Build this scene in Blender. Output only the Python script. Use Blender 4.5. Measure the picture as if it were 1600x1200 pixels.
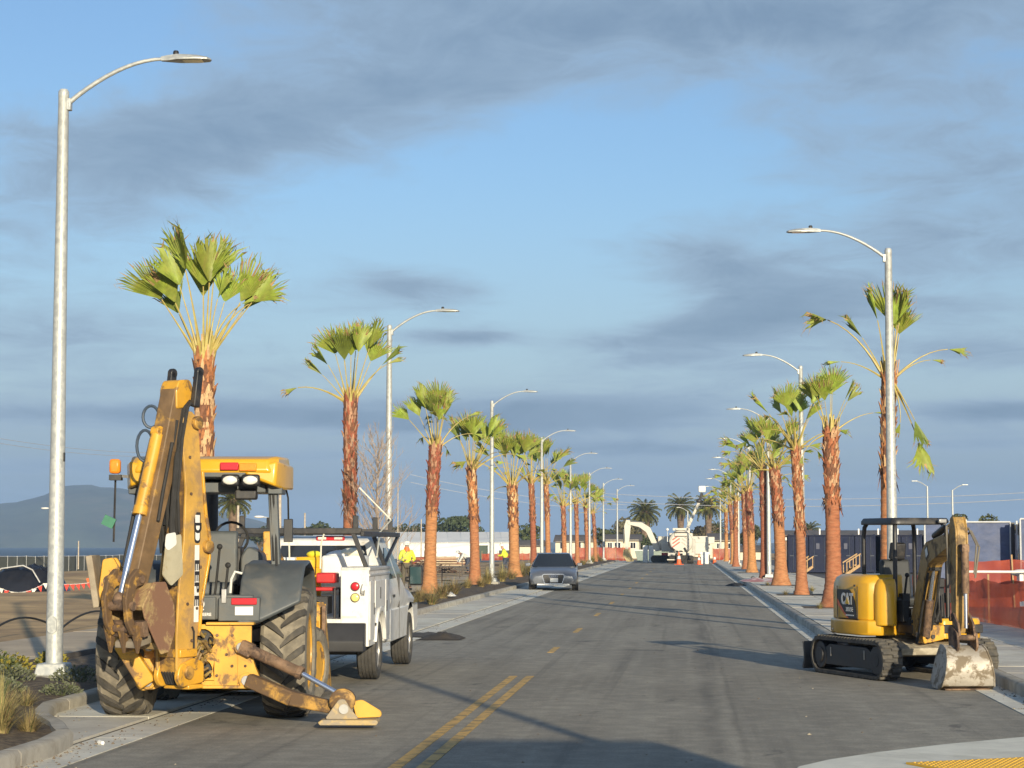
import bpy, bmesh, math, random
from mathutils import Vector, Matrix, Euler
R = math.radians
sc = bpy.context.scene
for o in list(bpy.data.objects):
    bpy.data.objects.remove(o)
C = sc.collection

# ------------------------------------------------------------------ camera
F_PX, VPX, VPY, CAM_H = 3230.0, 1070.0, 850.0, 1.9     # focal length in photo pixels, where the road vanishes, eye height
cam_d = bpy.data.cameras.new('camera')
cam = bpy.data.objects.new('camera', cam_d)
C.objects.link(cam)
cam_d.sensor_width = 36.0
cam_d.lens = 36.0 * F_PX / 1600.0
cam_d.clip_start = 0.5
cam_d.clip_end = 30000.0
_yaw = math.atan((VPX - 800.0) / F_PX)
_pitch = math.atan((VPY - 600.0) / math.hypot(F_PX, VPX - 800.0))
cam.location = (0, 0, CAM_H)
cam.rotation_euler = (R(90) + _pitch, 0, _yaw)
sc.camera = cam

# ------------------------------------------------------------------ sun, sky, exposure
SUN_EL, SUN_AZ = 12.3, 19.0            # the sun stands low behind the camera, a little to its right
SUN_DIR = Vector((math.sin(R(SUN_AZ)) * math.cos(R(SUN_EL)), -math.cos(R(SUN_AZ)) * math.cos(R(SUN_EL)), math.sin(R(SUN_EL))))
sun_d = bpy.data.lights.new('sun', 'SUN')
sun_d.energy = 5.0
sun_d.angle = R(0.55)
sun_d.color = (1.0, 0.87, 0.64)
sun = bpy.data.objects.new('sun', sun_d)
C.objects.link(sun)
sun.rotation_euler = (-SUN_DIR).to_track_quat('-Z', 'Y').to_euler()
sun.location = SUN_DIR * 300

sc.view_settings.view_transform = 'Standard'
sc.view_settings.look = 'None'
sc.view_settings.gamma = 1.0
sc.view_settings.use_curve_mapping = False
sc.view_settings.exposure = 0.45
sc.cycles.max_bounces = 6
sc.cycles.diffuse_bounces = 3
sc.cycles.glossy_bounces = 3
sc.cycles.transparent_max_bounces = 16
sc.cycles.volume_bounces = 0
sc.cycles.use_denoising = True

SKY_STRENGTH = 0.10
world = bpy.data.worlds.new('World')
sc.world = world
world.use_nodes = True


class NT:
    """small helper to write node trees as expressions"""
    def __init__(s, tree):
        s.t = tree
        s.t.nodes.clear()

    def n(s, kind, **kw):
        nd = s.t.nodes.new(kind)
        for k, v in kw.items():
            if k.startswith('i_'):
                key = k[2:]
                key = int(key) if key.isdigit() else key.replace('_', ' ')
                s.put(nd.inputs[key], v)
            else:
                setattr(nd, k, v)
        return nd

    def put(s, sock, v):
        if isinstance(v, bpy.types.NodeSocket):
            s.t.links.new(v, sock)
        elif isinstance(v, bpy.types.Node):
            s.t.links.new(v.outputs[0], sock)
        else:
            if isinstance(v, (tuple, list)) and len(v) == 3 and sock.type == 'RGBA':
                v = (*v, 1.0)
            sock.default_value = v

    def math(s, op, a, b=0.0, c=0.0, clamp=False):
        nd = s.t.nodes.new('ShaderNodeMath')
        nd.operation = op
        nd.use_clamp = clamp
        s.put(nd.inputs[0], a)
        s.put(nd.inputs[1], b)
        s.put(nd.inputs[2], c)
        return nd.outputs[0]

    def mix(s, f, a, b, blend='MIX'):
        nd = s.t.nodes.new('ShaderNodeMix')
        nd.data_type = 'RGBA'
        nd.blend_type = blend
        s.put(nd.inputs[0], f)
        s.put(nd.inputs[6], a)
        s.put(nd.inputs[7], b)
        return nd.outputs[2]

    def noise(s, vec, scale, detail=4.0, rough=0.55, dist=0.0):
        nd = s.n('ShaderNodeTexNoise', i_Scale=scale, i_Detail=detail, i_Roughness=rough, i_Distortion=dist)
        if vec is not None:
            s.put(nd.inputs['Vector'], vec)
        return nd.outputs['Fac']

    def ramp(s, x, lo, hi, a=0.0, b=1.0, smooth=True):
        nd = s.t.nodes.new('ShaderNodeMapRange')
        nd.interpolation_type = 'SMOOTHSTEP' if smooth else 'LINEAR'
        s.put(nd.inputs[0], x)
        nd.inputs[1].default_value = lo
        nd.inputs[2].default_value = hi
        nd.inputs[3].default_value = a
        nd.inputs[4].default_value = b
        return nd.outputs[0]

    def vec(s, x, y, z):
        nd = s.t.nodes.new('ShaderNodeCombineXYZ')
        s.put(nd.inputs[0], x)
        s.put(nd.inputs[1], y)
        s.put(nd.inputs[2], z)
        return nd.outputs[0]


def build_sky():
    g = NT(world.node_tree)
    out = g.n('ShaderNodeOutputWorld')
    bg = g.n('ShaderNodeBackground', i_Strength=SKY_STRENGTH)
    g.t.links.new(bg.outputs[0], out.inputs['Surface'])
    sky = g.n('ShaderNodeTexSky', sky_type='NISHITA')
    sky.sun_disc = False
    sky.sun_elevation = R(SUN_EL)
    sky.sun_rotation = R(180 - SUN_AZ)
    sky.air_density = 1.0
    sky.dust_density = 1.2
    sky.ozone_density = 1.6
    tc = g.n('ShaderNodeTexCoord')
    sep = g.n('ShaderNodeSeparateXYZ', i_Vector=tc.outputs['Generated'])
    x, y, z = sep.outputs
    az = g.math('ARCTAN2', x, y)                       # azimuth from the road's direction, radians
    el = g.math('ARCSINE', z)
    el0 = g.math('MAXIMUM', el, 0.0)
    # cloud layer in (azimuth, elevation), flattened towards the horizon as a layer overhead is
    squash = g.math('DIVIDE', el0, g.math('ADD', el0, 0.22))
    p1 = g.vec(g.math('MULTIPLY', az, 3.6), g.math('MULTIPLY', squash, 9.5), 3.7)
    p2 = g.vec(g.math('MULTIPLY', az, 11.0), g.math('MULTIPLY', squash, 24.0), 1.3)
    n1 = g.noise(p1, 1.5, 7.0, 0.55, 0.35)
    n2 = g.noise(p2, 1.6, 8.0, 0.66, 0.9)
    dens = g.math('ADD', g.math('MULTIPLY', n1, 0.62), g.math('MULTIPLY', n2, 0.38))

    def blob(px, py, sx, sy, rot, amt):
        a0, e0 = (px - VPX) / F_PX, (VPY - py) / F_PX
        da = g.math('SUBTRACT', az, a0)
        de = g.math('SUBTRACT', el, e0)
        c, s_ = math.cos(R(rot)), math.sin(R(rot))
        u = g.math('ADD', g.math('MULTIPLY', da, c), g.math('MULTIPLY', de, s_))
        v = g.math('SUBTRACT', g.math('MULTIPLY', de, c), g.math('MULTIPLY', da, s_))
        q = g.math('ADD', g.math('POWER', g.math('ABSOLUTE', g.math('DIVIDE', u, sx / F_PX)), 2.0),
                   g.math('POWER', g.math('ABSOLUTE', g.math('DIVIDE', v, sy / F_PX)), 2.0))
        return g.math('MULTIPLY', g.math('EXPONENT', g.math('MULTIPLY', q, -1.0)), amt)
    for b in BLOBS:
        dens = g.math('ADD', dens, blob(*b))
    haze_low = g.ramp(el, 0.0, 0.05, 0.03, 0.0)
    dens = g.math('ADD', dens, haze_low)
    cover = g.ramp(dens, 0.44, 0.72)
    thick = g.ramp(dens, 0.56, 0.90)
    # billows inside the banks and pale edges where the layer thins
    p3 = g.vec(g.math('MULTIPLY', az, 15.0), g.math('MULTIPLY', el, 26.0), 6.1)
    n3 = g.noise(p3, 1.0, 9.0, 0.62, 0.5)
    thick = g.math('ADD', g.math('MULTIPLY', thick, 0.72), g.math('MULTIPLY', g.math('SUBTRACT', n3, 0.36), g.math('MULTIPLY', thick, 0.95)), clamp=True)
    ccol = g.mix(thick, CLOUD_THIN, CLOUD_THICK)
    base = g.mix(1.0, sky.outputs[0], SKY_TINT, 'MULTIPLY')
    low = g.ramp(el, 0.02, 0.19, 1.0, 0.0)
    base = g.mix(g.math('MULTIPLY', low, 0.8), base, MID_SKY)
    base = g.mix(g.math('MULTIPLY', g.ramp(el, 0.0, 0.085, 1.0, 0.0), 0.9), base, LOW_SKY)
    col = g.mix(g.math('MULTIPLY', cover, 0.88), base, ccol)
    g.put(bg.inputs['Color'], col)


# cloud colours and the larger cloud banks: (photo x, photo y, half length, half height, tilt, amount) as directions
CLOUD_THIN = (2.45, 3.3, 4.3)
CLOUD_THICK = (1.34, 2.00, 2.88)
SKY_TINT = (0.80, 0.95, 1.16)
LOW_SKY = (1.62, 2.32, 3.12)
MID_SKY = (3.1, 3.95, 4.8)
BLOBS = [
    (540, 150, 560, 140, 13, 0.23), (200, 270, 240, 100, 18, 0.16), (1250, 60, 420, 80, 6, 0.20), (1050, 20, 400, 60, 0, 0.12),
    (1110, 420, 170, 60, -8, 0.30), (1080, 525, 170, 40, 5, 0.24), (1480, 400, 240, 100, 12, 0.20), (1250, 480, 160, 40, 8, 0.16), (650, 450, 150, 32, -4, 0.30),
    (710, 528, 110, 14, -2, 0.24), (900, 648, 210, 30, 1, 0.40), (970, 702, 190, 15, 0, 0.34), (700, 668, 160, 12, 0, 0.22), (820, 735, 260, 14, 0, 0.22), (1560, 648, 150, 18, 0, 0.30), (1520, 700, 200, 12, 0, 0.22), (1540, 560, 200, 26, -3, 0.18), (280, 648, 300, 20, 1, 0.28), (140, 735, 200, 16, 0, 0.2), (420, 715, 200, 10, 0, 0.16), (1200, 770, 300, 14, 0, 0.18), (250, 590, 330, 30, 0, 0.14), (120, 520, 260, 36, 3, 0.12), (420, 655, 240, 22, 0, 0.16), (720, 590, 200, 40, 0, -0.12), (900, 480, 200, 50, 0, -0.10), (1350, 620, 240, 30, 0, -0.10), (1500, 660, 200, 30, 0, 0.12),
    (120, 60, 160, 110, 0, -0.22), (760, 330, 330, 90, 10, -0.22), (1000, 210, 300, 90, 8, -0.16), (1420, 190, 320, 110, 0, 0.13), (500, 300, 200, 80, 0, -0.10),
]
build_sky()

# ------------------------------------------------------------------ materials
MATS = {}


def mat(name, col, rough=0.6, metal=0.0, var=0.18, scale=5.0, col2=None, amt=0.4, scale2=3.0, soft=0.12, bump=0.0, bscale=60.0,
        stretch=(1, 1, 1), spec=0.5, coat=0.0, trans=0.0, rnd=0.0, world_space=False):
    """procedural principled material: base colour with mottling, an optional second colour in patches (dirt, rust, wear), fine relief"""
    if name in MATS:
        return MATS[name]
    m = bpy.data.materials.new(name)
    m.use_nodes = True
    g = NT(m.node_tree)
    out = g.n('ShaderNodeOutputMaterial')
    b = g.n('ShaderNodeBsdfPrincipled', i_Roughness=rough, i_Metallic=metal)
    b.inputs['Specular IOR Level'].default_value = spec
    b.inputs['Coat Weight'].default_value = coat
    b.inputs['Coat Roughness'].default_value = 0.12
    tc = g.n('ShaderNodeTexCoord')
    src = tc.outputs['Object']
    if world_space:
        src = g.n('ShaderNodeNewGeometry').outputs['Position']
    mp = g.n('ShaderNodeMapping', i_Vector=src, i_Scale=stretch)
    v = mp.outputs[0]
    n1 = g.noise(v, scale, 5.0, 0.6)
    f = g.ramp(n1, 0.25, 0.75)
    c = g.mix(f, tuple(k * (1 - var) for k in col), tuple(min(1, k * (1 + var)) for k in col))
    if col2 is not None:
        n2 = g.noise(v, scale2, 8.0, 0.68, 0.4)
        t = 0.5 + (0.5 - amt) * 0.5
        f2 = g.ramp(n2, t - soft * 0.5, t + soft * 0.5)
        c = g.mix(f2, c, col2)
        g.put(b.inputs['Roughness'], g.ramp(f2, 0, 1, rough, min(1.0, rough + 0.25)))
    if rnd > 0:
        oi = g.n('ShaderNodeObjectInfo')
        hs = g.n('ShaderNodeHueSaturation', i_Color=c)
        g.put(hs.inputs['Hue'], g.ramp(oi.outputs['Random'], 0, 1, 0.5 - rnd * 0.08, 0.5 + rnd * 0.06, False))
        g.put(hs.inputs['Value'], g.ramp(oi.outputs['Random'], 0, 1, 1 - rnd, 1 + rnd, False))
        c = hs.outputs[0]
    g.put(b.inputs['Base Color'], c)
    if bump > 0:
        nb = g.noise(v, bscale, 4.0, 0.6)
        bp = g.n('ShaderNodeBump', i_Strength=bump, i_Distance=0.02, i_Height=nb)
        g.put(b.inputs['Normal'], bp)
    sh = b.outputs[0]
    if trans > 0:
        tr = g.n('ShaderNodeBsdfTranslucent', i_Color=c)
        ms = g.n('ShaderNodeMixShader', i_0=trans)
        g.t.links.new(sh, ms.inputs[1])
        g.t.links.new(tr.outputs[0], ms.inputs[2])
        sh = ms.outputs[0]
    g.t.links.new(sh, out.inputs['Surface'])
    MATS[name] = m
    return m


def glass_mat(name, col, rough=0.05, alpha=0.0):
    m = bpy.data.materials.new(name)
    m.use_nodes = True
    b = m.node_tree.nodes['Principled BSDF']
    b.inputs['Base Color'].default_value = (*col, 1)
    b.inputs['Roughness'].default_value = rough
    b.inputs['Specular IOR Level'].default_value = 0.8
    b.inputs['Transmission Weight'].default_value = alpha
    MATS[name] = m
    return m


# ------------------------------------------------------------------ mesh builder
def children_of(o):
    return list(o.children)


class MB:
    def __init__(s, T=None):
        s.v, s.f, s.m, s.k = [], [], [], 0
        s.T = T or Matrix.Identity(4)

    def add(s, vs, fs):
        b = len(s.v)
        T = s.T
        s.v += [tuple(T @ Vector(p)) for p in vs]
        s.f += [tuple(i + b for i in q) for q in fs]
        s.m += [s.k] * len(fs)
        return s

    def mi(s, k):
        s.k = k
        return s

    def box(s, c, d, rot=(0, 0, 0), top=None):
        """top = (sx, sy) scales the upper face"""
        E = Euler(rot).to_matrix()
        tx, ty = top or (1, 1)
        vs = []
        for z in (-1, 1):
            fx, fy = (tx, ty) if z > 0 else (1, 1)
            for x, y in ((-1, -1), (1, -1), (1, 1), (-1, 1)):
                vs.append(Vector(c) + E @ Vector((x * d[0] * fx / 2, y * d[1] * fy / 2, z * d[2] / 2)))
        s.add(vs, [(0, 3, 2, 1), (4, 5, 6, 7), (0, 1, 5, 4), (1, 2, 6, 5), (2, 3, 7, 6), (3, 0, 4, 7)])
        return s

    def bar(s, a, b, w, h, up=(0, 0, 1), w2=None, h2=None):
        """rectangular bar from a to b, w across, h along up"""
        a, b = Vector(a), Vector(b)
        t = (b - a).normalized()
        sd = t.cross(Vector(up))
        if sd.length < 1e-5:
            sd = t.cross(Vector((0, 1, 0)))
        sd.normalize()
        u = sd.cross(t)
        vs = []
        for p, ww, hh in ((a, w, h), (b, w2 or w, h2 or h)):
            for i, j in ((-1, -1), (1, -1), (1, 1), (-1, 1)):
                vs.append(p + sd * (i * ww / 2) + u * (j * hh / 2))
        s.add(vs, [(0, 3, 2, 1), (4, 5, 6, 7), (0, 1, 5, 4), (1, 2, 6, 5), (2, 3, 7, 6), (3, 0, 4, 7)])
        return s

    def tube(s, pts, r, n=8, cap=True):
        pts = [Vector(p) for p in pts]
        rs = r if isinstance(r, (list, tuple)) else [r] * len(pts)
        t0 = (pts[1] - pts[0]).normalized()
        ref = Vector((0, 0, 1)) if abs(t0.z) < 0.9 else Vector((1, 0, 0))
        nrm = t0.cross(ref).normalized()
        vs, fs = [], []
        for i, p in enumerate(pts):
            t = (pts[min(i + 1, len(pts) - 1)] - pts[max(i - 1, 0)]).normalized()
            nrm = (nrm - t * nrm.dot(t)).normalized()
            bi = t.cross(nrm)
            for k in range(n):
                a = 2 * math.pi * k / n
                vs.append(p + (nrm * math.cos(a) + bi * math.sin(a)) * rs[i])
        for i in range(len(pts) - 1):
            for k in range(n):
                fs.append((i * n + k, i * n + (k + 1) % n, (i + 1) * n + (k + 1) % n, (i + 1) * n + k))
        if cap:
            fs.append(tuple(range(n - 1, -1, -1)))
            fs.append(tuple(range((len(pts) - 1) * n, len(pts) * n)))
        s.add(vs, fs)
        return s

    def cyl(s, a, b, r, n=16, r2=None):
        return s.tube([a, b], [r, r if r2 is None else r2], n)

    def prism(s, poly, axis, t0, t1):
        """polygon extruded along an axis: 'x' (t,a,b), 'y' (a,t,b), 'z' (a,b,t)"""
        def P(a, b, t):
            return (t, a, b) if axis == 'x' else (a, t, b) if axis == 'y' else (a, b, t)
        n = len(poly)
        vs = [P(a, b, t0) for a, b in poly] + [P(a, b, t1) for a, b in poly]
        fs = [tuple(range(n)), tuple(range(2 * n - 1, n - 1, -1))]
        fs += [(i, i + n, (i + 1) % n + n, (i + 1) % n) for i in range(n)]
        s.add(vs, fs)
        return s

    def lathe(s, prof, c=(0, 0, 0), axis='z', n=24, close=True):
        """prof = (radius, height) pairs turned about an axis through c"""
        vs, fs = [], []
        for r, h in prof:
            for k in range(n):
                a = 2 * math.pi * k / n
                p, q = r * math.cos(a), r * math.sin(a)
                vs.append((c[0] + h, c[1] + p, c[2] + q) if axis == 'x' else (c[0] + p, c[1] + h, c[2] + q) if axis == 'y' else (c[0] + p, c[1] + q, c[2] + h))
        for i in range(len(prof) - 1):
            for k in range(n):
                fs.append((i * n + k, i * n + (k + 1) % n, (i + 1) * n + (k + 1) % n, (i + 1) * n + k))
        if close:
            if prof[0][0] > 1e-4:
                fs.append(tuple(range(n - 1, -1, -1)))
            if prof[-1][0] > 1e-4:
                fs.append(tuple(range((len(prof) - 1) * n, len(prof) * n)))
        s.add(vs, fs)
        return s

    def ball(s, c, r, n=12, m=8):
        rx, ry, rz = r if isinstance(r, (tuple, list)) else (r, r, r)
        vs, fs = [], []
        for i in range(m + 1):
            th = math.pi * i / m
            for k in range(n):
                a = 2 * math.pi * k / n
                vs.append((c[0] + rx * math.sin(th) * math.cos(a), c[1] + ry * math.sin(th) * math.sin(a), c[2] + rz * math.cos(th)))
        for i in range(m):
            for k in range(n):
                fs.append((i * n + k, (i + 1) * n + k, (i + 1) * n + (k + 1) % n, i * n + (k + 1) % n))
        s.add(vs, fs)
        return s

    def loft(s, secs, cap=True):
        """sections: equal-length closed rings of 3-D points"""
        n = len(secs[0])
        vs = [p for r in secs for p in r]
        fs = []
        for i in range(len(secs) - 1):
            for k in range(n):
                fs.append((i * n + k, i * n + (k + 1) % n, (i + 1) * n + (k + 1) % n, (i + 1) * n + k))
        if cap:
            fs.append(tuple(range(n - 1, -1, -1)))
            fs.append(tuple(range((len(secs) - 1) * n, len(secs) * n)))
        s.add(vs, fs)
        return s

    def mesh(s, name, mats, smooth=True, ang=38, fix=True):
        me = bpy.data.meshes.new(name)
        me.from_pydata(s.v, [], s.f)
        for m in (mats if isinstance(mats, (list, tuple)) else [mats]):
            me.materials.append(m)
        if s.m and max(s.m) > 0:
            me.polygons.foreach_set('material_index', s.m)
        if fix:
            bm = bmesh.new()
            bm.from_mesh(me)
            bmesh.ops.remove_doubles(bm, verts=bm.verts, dist=1e-5)
            bmesh.ops.recalc_face_normals(bm, faces=bm.faces)
            bm.to_mesh(me)
            bm.free()
        if smooth:
            me.shade_smooth()
            me.set_sharp_from_angle(angle=R(ang))
        me.update()
        return me

    def build(s, name, mats, parent=None, loc=None, bevel=0.0, smooth=True, ang=38, fix=True, seg=2):
        o = bpy.data.objects.new(name, s.mesh(name, mats, smooth, ang, fix))
        C.objects.link(o)
        if parent is not None:
            o.parent = parent
        if loc is not None:
            o.location = loc
        if bevel > 0:
            md = o.modifiers.new('edge', 'BEVEL')
            md.width = bevel
            md.segments = seg
            md.limit_method = 'ANGLE'
            md.angle_limit = R(40)
        return o


def tag(o, label, cat, group=None, kind=None):
    o['label'] = label
    o['category'] = cat
    if group:
        o['group'] = group
    if kind:
        o['kind'] = kind
    return o


def thing(name, label, cat, loc=(0, 0, 0), rz=0.0, group=None):
    o = bpy.data.objects.new(name, None)
    o.empty_display_size = 0.2
    C.objects.link(o)
    o.location = loc
    o.rotation_euler = (0, 0, rz)
    return tag(o, label, cat, group)


def struct(o):
    o['kind'] = 'structure'
    return o


def copy_thing(src, loc, rz, label, group=None, scale=None):
    r = src.copy()
    C.objects.link(r)
    r.location = loc
    r.rotation_euler = (0, 0, rz)
    r['label'] = label
    if group:
        r['group'] = group
    if scale:
        r.scale = scale
    for ch in children_of(src):
        c = ch.copy()
        C.objects.link(c)
        c.parent = r
        for gch in children_of(ch):
            d = gch.copy()
            C.objects.link(d)
            d.parent = c
    return r


def inst(me, name, parent=None, loc=(0, 0, 0), rot=(0, 0, 0), scale=None):
    o = bpy.data.objects.new(name, me)
    C.objects.link(o)
    if parent is not None:
        o.parent = parent
    o.location = loc
    o.rotation_euler = rot
    if scale:
        o.scale = scale if isinstance(scale, (tuple, list)) else (scale,) * 3
    return o


def text(body, name, size, m, parent, loc, rot, bold=0.0, extrude=0.002, align='CENTER', sx=1.0):
    cu = bpy.data.curves.new(name, 'FONT')
    cu.body = body
    cu.size = size
    cu.offset = bold
    cu.extrude = extrude
    cu.align_x = align
    cu.align_y = 'CENTER'
    cu.materials.append(m)
    tmp = bpy.data.objects.new('tmp', cu)
    C.objects.link(tmp)
    me = bpy.data.meshes.new_from_object(tmp)
    bpy.data.objects.remove(tmp)
    o = bpy.data.objects.new(name, me)
    C.objects.link(o)
    o.parent = parent
    o.location = loc
    o.rotation_euler = rot
    o.scale = (sx, 1, 1)
    return o


def arc(c, r, a0, a1, n):
    return [(c[0] + r * math.cos(R(a0 + (a1 - a0) * i / n)), c[1] + r * math.sin(R(a0 + (a1 - a0) * i / n))) for i in range(n + 1)]


def gx(px, Y):
    """sideways position of something seen at photo column px and lying Y metres down the road"""
    return (px - VPX) / F_PX * Y


def gz(py, Y):
    return CAM_H + (VPY - py) / F_PX * Y


def smooth01(x):
    x = max(0.0, min(1.0, x))
    return x * x * (3 - 2 * x)


# palette
white_paint = mat('white_paint', (0.72, 0.71, 0.67), 0.35, var=0.06, col2=(0.47, 0.42, 0.34), amt=0.26, scale2=4, soft=0.3, coat=0.3)
white_plain = mat('white_plain', (0.72, 0.71, 0.67), 0.5, var=0.06, scale=3)
galv = mat('galvanised_steel', (0.43, 0.445, 0.43), 0.42, metal=0.35, var=0.12, scale=9, col2=(0.52, 0.53, 0.50), amt=0.45, scale2=14, soft=0.2)
yellow = mat('machine_yellow', (0.60, 0.315, 0.03), 0.45, var=0.16, scale=3, col2=(0.19, 0.11, 0.045), amt=0.36, scale2=4.5, soft=0.10, bump=0.05, coat=0.15)
yellow_worn = mat('worn_yellow', (0.45, 0.25, 0.05), 0.55, var=0.25, scale=6, col2=(0.11, 0.065, 0.032), amt=0.62, scale2=4.0, soft=0.16, bump=0.10)
yellow_clean = mat('clean_yellow', (0.62, 0.335, 0.018), 0.32, var=0.06, scale=3, col2=(0.25, 0.15, 0.06), amt=0.14, scale2=5, soft=0.15, coat=0.35)
rust = mat('rusty_steel', (0.20, 0.125, 0.075), 0.7, metal=0.2, var=0.35, scale=8, col2=(0.09, 0.06, 0.045), amt=0.45, scale2=5, bump=0.15)
bucket_steel = mat('bucket_steel', (0.43, 0.39, 0.33), 0.55, metal=0.25, var=0.2, scale=5, col2=(0.20, 0.16, 0.11), amt=0.46, scale2=5, bump=0.1)
chrome = mat('chrome_rod', (0.60, 0.65, 0.75), 0.22, metal=0.9, var=0.05)
black = mat('black_paint', (0.018, 0.018, 0.02), 0.45, var=0.2, scale=6, col2=(0.07, 0.06, 0.05), amt=0.3, scale2=4, soft=0.3)
rubber_black = mat('black_rubber', (0.022, 0.021, 0.02), 0.75, var=0.25, scale=10)
tyre_dusty = mat('dusty_tyre', (0.23, 0.20, 0.15), 0.88, var=0.3, scale=7, col2=(0.13, 0.115, 0.09), amt=0.42, scale2=5, soft=0.3, bump=0.15)
tyre_road = mat('road_tyre', (0.05, 0.047, 0.043), 0.8, var=0.25, scale=9, col2=(0.10, 0.09, 0.075), amt=0.3, scale2=6, soft=0.3)
grey_plastic = mat('grey_plastic', (0.075, 0.085, 0.09), 0.5, var=0.15, scale=4, col2=(0.13, 0.125, 0.11), amt=0.35, scale2=3, soft=0.3)
red_lens = mat('red_lens', (0.50, 0.02, 0.03), 0.25, var=0.1, scale=30)
orange_lens = mat('orange_lens', (0.80, 0.25, 0.02), 0.25, var=0.1, scale=30)
clear_lens = mat('clear_lens', (0.80, 0.78, 0.70), 0.15, var=0.15, scale=30, metal=0.2)
yellow_lens = mat('pale_lens', (0.75, 0.62, 0.20), 0.25, var=0.06, scale=30)
red_paint = mat('red_paint', (0.45, 0.02, 0.02), 0.4, var=0.1, scale=6)
steel = mat('bare_steel', (0.42, 0.41, 0.39), 0.35, metal=0.7, var=0.15)
dark_glass = glass_mat('dark_glass', (0.02, 0.024, 0.03), 0.06)
blue_glass = glass_mat('mirror_glass', (0.03, 0.06, 0.065), 0.08)

# ================================================================== THE SETTING
rs = random.Random(7)


def lerp_table(tab, y):
    if y <= tab[0][0]:
        return tab[0][1]
    for (a, xa), (b, xb) in zip(tab, tab[1:]):
        if y <= b:
            t = (y - a) / (b - a)
            return xa + (xb - xa) * (t * t * (3 - 2 * t))
    return tab[-1][1]


LEFT_KERB = [(-40, -5.62), (18.3, -5.62), (19.0, -5.70), (19.8, -5.95), (20.6, -6.33), (21.5, -6.70), (22.6, -6.92), (25, -6.98), (400, -6.98)]
RIGHT_KERB = [(17.4, 0.9), (18.3, 1.15), (19.6, 2.05), (20.9, 3.15), (20.95, 4.15), (24.0, 4.15), (30.0, 4.15), (33.0, 3.75), (37.0, 2.82), (40.0, 2.70), (400, 2.72)]
ROAD_END = 224.0


def kl(y):
    return lerp_table(LEFT_KERB, y)


def kr(y):
    return lerp_table(RIGHT_KERB, y)


def gutter_r(y):
    return lerp_table([(20, 0.42), (30, 0.42), (40, 0.3), (400, 0.3)], y)


def ground_z(x, y):
    from mathutils import noise
    if -12.45 < x < 9.05 and y < 235.5:
        return -0.07
    z = 0.05
    n = noise.noise(Vector((x * 0.07, y * 0.045, 0.3)))
    n2 = noise.noise(Vector((x * 0.35, y * 0.25, 5.3)))
    if x < -12.45:
        e = smooth01((-12.45 - x) / 6)
        z += e * (0.22 * n + 0.07 * n2)
        z -= smooth01((-x - 14) / 25) * smooth01((y - 85) / 110) * 1.6
        z += 1.0 * math.exp(-(((x + 45) / 7) ** 2 + ((y - 168) / 25) ** 2))      # heap of graded soil before the fence
        z += 0.5 * math.exp(-(((x + 30) / 5) ** 2 + ((y - 105) / 9) ** 2))
    else:
        z += 0.06 * n
    z -= 6.2 * smooth01((y - 395) / 60)
    z -= 6.0 * smooth01((abs(x) - 380) / 200)
    return z


# ---- bare earth, one sheet
dirt = mat('bare_earth', (0.54, 0.355, 0.155), 0.95, var=0.28, scale=0.5, col2=(0.27, 0.17, 0.08), amt=0.46, scale2=0.16, soft=0.25, bump=0.6, bscale=3.0, world_space=True)
xs = sorted(set([-600, -480, -380, -300, -240, -200, -165, -140, -120, -105] + [-94 + 3 * i for i in range(28)] + [-12.5, -12.4, 9.0, 9.1, 12, 16, 22, 30, 40, 55, 75, 100, 140, 200, 300, 420, 600]))
ys = sorted(set([-220, -120, -60, -20, 0, 10] + [20 + 3.5 * i for i in range(62)] + [235, 236] + [250 + 14 * i for i in range(18)]))
mb = MB()
vs = [(x, y, ground_z(x, y)) for y in ys for x in xs]
nx = len(xs)
mb.add(vs, [(j * nx + i, j * nx + i + 1, (j + 1) * nx + i + 1, (j + 1) * nx + i) for j in range(len(ys) - 1) for i in range(nx - 1)])
struct(mb.build('ground', dirt, fix=False, ang=60))

# ---- bay water and the far hill
water_m = mat('bay_water', (0.028, 0.042, 0.052), 0.5, spec=0.15, var=0.2, scale=0.02, bump=0.25, bscale=0.6, stretch=(1, 3, 1), world_space=True)
mb = MB()
mb.add([(-9000, 300, -4.6), (9000, 300, -4.6), (9000, 9000, -4.6), (-9000, 9000, -4.6)], [(0, 1, 2, 3)])
struct(mb.build('water', water_m))

hill_m = mat('hill_scrub', (0.055, 0.065, 0.035), 0.95, var=0.5, scale=0.01, col2=(0.15, 0.12, 0.07), amt=0.35, scale2=0.006, soft=0.2, world_space=True)


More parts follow.
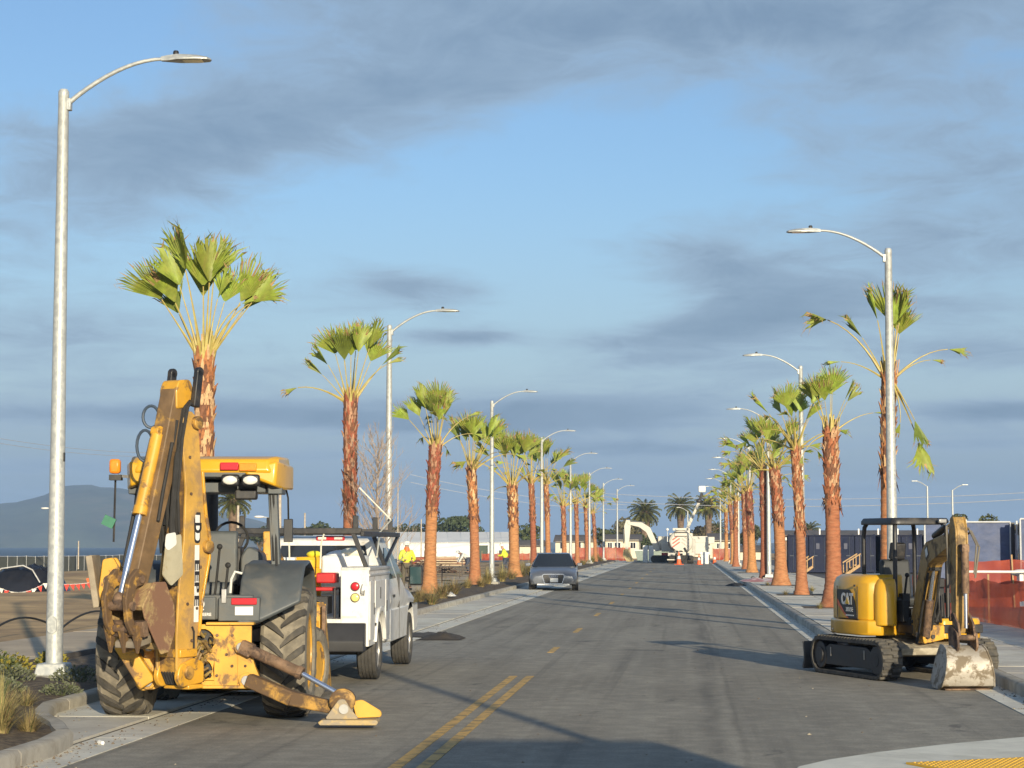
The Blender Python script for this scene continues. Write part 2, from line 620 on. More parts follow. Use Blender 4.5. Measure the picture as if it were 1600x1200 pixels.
def hill():
    from mathutils import noise
    prof = [(-900, 30), (-400, 45), (-220, 60), (-60, 62), (0, 66), (30, 73), (60, 83), (85, 92), (120, 95), (160, 91), (190, 85), (215, 76), (260, 66), (320, 55), (370, 43), (430, 30), (520, 16), (640, 7), (900, 3), (1400, 2)]
    mb = MB()
    cols, rows = 150, 16
    vs = []
    for i in range(cols + 1):
        px = -900 + 2300 * i / cols
        for k, (a, b) in enumerate(zip(prof, prof[1:])):
            if a[0] <= px <= b[0]:
                t = (px - a[0]) / (b[0] - a[0])
                h = a[1] + (b[1] - a[1]) * t
        x0 = (px - VPX) / F_PX
        for j in range(rows + 1):
            q = j / rows
            Y = 2950 + 650 * q
            s_ = math.sin(min(1, q * 1.25) * math.pi / 2) ** 0.8 if q < 0.8 else math.cos((q - 0.8) / 0.2 * math.pi / 2)
            z = -6 + (h / F_PX * 3460 + 6) * s_
            z += (noise.noise(Vector((px * 0.03, q * 4, 1))) * 5 + noise.noise(Vector((px * 0.11, q * 9, 4))) * 2.2) * s_ * min(1, h / 30)
            vs.append((x0 * Y, Y, z))
    mb.add(vs, [(i * (rows + 1) + j, (i + 1) * (rows + 1) + j, (i + 1) * (rows + 1) + j + 1, i * (rows + 1) + j + 1) for i in range(cols) for j in range(rows)])
    struct(mb.build('hill', hill_m, fix=False, ang=80))


hill()


# ---- road
def asphalt_material():
    m = bpy.data.materials.new('asphalt')
    m.use_nodes = True
    g = NT(m.node_tree)
    out = g.n('ShaderNodeOutputMaterial')
    b = g.n('ShaderNodeBsdfPrincipled', i_Roughness=0.85)
    b.inputs['Specular IOR Level'].default_value = 0.35
    pos = g.n('ShaderNodeNewGeometry').outputs['Position']
    big = g.noise(g.n('ShaderNodeMapping', i_Vector=pos, i_Scale=(0.55, 0.16, 1)).outputs[0], 1.0, 5, 0.6)
    lane = g.noise(g.n('ShaderNodeMapping', i_Vector=pos, i_Scale=(2.6, 0.035, 1)).outputs[0], 1.0, 4, 0.6, 0.3)
    dust = g.noise(g.n('ShaderNodeMapping', i_Vector=pos, i_Scale=(1.2, 0.3, 1)).outputs[0], 1.0, 7, 0.7, 0.5)
    grit = g.noise(pos, 45.0, 3, 0.7)
    c = g.mix(g.ramp(big, 0.3, 0.7), (0.212, 0.190, 0.149), (0.288, 0.260, 0.205))
    c = g.mix(g.math('MULTIPLY', g.ramp(lane, 0.46, 0.72), 0.55), c, (0.32, 0.29, 0.228))
    c = g.mix(g.math('MULTIPLY', g.ramp(lane, 0.46, 0.28), 0.45), c, (0.085, 0.079, 0.065))
    c = g.mix(g.math('MULTIPLY', g.ramp(dust, 0.56, 0.74), 0.6), c, (0.33, 0.296, 0.23))
    mott = g.noise(pos, 3.2, 6, 0.72)
    c = g.mix(g.math('MULTIPLY', g.ramp(mott, 0.40, 0.66), 0.5), g.mix(1.0, c, (0.80, 0.80, 0.80), 'MULTIPLY'), g.mix(1.0, c, (1.28, 1.26, 1.22), 'MULTIPLY'))
    c = g.mix(g.ramp(grit, 0.3, 0.75), c, g.mix(1.0, c, (1.5, 1.5, 1.5), 'MULTIPLY'))
    # dark patches (oil, damp) at places of their own
    wet = g.noise(g.n('ShaderNodeMapping', i_Vector=pos, i_Scale=(0.9, 0.5, 1), i_Location=(3.1, 7.7, 0)).outputs[0], 1.0, 6, 0.7, 0.6)
    c = g.mix(g.math('MULTIPLY', g.ramp(wet, 0.60, 0.68), 0.55), c, (0.06, 0.055, 0.048))
    # paving seams along the road, wavering a little, and fine cracks
    sx_ = g.n('ShaderNodeSeparateXYZ', i_Vector=pos)
    wob = g.math('MULTIPLY', g.math('SUBTRACT', g.noise(pos, 0.35, 4, 0.6), 0.5), 0.22)
    for xx, amt in ((0.55, 0.16), (-4.05, 0.14)):
        d = g.math('ABSOLUTE', g.math('SUBTRACT', g.math('ADD', sx_.outputs[0], wob), xx))
        c = g.mix(g.math('MULTIPLY', g.ramp(d, 0.012, 0.05, 1.0, 0.0), amt), c, (0.035, 0.032, 0.028))
    # wheel paths polished paler, drips along the middle of each lane
    for xx, w_, col_, amt in ((1.15, 0.34, (0.26, 0.24, 0.19), 0.45), (-0.65, 0.34, (0.26, 0.24, 0.19), 0.40), (0.28, 0.20, (0.07, 0.064, 0.055), 0.45), (-3.7, 0.3, (0.24, 0.22, 0.18), 0.35)):
        d = g.math('ABSOLUTE', g.math('SUBTRACT', g.math('ADD', sx_.outputs[0], g.math('MULTIPLY', wob, 2.0)), xx))
        c = g.mix(g.math('MULTIPLY', g.math('MULTIPLY', g.ramp(d, 0.0, w_, 1.0, 0.0), g.ramp(dust, 0.35, 0.65)), amt), c, col_)
    g.put(b.inputs['Base Color'], c)
    bp = g.n('ShaderNodeBump', i_Strength=0.5, i_Distance=0.008, i_Height=g.noise(pos, 90.0, 3, 0.7))
    g.put(b.inputs['Normal'], bp)
    g.t.links.new(b.outputs[0], out.inputs['Surface'])
    return m


asphalt = asphalt_material()
mb = MB()
Ys = [-60 + 4 * i for i in range(19)] + [17 + 0.5 * i for i in range(60)] + [47 + 6 * i for i in range(30)]
Ys = sorted(y for y in set(Ys) if y < ROAD_END) + [ROAD_END]
for y0, y1 in zip(Ys, Ys[1:]):
    l0 = -26 if y1 <= 5 else -5.45
    if y1 <= 24.01:
        r0 = r1 = 26.0
    else:
        r0, r1 = kr(y0) - gutter_r(y0) * 0.7, kr(y1) - gutter_r(y1) * 0.7
    mb.add([(l0, y0, 0), (r0, y0, 0), (r1, y1, 0), (l0, y1, 0)], [(0, 1, 2, 3)])
# the cross street beyond the road's end
mb.add([(-60, ROAD_END, 0), (70, ROAD_END, 0), (70, ROAD_END + 12, 0), (-60, ROAD_END + 12, 0)], [(0, 1, 2, 3)])
road = struct(mb.build('road', asphalt, fix=True, smooth=False))

line_m = mat('yellow_road_paint', (0.62, 0.36, 0.06), 0.6, var=0.12, scale=6, col2=(0.22, 0.17, 0.09), amt=0.40, scale2=5, soft=0.25, world_space=True)
for x in (-2.47, -2.23):
    mb = MB().box((x, 10, 0.004), (0.11, 39.6, 0.004))
    mb.build('centre_line', line_m, road, smooth=False)
for y, L in ((37.2, 1.9), (45.6, 2.2), (55.8, 2.3), (66.5, 2.4), (77.5, 2.4), (89, 2.4), (101, 2.4), (114, 2.4), (128, 2.4), (142, 2.4), (157, 2.4)):
    mb = MB().box((-2.36, y, 0.004), (0.11, L, 0.004))
    mb.build('lane_dash', line_m, road, smooth=False)

# ---- concrete: gutters, parking pad, kerbs, pavements, slab by slab
conc = mat('concrete', (0.62, 0.585, 0.485), 0.85, var=0.12, scale=1.2, col2=(0.47, 0.435, 0.355), amt=0.42, scale2=1.1, soft=0.25, bump=0.3, bscale=30, rnd=0.12, world_space=True)
conc_pale = mat('pale_concrete', (0.66, 0.625, 0.52), 0.85, var=0.12, scale=1.6, col2=(0.46, 0.43, 0.355), amt=0.3, scale2=1.1, soft=0.3, bump=0.2, bscale=30, rnd=0.07, world_space=True)
conc_joint = mat('joint_sand', (0.07, 0.062, 0.05), 0.95, var=0.2, scale=6, world_space=True)


kerb_conc = mat('kerb_concrete', (0.44, 0.405, 0.33), 0.85, var=0.14, scale=1.5, col2=(0.29, 0.26, 0.205), amt=0.42, scale2=2.0, soft=0.25, bump=0.3, bscale=30, rnd=0.10, world_space=True)


def quad_slab(p, z, th, name, parent, m, gap=0.012):
    """a flat slab from four ground corners (counter-clockwise), edges drawn in by the joint"""
    cx, cy = sum(a for a, b in p) / 4, sum(b for a, b in p) / 4
    q = []
    for a, b in p:
        dx, dy = a - cx, b - cy
        q.append((a - math.copysign(min(gap, abs(dx)), dx), b - math.copysign(min(gap, abs(dy)), dy)))
    mb = MB()
    mb.add([(a, b, z - th) for a, b in q] + [(a, b, z) for a, b in q], [(3, 2, 1, 0), (4, 5, 6, 7), (0, 1, 5, 4), (1, 2, 6, 5), (2, 3, 7, 6), (3, 0, 4, 7)])
    return mb.build(name, m, parent, smooth=False, fix=False)


def sheet(pts, z, name, m, parent=None):
    mb = MB()
    mb.add([(a, b, z) for a, b in pts], [tuple(range(len(pts)))])
    return mb.build(name, m, parent, smooth=False, fix=False)


# gutter and parking pad on the shoreward side
gutter = struct(sheet([(-5.78, -20), (-5.28, -20), (-5.28, ROAD_END), (-5.78, ROAD_END)], -0.012, 'gutter', conc_joint))
y = 5.0
while y < ROAD_END - 3:
    quad_slab([(-5.76, y), (-5.29, y), (-5.29, y + 3.0), (-5.76, y + 3.0)], 0.008 + rs.uniform(-0.001, 0.001), 0.1, 'gutter_slab', gutter, conc_pale, 0.008)
    y += 3.0
pad = struct(sheet([(-7.1, 18.6), (-5.76, 18.6), (-5.76, ROAD_END), (-7.1, ROAD_END)], 0.008, 'parking_pad', conc_joint))
y = 18.8
while y < ROAD_END - 3.5:
    quad_slab([(-7.05, y), (-5.77, y), (-5.77, y + 3.3), (-7.05, y + 3.3)], 0.034 + rs.uniform(-0.002, 0.002), 0.1, 'pad_slab', pad, conc)
    y += 3.3


def kerb_run(name, fn, side, y0, y1, step, m, zt=0.155, w=0.16):
    """kerb stones along a line: side=-1 lies left of the line, +1 right of it"""
    root = None
    y = y0
    while y < y1 - 0.1:
        st = step(y) if callable(step) else step
        ya, yb = y + 0.006, min(y + st, y1) - 0.006
        n = 4
        vs = []
        fs = []
        for i in range(n + 1):
            yy = ya + (yb - ya) * i / n
            d = (fn(yy + 0.05) - fn(yy - 0.05)) / 0.1
            nx_, ny_ = 1 / math.hypot(1, d), -d / math.hypot(1, d)
            x0 = fn(yy)
            A = (x0, yy)
            B = (x0 + side * w * nx_, yy + side * w * ny_)
            A2 = (x0 + side * 0.03 * nx_, yy + side * 0.03 * ny_)
            vs += [(A[0], A[1], -0.1), (A[0], A[1], zt - 0.03), (A2[0], A2[1], zt), (B[0], B[1], zt), (B[0], B[1], -0.1)]
        for i in range(n):
            for k in range(5):
                fs.append((i * 5 + k, i * 5 + (k + 1) % 5, (i + 1) * 5 + (k + 1) % 5, (i + 1) * 5 + k))
        fs += [(4, 3, 2, 1, 0), tuple(n * 5 + k for k in range(5))]
        mb = MB()
        mb.add(vs, fs)
        if root is None:
            root = struct(mb.build(name, m, None, ang=50))
        else:
            mb.build('kerb_stone', m, root, ang=50)
        y += st
    return root


kerb_run('kerb', kl, -1, 4.0, ROAD_END - 4, lambda y: 1.9 if y < 27 else 3.0, kerb_conc)
kerb_run('kerb', kr, 1, 24.2, ROAD_END - 4, lambda y: 1.6 if y < 44 else 3.0, kerb_conc)

# gutter on the pavement's side of the road
gutter2 = None
y = 21.0
while y < ROAD_END - 4:
    st = 1.5 if y < 44 else 3.0
    a, b = y, y + st
    p = [(kr(a) - gutter_r(a), a), (kr(a) + 0.004, a), (kr(b) + 0.004, b), (kr(b) - gutter_r(b), b)]
    if gutter2 is None:
        gutter2 = struct(quad_slab(p, 0.008, 0.1, 'gutter', None, conc_pale, 0.004))
    else:
        quad_slab(p, 0.008, 0.1, 'gutter_slab', gutter2, conc_pale, 0.004)
    y += st

# pavement beside the palms on the excavator's side
W_END = 6.95
pav = struct(sheet([(kr(y) + 0.1, y) for y in [24.2 + 0.5 * i for i in range(44)] + [50, ROAD_END - 4]] + [(W_END, ROAD_END - 4), (W_END, 24.2)], 0.128, 'pavement', conc_joint))
y = 24.2
while y < 118:
    L = 1.5
    cols = [2.89, 4.24, 5.6, W_END]
    for xa, xb in zip(cols, cols[1:]):
        la, lb = max(xa, kr(y) + 0.17), max(xa, kr(y + L) + 0.17)
        if xb - max(la, lb) < 0.12:
            continue
        quad_slab([(la, y), (xb, y), (xb, y + L), (lb, y + L)], 0.152 + rs.uniform(-0.003, 0.003), 0.1, 'paving_slab', pav, conc, 0.014)
    y += L
sheet([(2.89, 118), (W_END, 118), (W_END, ROAD_END - 4), (2.89, ROAD_END - 4)], 0.151, 'paving', conc, pav)

# corner ramp with its yellow warning plate, nearest the camera
ramp_edge = [(0.86, 17.4), (0.95, 17.9), (1.25, 18.5), (1.75, 19.2), (2.4, 19.95), (3.3, 20.8), (4.4, 21.5), (6.0, 22.2), (9, 23.0)]
ramp = struct(sheet([(0.84, 16.0)] + ramp_edge + [(9, 14.0), (0.9, 14.0)], 0.012, 'kerb_ramp', conc_pale))
tact = mat('tactile_yellow', (0.75, 0.43, 0.03), 0.55, var=0.08, scale=5, col2=(0.5, 0.3, 0.06), amt=0.2)
wp = thing('warning_plate', 'yellow warning plate with raised domes set in the corner ramp', 'tactile paving', (3.36, 18.17, 0.014), R(26))
mb = MB().box((0.1, 0, 0.008), (2.9, 1.25, 0.016))
mb.build('plate', tact, wp, smooth=False)
mb = MB()
for i in range(44):
    for j in range(19):
        mb.lathe([(0.012, 0), (0.009, 0.006)], (-1.3 + i * 0.064, -0.57 + j * 0.063, 0.016), n=6)
o = mb.build('raised_domes', tact, wp, fix=False)
o['kind'] = 'stuff'

# planting bed behind the shoreward kerb
mulch = mat('mulch', (0.085, 0.058, 0.034), 0.95, var=0.5, scale=9, col2=(0.17, 0.125, 0.07), amt=0.42, scale2=7, soft=0.12, bump=0.9, bscale=26, world_space=True)
from mathutils import noise as mnoise
mb = MB()
Yb = [2 + 0.5 * i for i in range(56)] + [30 + 2 * i for i in range(96)]
NXB = 12
vs = []
for y in Yb:
    xl, xr = -9.66, kl(y) - 0.15
    for i in range(NXB + 1):
        x = xl + (xr - xl) * i / NXB
        e = min(1, i / 2, (NXB - i) / 2)
        vs.append((x, y, 0.105 + e * (0.06 + 0.09 * mnoise.noise(Vector((x * 1.1, y * 0.8, 2))) + 0.03 * mnoise.noise(Vector((x * 4, y * 4, 7))))))
mb.add(vs, [(j * (NXB + 1) + i, j * (NXB + 1) + i + 1, (j + 1) * (NXB + 1) + i + 1, (j + 1) * (NXB + 1) + i) for j in range(len(Yb) - 1) for i in range(NXB)])
struct(mb.build('planting_bed', mulch, fix=False, ang=70))


def bed_z(x, y):
    xl, xr = -9.66, kl(y) - 0.15
    i = (x - xl) / (xr - xl) * NXB
    e = max(0, min(1, i / 2, (NXB - i) / 2))
    return 0.105 + e * (0.06 + 0.09 * mnoise.noise(Vector((x * 1.1, y * 0.8, 2))) + 0.03 * mnoise.noise(Vector((x * 4, y * 4, 7))))


# path behind the bed
walk_m = mat('dusty_path', (0.54, 0.43, 0.28), 0.9, var=0.12, scale=1.0, col2=(0.38, 0.30, 0.21), amt=0.4, scale2=0.7, soft=0.4, bump=0.2, bscale=20, rnd=0.05, world_space=True)
pth = struct(sheet([(-12.4, 2), (-9.68, 2), (-9.68, 190), (-12.4, 190)], 0.105, 'path', conc_joint))
y = 14.0
while y < 90:
    quad_slab([(-12.3, y), (-9.74, y), (-9.74, y + 3), (-12.3, y + 3)], 0.132 + rs.uniform(-0.002, 0.002), 0.1, 'path_slab', pth, walk_m, 0.008)
    y += 3
sheet([(-12.3, 90), (-9.74, 90), (-9.74, 190), (-12.3, 190)], 0.131, 'path_strip', walk_m, pth)
edge_m = mat('path_edging', (0.10, 0.085, 0.07), 0.8, var=0.2)
e_ = MB().box((-9.70, 100, 0.13), (0.05, 180, 0.10)).build('path_edging', edge_m, pth)

# lot on the other side, behind the pavement
lot_m = mat('lot_asphalt', (0.075, 0.075, 0.08), 0.9, var=0.2, scale=0.4, col2=(0.13, 0.12, 0.105), amt=0.3, scale2=0.3, soft=0.3, world_space=True)
struct(sheet([(W_END + 0.01, 56), (60, 56), (60, 230), (W_END + 0.01, 230)], 0.118, 'car_park', lot_m))
lot_dirt = mat('site_soil', (0.27, 0.15, 0.085), 0.95, var=0.25, scale=0.8, col2=(0.17, 0.10, 0.06), amt=0.4, scale2=0.5, soft=0.3, bump=0.5, bscale=4, world_space=True)
struct(sheet([(W_END + 0.01, 24.2), (60, 24.2), (60, 56), (W_END + 0.01, 56)], 0.114, 'building_plot', lot_dirt))

# ---- air: one box of thin haze
hz = bpy.data.materials.new('haze_air')
hz.use_nodes = True
hz.node_tree.nodes.clear()
_o = hz.node_tree.nodes.new('ShaderNodeOutputMaterial')
_v = hz.node_tree.nodes.new('ShaderNodeVolumePrincipled')
HAZE_DENSITY = 2.0e-4
_v.inputs['Density'].default_value = HAZE_DENSITY
_v.inputs['Color'].default_value = (0.45, 0.66, 1.0, 1)
hz.node_tree.links.new(_v.outputs[0], _o.inputs['Volume'])
MB().box((0, 1900, 56), (18200, 14600, 136)).build('haze', hz, smooth=False)['kind'] = 'stuff'

# grit and dead leaf bits swept into the gutters
grit_m = mat('grit', (.16, .12, .08), .95, var=.6, scale=40)
grit_p = mat('grit_pale', (.30, .26, .19), .95, var=.4, scale=40)
rg_ = random.Random(12)
mb = MB()
for i in range(1500):
    y = 17 + 110 * rg_.random() ** 1.8
    u = rg_.random()
    if u < .40:
        x = -5.70 + abs(rg_.gauss(0, .16)); z = .010
    elif u < .55:
        x = kl(y) + .04 + abs(rg_.gauss(0, .25)); z = .036
    elif u < .9:
        y = max(y, 24.3); x = kr(y) - .03 - abs(rg_.gauss(0, .12)); z = .010
    else:
        x = rg_.uniform(-5.2, 2.6); z = .002
    s_ = rg_.uniform(.005, .014) * (1.6 if rg_.random() < .05 else 1)
    a = rg_.uniform(0, 3.1)
    c_, n_ = math.cos(a) * s_, math.sin(a) * s_
    mb.mi(rg_.choice((0, 0, 0, 0, 1)))
    mb.add([(x + c_ * 1.5, y + n_ * 1.5, z), (x - n_, y + c_, z), (x - c_ * 1.3, y - n_ * 1.3, z), (x + n_, y - c_, z), (x, y, z + s_ * .9)], [(0, 1, 4), (1, 2, 4), (2, 3, 4), (3, 0, 4)])
mb.build('gravel', [grit_m, grit_p], None, fix=False, smooth=False)['kind'] = 'stuff'

# ================================================================== STREET LAMPS
conc_foot = mat('lamp_footing', (0.36, 0.34, 0.29), 0.8, var=0.1, scale=4)


def make_lamp(side, label, group):
    """8.2 m pole with one curved arm; side=+1 reaches to +x"""
    t = thing('street_lamp', label, 'street lamp', (0, 0, 0), 0, group)
    MB().box((0, 0, 0.05), (0.62, 0.62, 0.16)).build('footing', conc_foot, t, bevel=0.015)
    MB().box((0, 0, 0.215), (0.43, 0.43, 0.17), top=(0.84, 0.84)).build('base_cover', galv, t, bevel=0.02)
    MB().lathe([(0.112, 0.14), (0.110, 1.0), (0.094, 4.0), (0.070, 8.12), (0.072, 8.125), (0.072, 8.20), (0.05, 8.235), (0.0, 8.245)], n=20).build('pole', galv, t)
    # hand hole cover on the camera's face
    mb = MB()
    prof = [(x * 0.062, z * 0.062 + (0.055 if z > 0 else -0.055)) for x, z in [(math.cos(R(a)), math.sin(R(a))) for a in range(0, 360, 20)]]
    mb.prism([(a, b + 0.82) for a, b in prof], 'y', -0.128, -0.108)
    mb.build('hand_hole_cover', galv, t)
    pts = []
    for i in range(11):
        q = i / 10
        pts.append((side * (0.05 + 1.32 * q), 0, 8.02 + 0.62 * math.sin(q * math.pi / 2) ** 0.9))
    MB().tube(pts, [0.034 - 0.010 * i / 10 for i in range(11)], 10).build('arm', galv, t)
    MB().box((side * 0.08, 0, 8.02), (0.06, 0.10, 0.17)).build('arm_bracket', galv, t, bevel=0.01)
    # flat lantern
    h = MB()
    x0 = 1.33
    rings = []
    for q, w, up, dn in ((0.0, 0.032, 0.03, -0.03), (0.10, 0.06, 0.045, -0.035), (0.24, 0.125, 0.05, -0.035), (0.50, 0.135, 0.03, -0.035), (0.64, 0.10, 0.005, -0.035), (0.68, 0.04, -0.015, -0.033)):
        x = side * (x0 + q)
        rings.append([(x, -w, 8.64 + dn), (x, -w, 8.64 + dn + 0.02), (x, -w * 0.6, 8.64 + up), (x, w * 0.6, 8.64 + up), (x, w, 8.64 + dn + 0.02), (x, w, 8.64 + dn)])
    h.loft(rings)
    head = h.build('lantern', galv, t)
    MB().box((side * (x0 + 0.44), 0, 8.601), (0.26, 0.17, 0.008)).build('lens', clear_lens, head)
    MB().lathe([(0.04, 8.67), (0.04, 8.73), (0.03, 8.75)], (side * (x0 + 0.2), 0, 0), n=12).build('photocell', black, head)
    return t


LG = 'street lamps along the road'
lampL = make_lamp(1, 'galvanised street lamp standing in the planting beside the backhoe, the nearest lamp', LG)
lampL.location = (-8.30, 26.85, 0.04)
lampL.scale = (1, 1, .966)
for i, (a, b) in enumerate(((0, .12), (.16, .10), (.30, .14), (.48, .10), (.62, .12), (.78, .12), (.96, .08))):
    MB().box((0.100, -0.03, 3.05 + a + b / 2), (0.012, 0.05, b)).build('number_strip', black, lampL)
left_lamps = [(612, 57.9, 'street lamp rising behind the bare leafless tree'), (774, 89.2, 'street lamp between the worker walking and the palm beside him'),
              (847, 120.5, 'street lamp behind the grey parked car, over its windscreen'), (893, 151.0, 'fifth street lamp from the backhoe in its row'),
              (926, 181.0, 'sixth street lamp from the backhoe in its row'), (956, 212.0, 'last but one street lamp of the backhoe row, by the orange netting'),
              (978, 236.0, 'last street lamp of the backhoe row, beside the white excavator arm')]
for px, Y, lab in left_lamps:
    copy_thing(lampL, (-8.33 if Y < 230 else -7.7, Y, 0.13), rs.uniform(-0.05, 0.05), lab, LG)
for o in list(bpy.data.objects):       # the stencil strip belongs to the nearest lamp only
    if o.name.startswith('number_strip.'):
        bpy.data.objects.remove(o)
lampR = make_lamp(-1, 'galvanised street lamp rising behind the mini excavator, in front of the ragged palm', LG)
lampR.location = (4.07, 41.4, 0.13)
lampR.scale = (1, 1, .928)
right_lamps = [(72.5, 'street lamp on the kerb second behind the mini excavator'), (101.5, 'street lamp beside the pink sheeting on the kerb'),
               (130.5, 'fourth street lamp from the mini excavator in its row'), (159.0, 'fifth street lamp from the mini excavator in its row'),
               (185.0, 'sixth street lamp from the mini excavator in its row'), (211.0, 'seventh street lamp from the mini excavator in its row'), (240.0, 'last street lamp of the mini excavator row')]
for Y, lab in right_lamps:
    copy_thing(lampR, (4.05, Y, 0.13), rs.uniform(-0.05, 0.05), lab, LG, scale=(1, 1, .966))

# ================================================================== PALMS
bark_red = mat('palm_bark', (0.345, 0.142, 0.058), 0.9, var=0.35, scale=5, col2=(0.40, 0.20, 0.095), amt=0.36, scale2=6, soft=0.25, bump=0.5, bscale=22, stretch=(1, 1, 3.5), rnd=0.22)
bark_dark = mat('palm_bark_dark', (0.17, 0.075, 0.04), 0.9, var=0.4, scale=9, bump=0.3)
boot_pale = mat('leaf_base_pale', (0.46, 0.28, 0.15), 0.85, var=0.3, scale=12, rnd=0.25)
boot_red = mat('leaf_base_red', (0.33, 0.12, 0.05), 0.85, var=0.35, scale=12, rnd=0.25)
petiole_m = mat('leaf_stalk', (0.40, 0.34, 0.10), 0.5, var=0.25, scale=3, col2=(0.42, 0.24, 0.06), amt=0.35, scale2=2, soft=0.4)
frond_m = mat('palm_leaf', (0.27, 0.34, 0.05), 0.5, var=0.32, scale=5, col2=(0.38, 0.36, 0.08), amt=0.28, scale2=3, soft=0.4, trans=0.28, rnd=0.16)
frond_dk = mat('palm_leaf_dark', (0.17, 0.215, 0.04), 0.55, var=0.28, scale=4, trans=0.2, rnd=0.15)  # darker green for a few of the leaf shapes
frond_dry = mat('dry_leaf', (0.36, 0.24, 0.10), 0.8, var=0.35, scale=8, col2=(0.22, 0.11, 0.06), amt=0.35, trans=0.15)
frond_deep = mat('date_leaf', (0.10, 0.105, 0.03), 0.6, var=0.35, scale=3, col2=(0.20, 0.14, 0.05), amt=0.2, trans=0.2, rnd=0.15)


def frond_mesh(seed, plen=1.25, L=0.95, spread=75, bend=0.35, cup=0.25, fold=0.0, nseg=24, dry=0.08, ragged=0.25, droop=0.10, green=0):
    """one fan leaf. The stalk rises from the origin along +z and bends towards +x; the blade fans out round its end."""
    r = random.Random(seed)
    mb = MB()
    pts = []
    n = 7
    p = Vector((0, 0, 0))
    for i in range(n + 1):
        q = i / n
        a = bend * q ** 1.6 * 1.6
        pts.append(p.copy())
        p += Vector((math.sin(a), 0, math.cos(a))) * (plen / n)
    mb.mi(0).tube(pts, [0.011 + 0.036 * (1 - q / n) ** 2.2 for q in range(n + 1)], 5)
    tip = pts[-1]
    t = (pts[-1] - pts[-2]).normalized()
    side = Vector((0, 1, 0))
    nrm = side.cross(t).normalized()          # looks away from the trunk's axis
    S = R(spread)
    angs = [-S + 2 * S * i / nseg for i in range(nseg + 1)]

    def at(a, rad, off):
        d = t * math.cos(a) + side * math.sin(a) * (1 - fold * 0.55)
        v = tip + d * rad
        v += nrm * (off * rad + cup * rad * abs(math.sin(a)) * (0.5 + rad) + fold * 0.8 * rad * abs(math.sin(a)))
        v += Vector((0, 0, -droop * rad * rad * (0.6 + abs(math.sin(a)))))
        return v
    rings = (0.03, 0.28 * L, 0.52 * L)
    vs = []
    for i, a in enumerate(angs):
        off = 0.045 if i % 2 else -0.045
        vs.append([at(a, q, off * (0.4 + q)) for q in rings])
    base = 0
    allv = [v for col in vs for v in col]
    k = len(rings)
    gap = set(r.randrange(nseg) for _ in range(int(nseg * 0.06)))
    mb.mi(1 + green)
    fs = []
    for i in range(nseg):
        for j in range(k - 1):
            fs.append((i * k + j, (i + 1) * k + j, (i + 1) * k + j + 1, i * k + j + 1))
    mb.add(allv, fs)
    for i in range(nseg):
        if i in gap:
            continue
        a = (angs[i] + angs[i + 1]) / 2 + r.uniform(-0.03, 0.03)
        ln = L * (1.0 - ragged * r.random()) * (0.86 + 0.14 * math.cos(a))
        e = at(a, ln, r.uniform(-0.16, 0.16))
        e += Vector((0, 0, -abs(r.gauss(0, 0.05)) * L))
        m1 = at(angs[i] * 0.62 + a * 0.38, ln * 0.80, r.uniform(-0.05, 0.05))
        m2 = at(angs[i + 1] * 0.62 + a * 0.38, ln * 0.80, r.uniform(-0.05, 0.05))
        o = len(mb.v)
        mb.mi(3 if r.random() < dry else 1 + green)
        mb.add([vs[i][-1], vs[i + 1][-1], m2, m1], [(0, 1, 2, 3)])
        mb.mi(3 if r.random() < dry * 3.0 + 0.12 else 1 + green)
        mb.add([m1, m2, e], [(0, 1, 2)])
        if r.random() < 0.4:                  # a loose thread hanging off the tip
            q = e + Vector((r.uniform(-.03, .03), r.uniform(-.03, .03), -r.uniform(.06, .16) * L))
            mb.mi(3).add([e, e + side * 0.008, q], [(0, 1, 2)])
    return mb.mesh('frond', [petiole_m, frond_m, frond_dk, frond_dry], smooth=False, fix=False)


FR_FAN = [frond_mesh(11 + i, plen=1.25 + 0.14 * (i % 3), L=1.05, spread=34 + 9 * (i % 3), bend=0.01 + 0.02 * (i % 4), cup=0.04 + 0.05 * (i % 3), droop=0.0, nseg=24, ragged=0.16, green=(1 if i % 5 == 3 else 0)) for i in range(6)]
FR_HALF = [frond_mesh(31 + i, plen=1.3, L=0.95, spread=24 + 8 * i, bend=0.08, fold=0.3, cup=0.15, droop=0.04, nseg=18, dry=0.14, green=(1 if i == 1 else 0)) for i in range(3)]
FR_ARCH = [frond_mesh(51 + i, plen=1.5 + 0.15 * i, L=0.75, spread=22 + 12 * i, bend=0.40 + 0.12 * i, fold=0.5, droop=0.25, nseg=18, dry=0.25, ragged=0.4) for i in range(3)]
FR_DEAD = [frond_mesh(71 + i, plen=1.25, L=0.6, spread=22 + 8 * i, bend=0.50, fold=0.7, droop=0.5, nseg=14, dry=0.9, ragged=0.5) for i in range(2)]


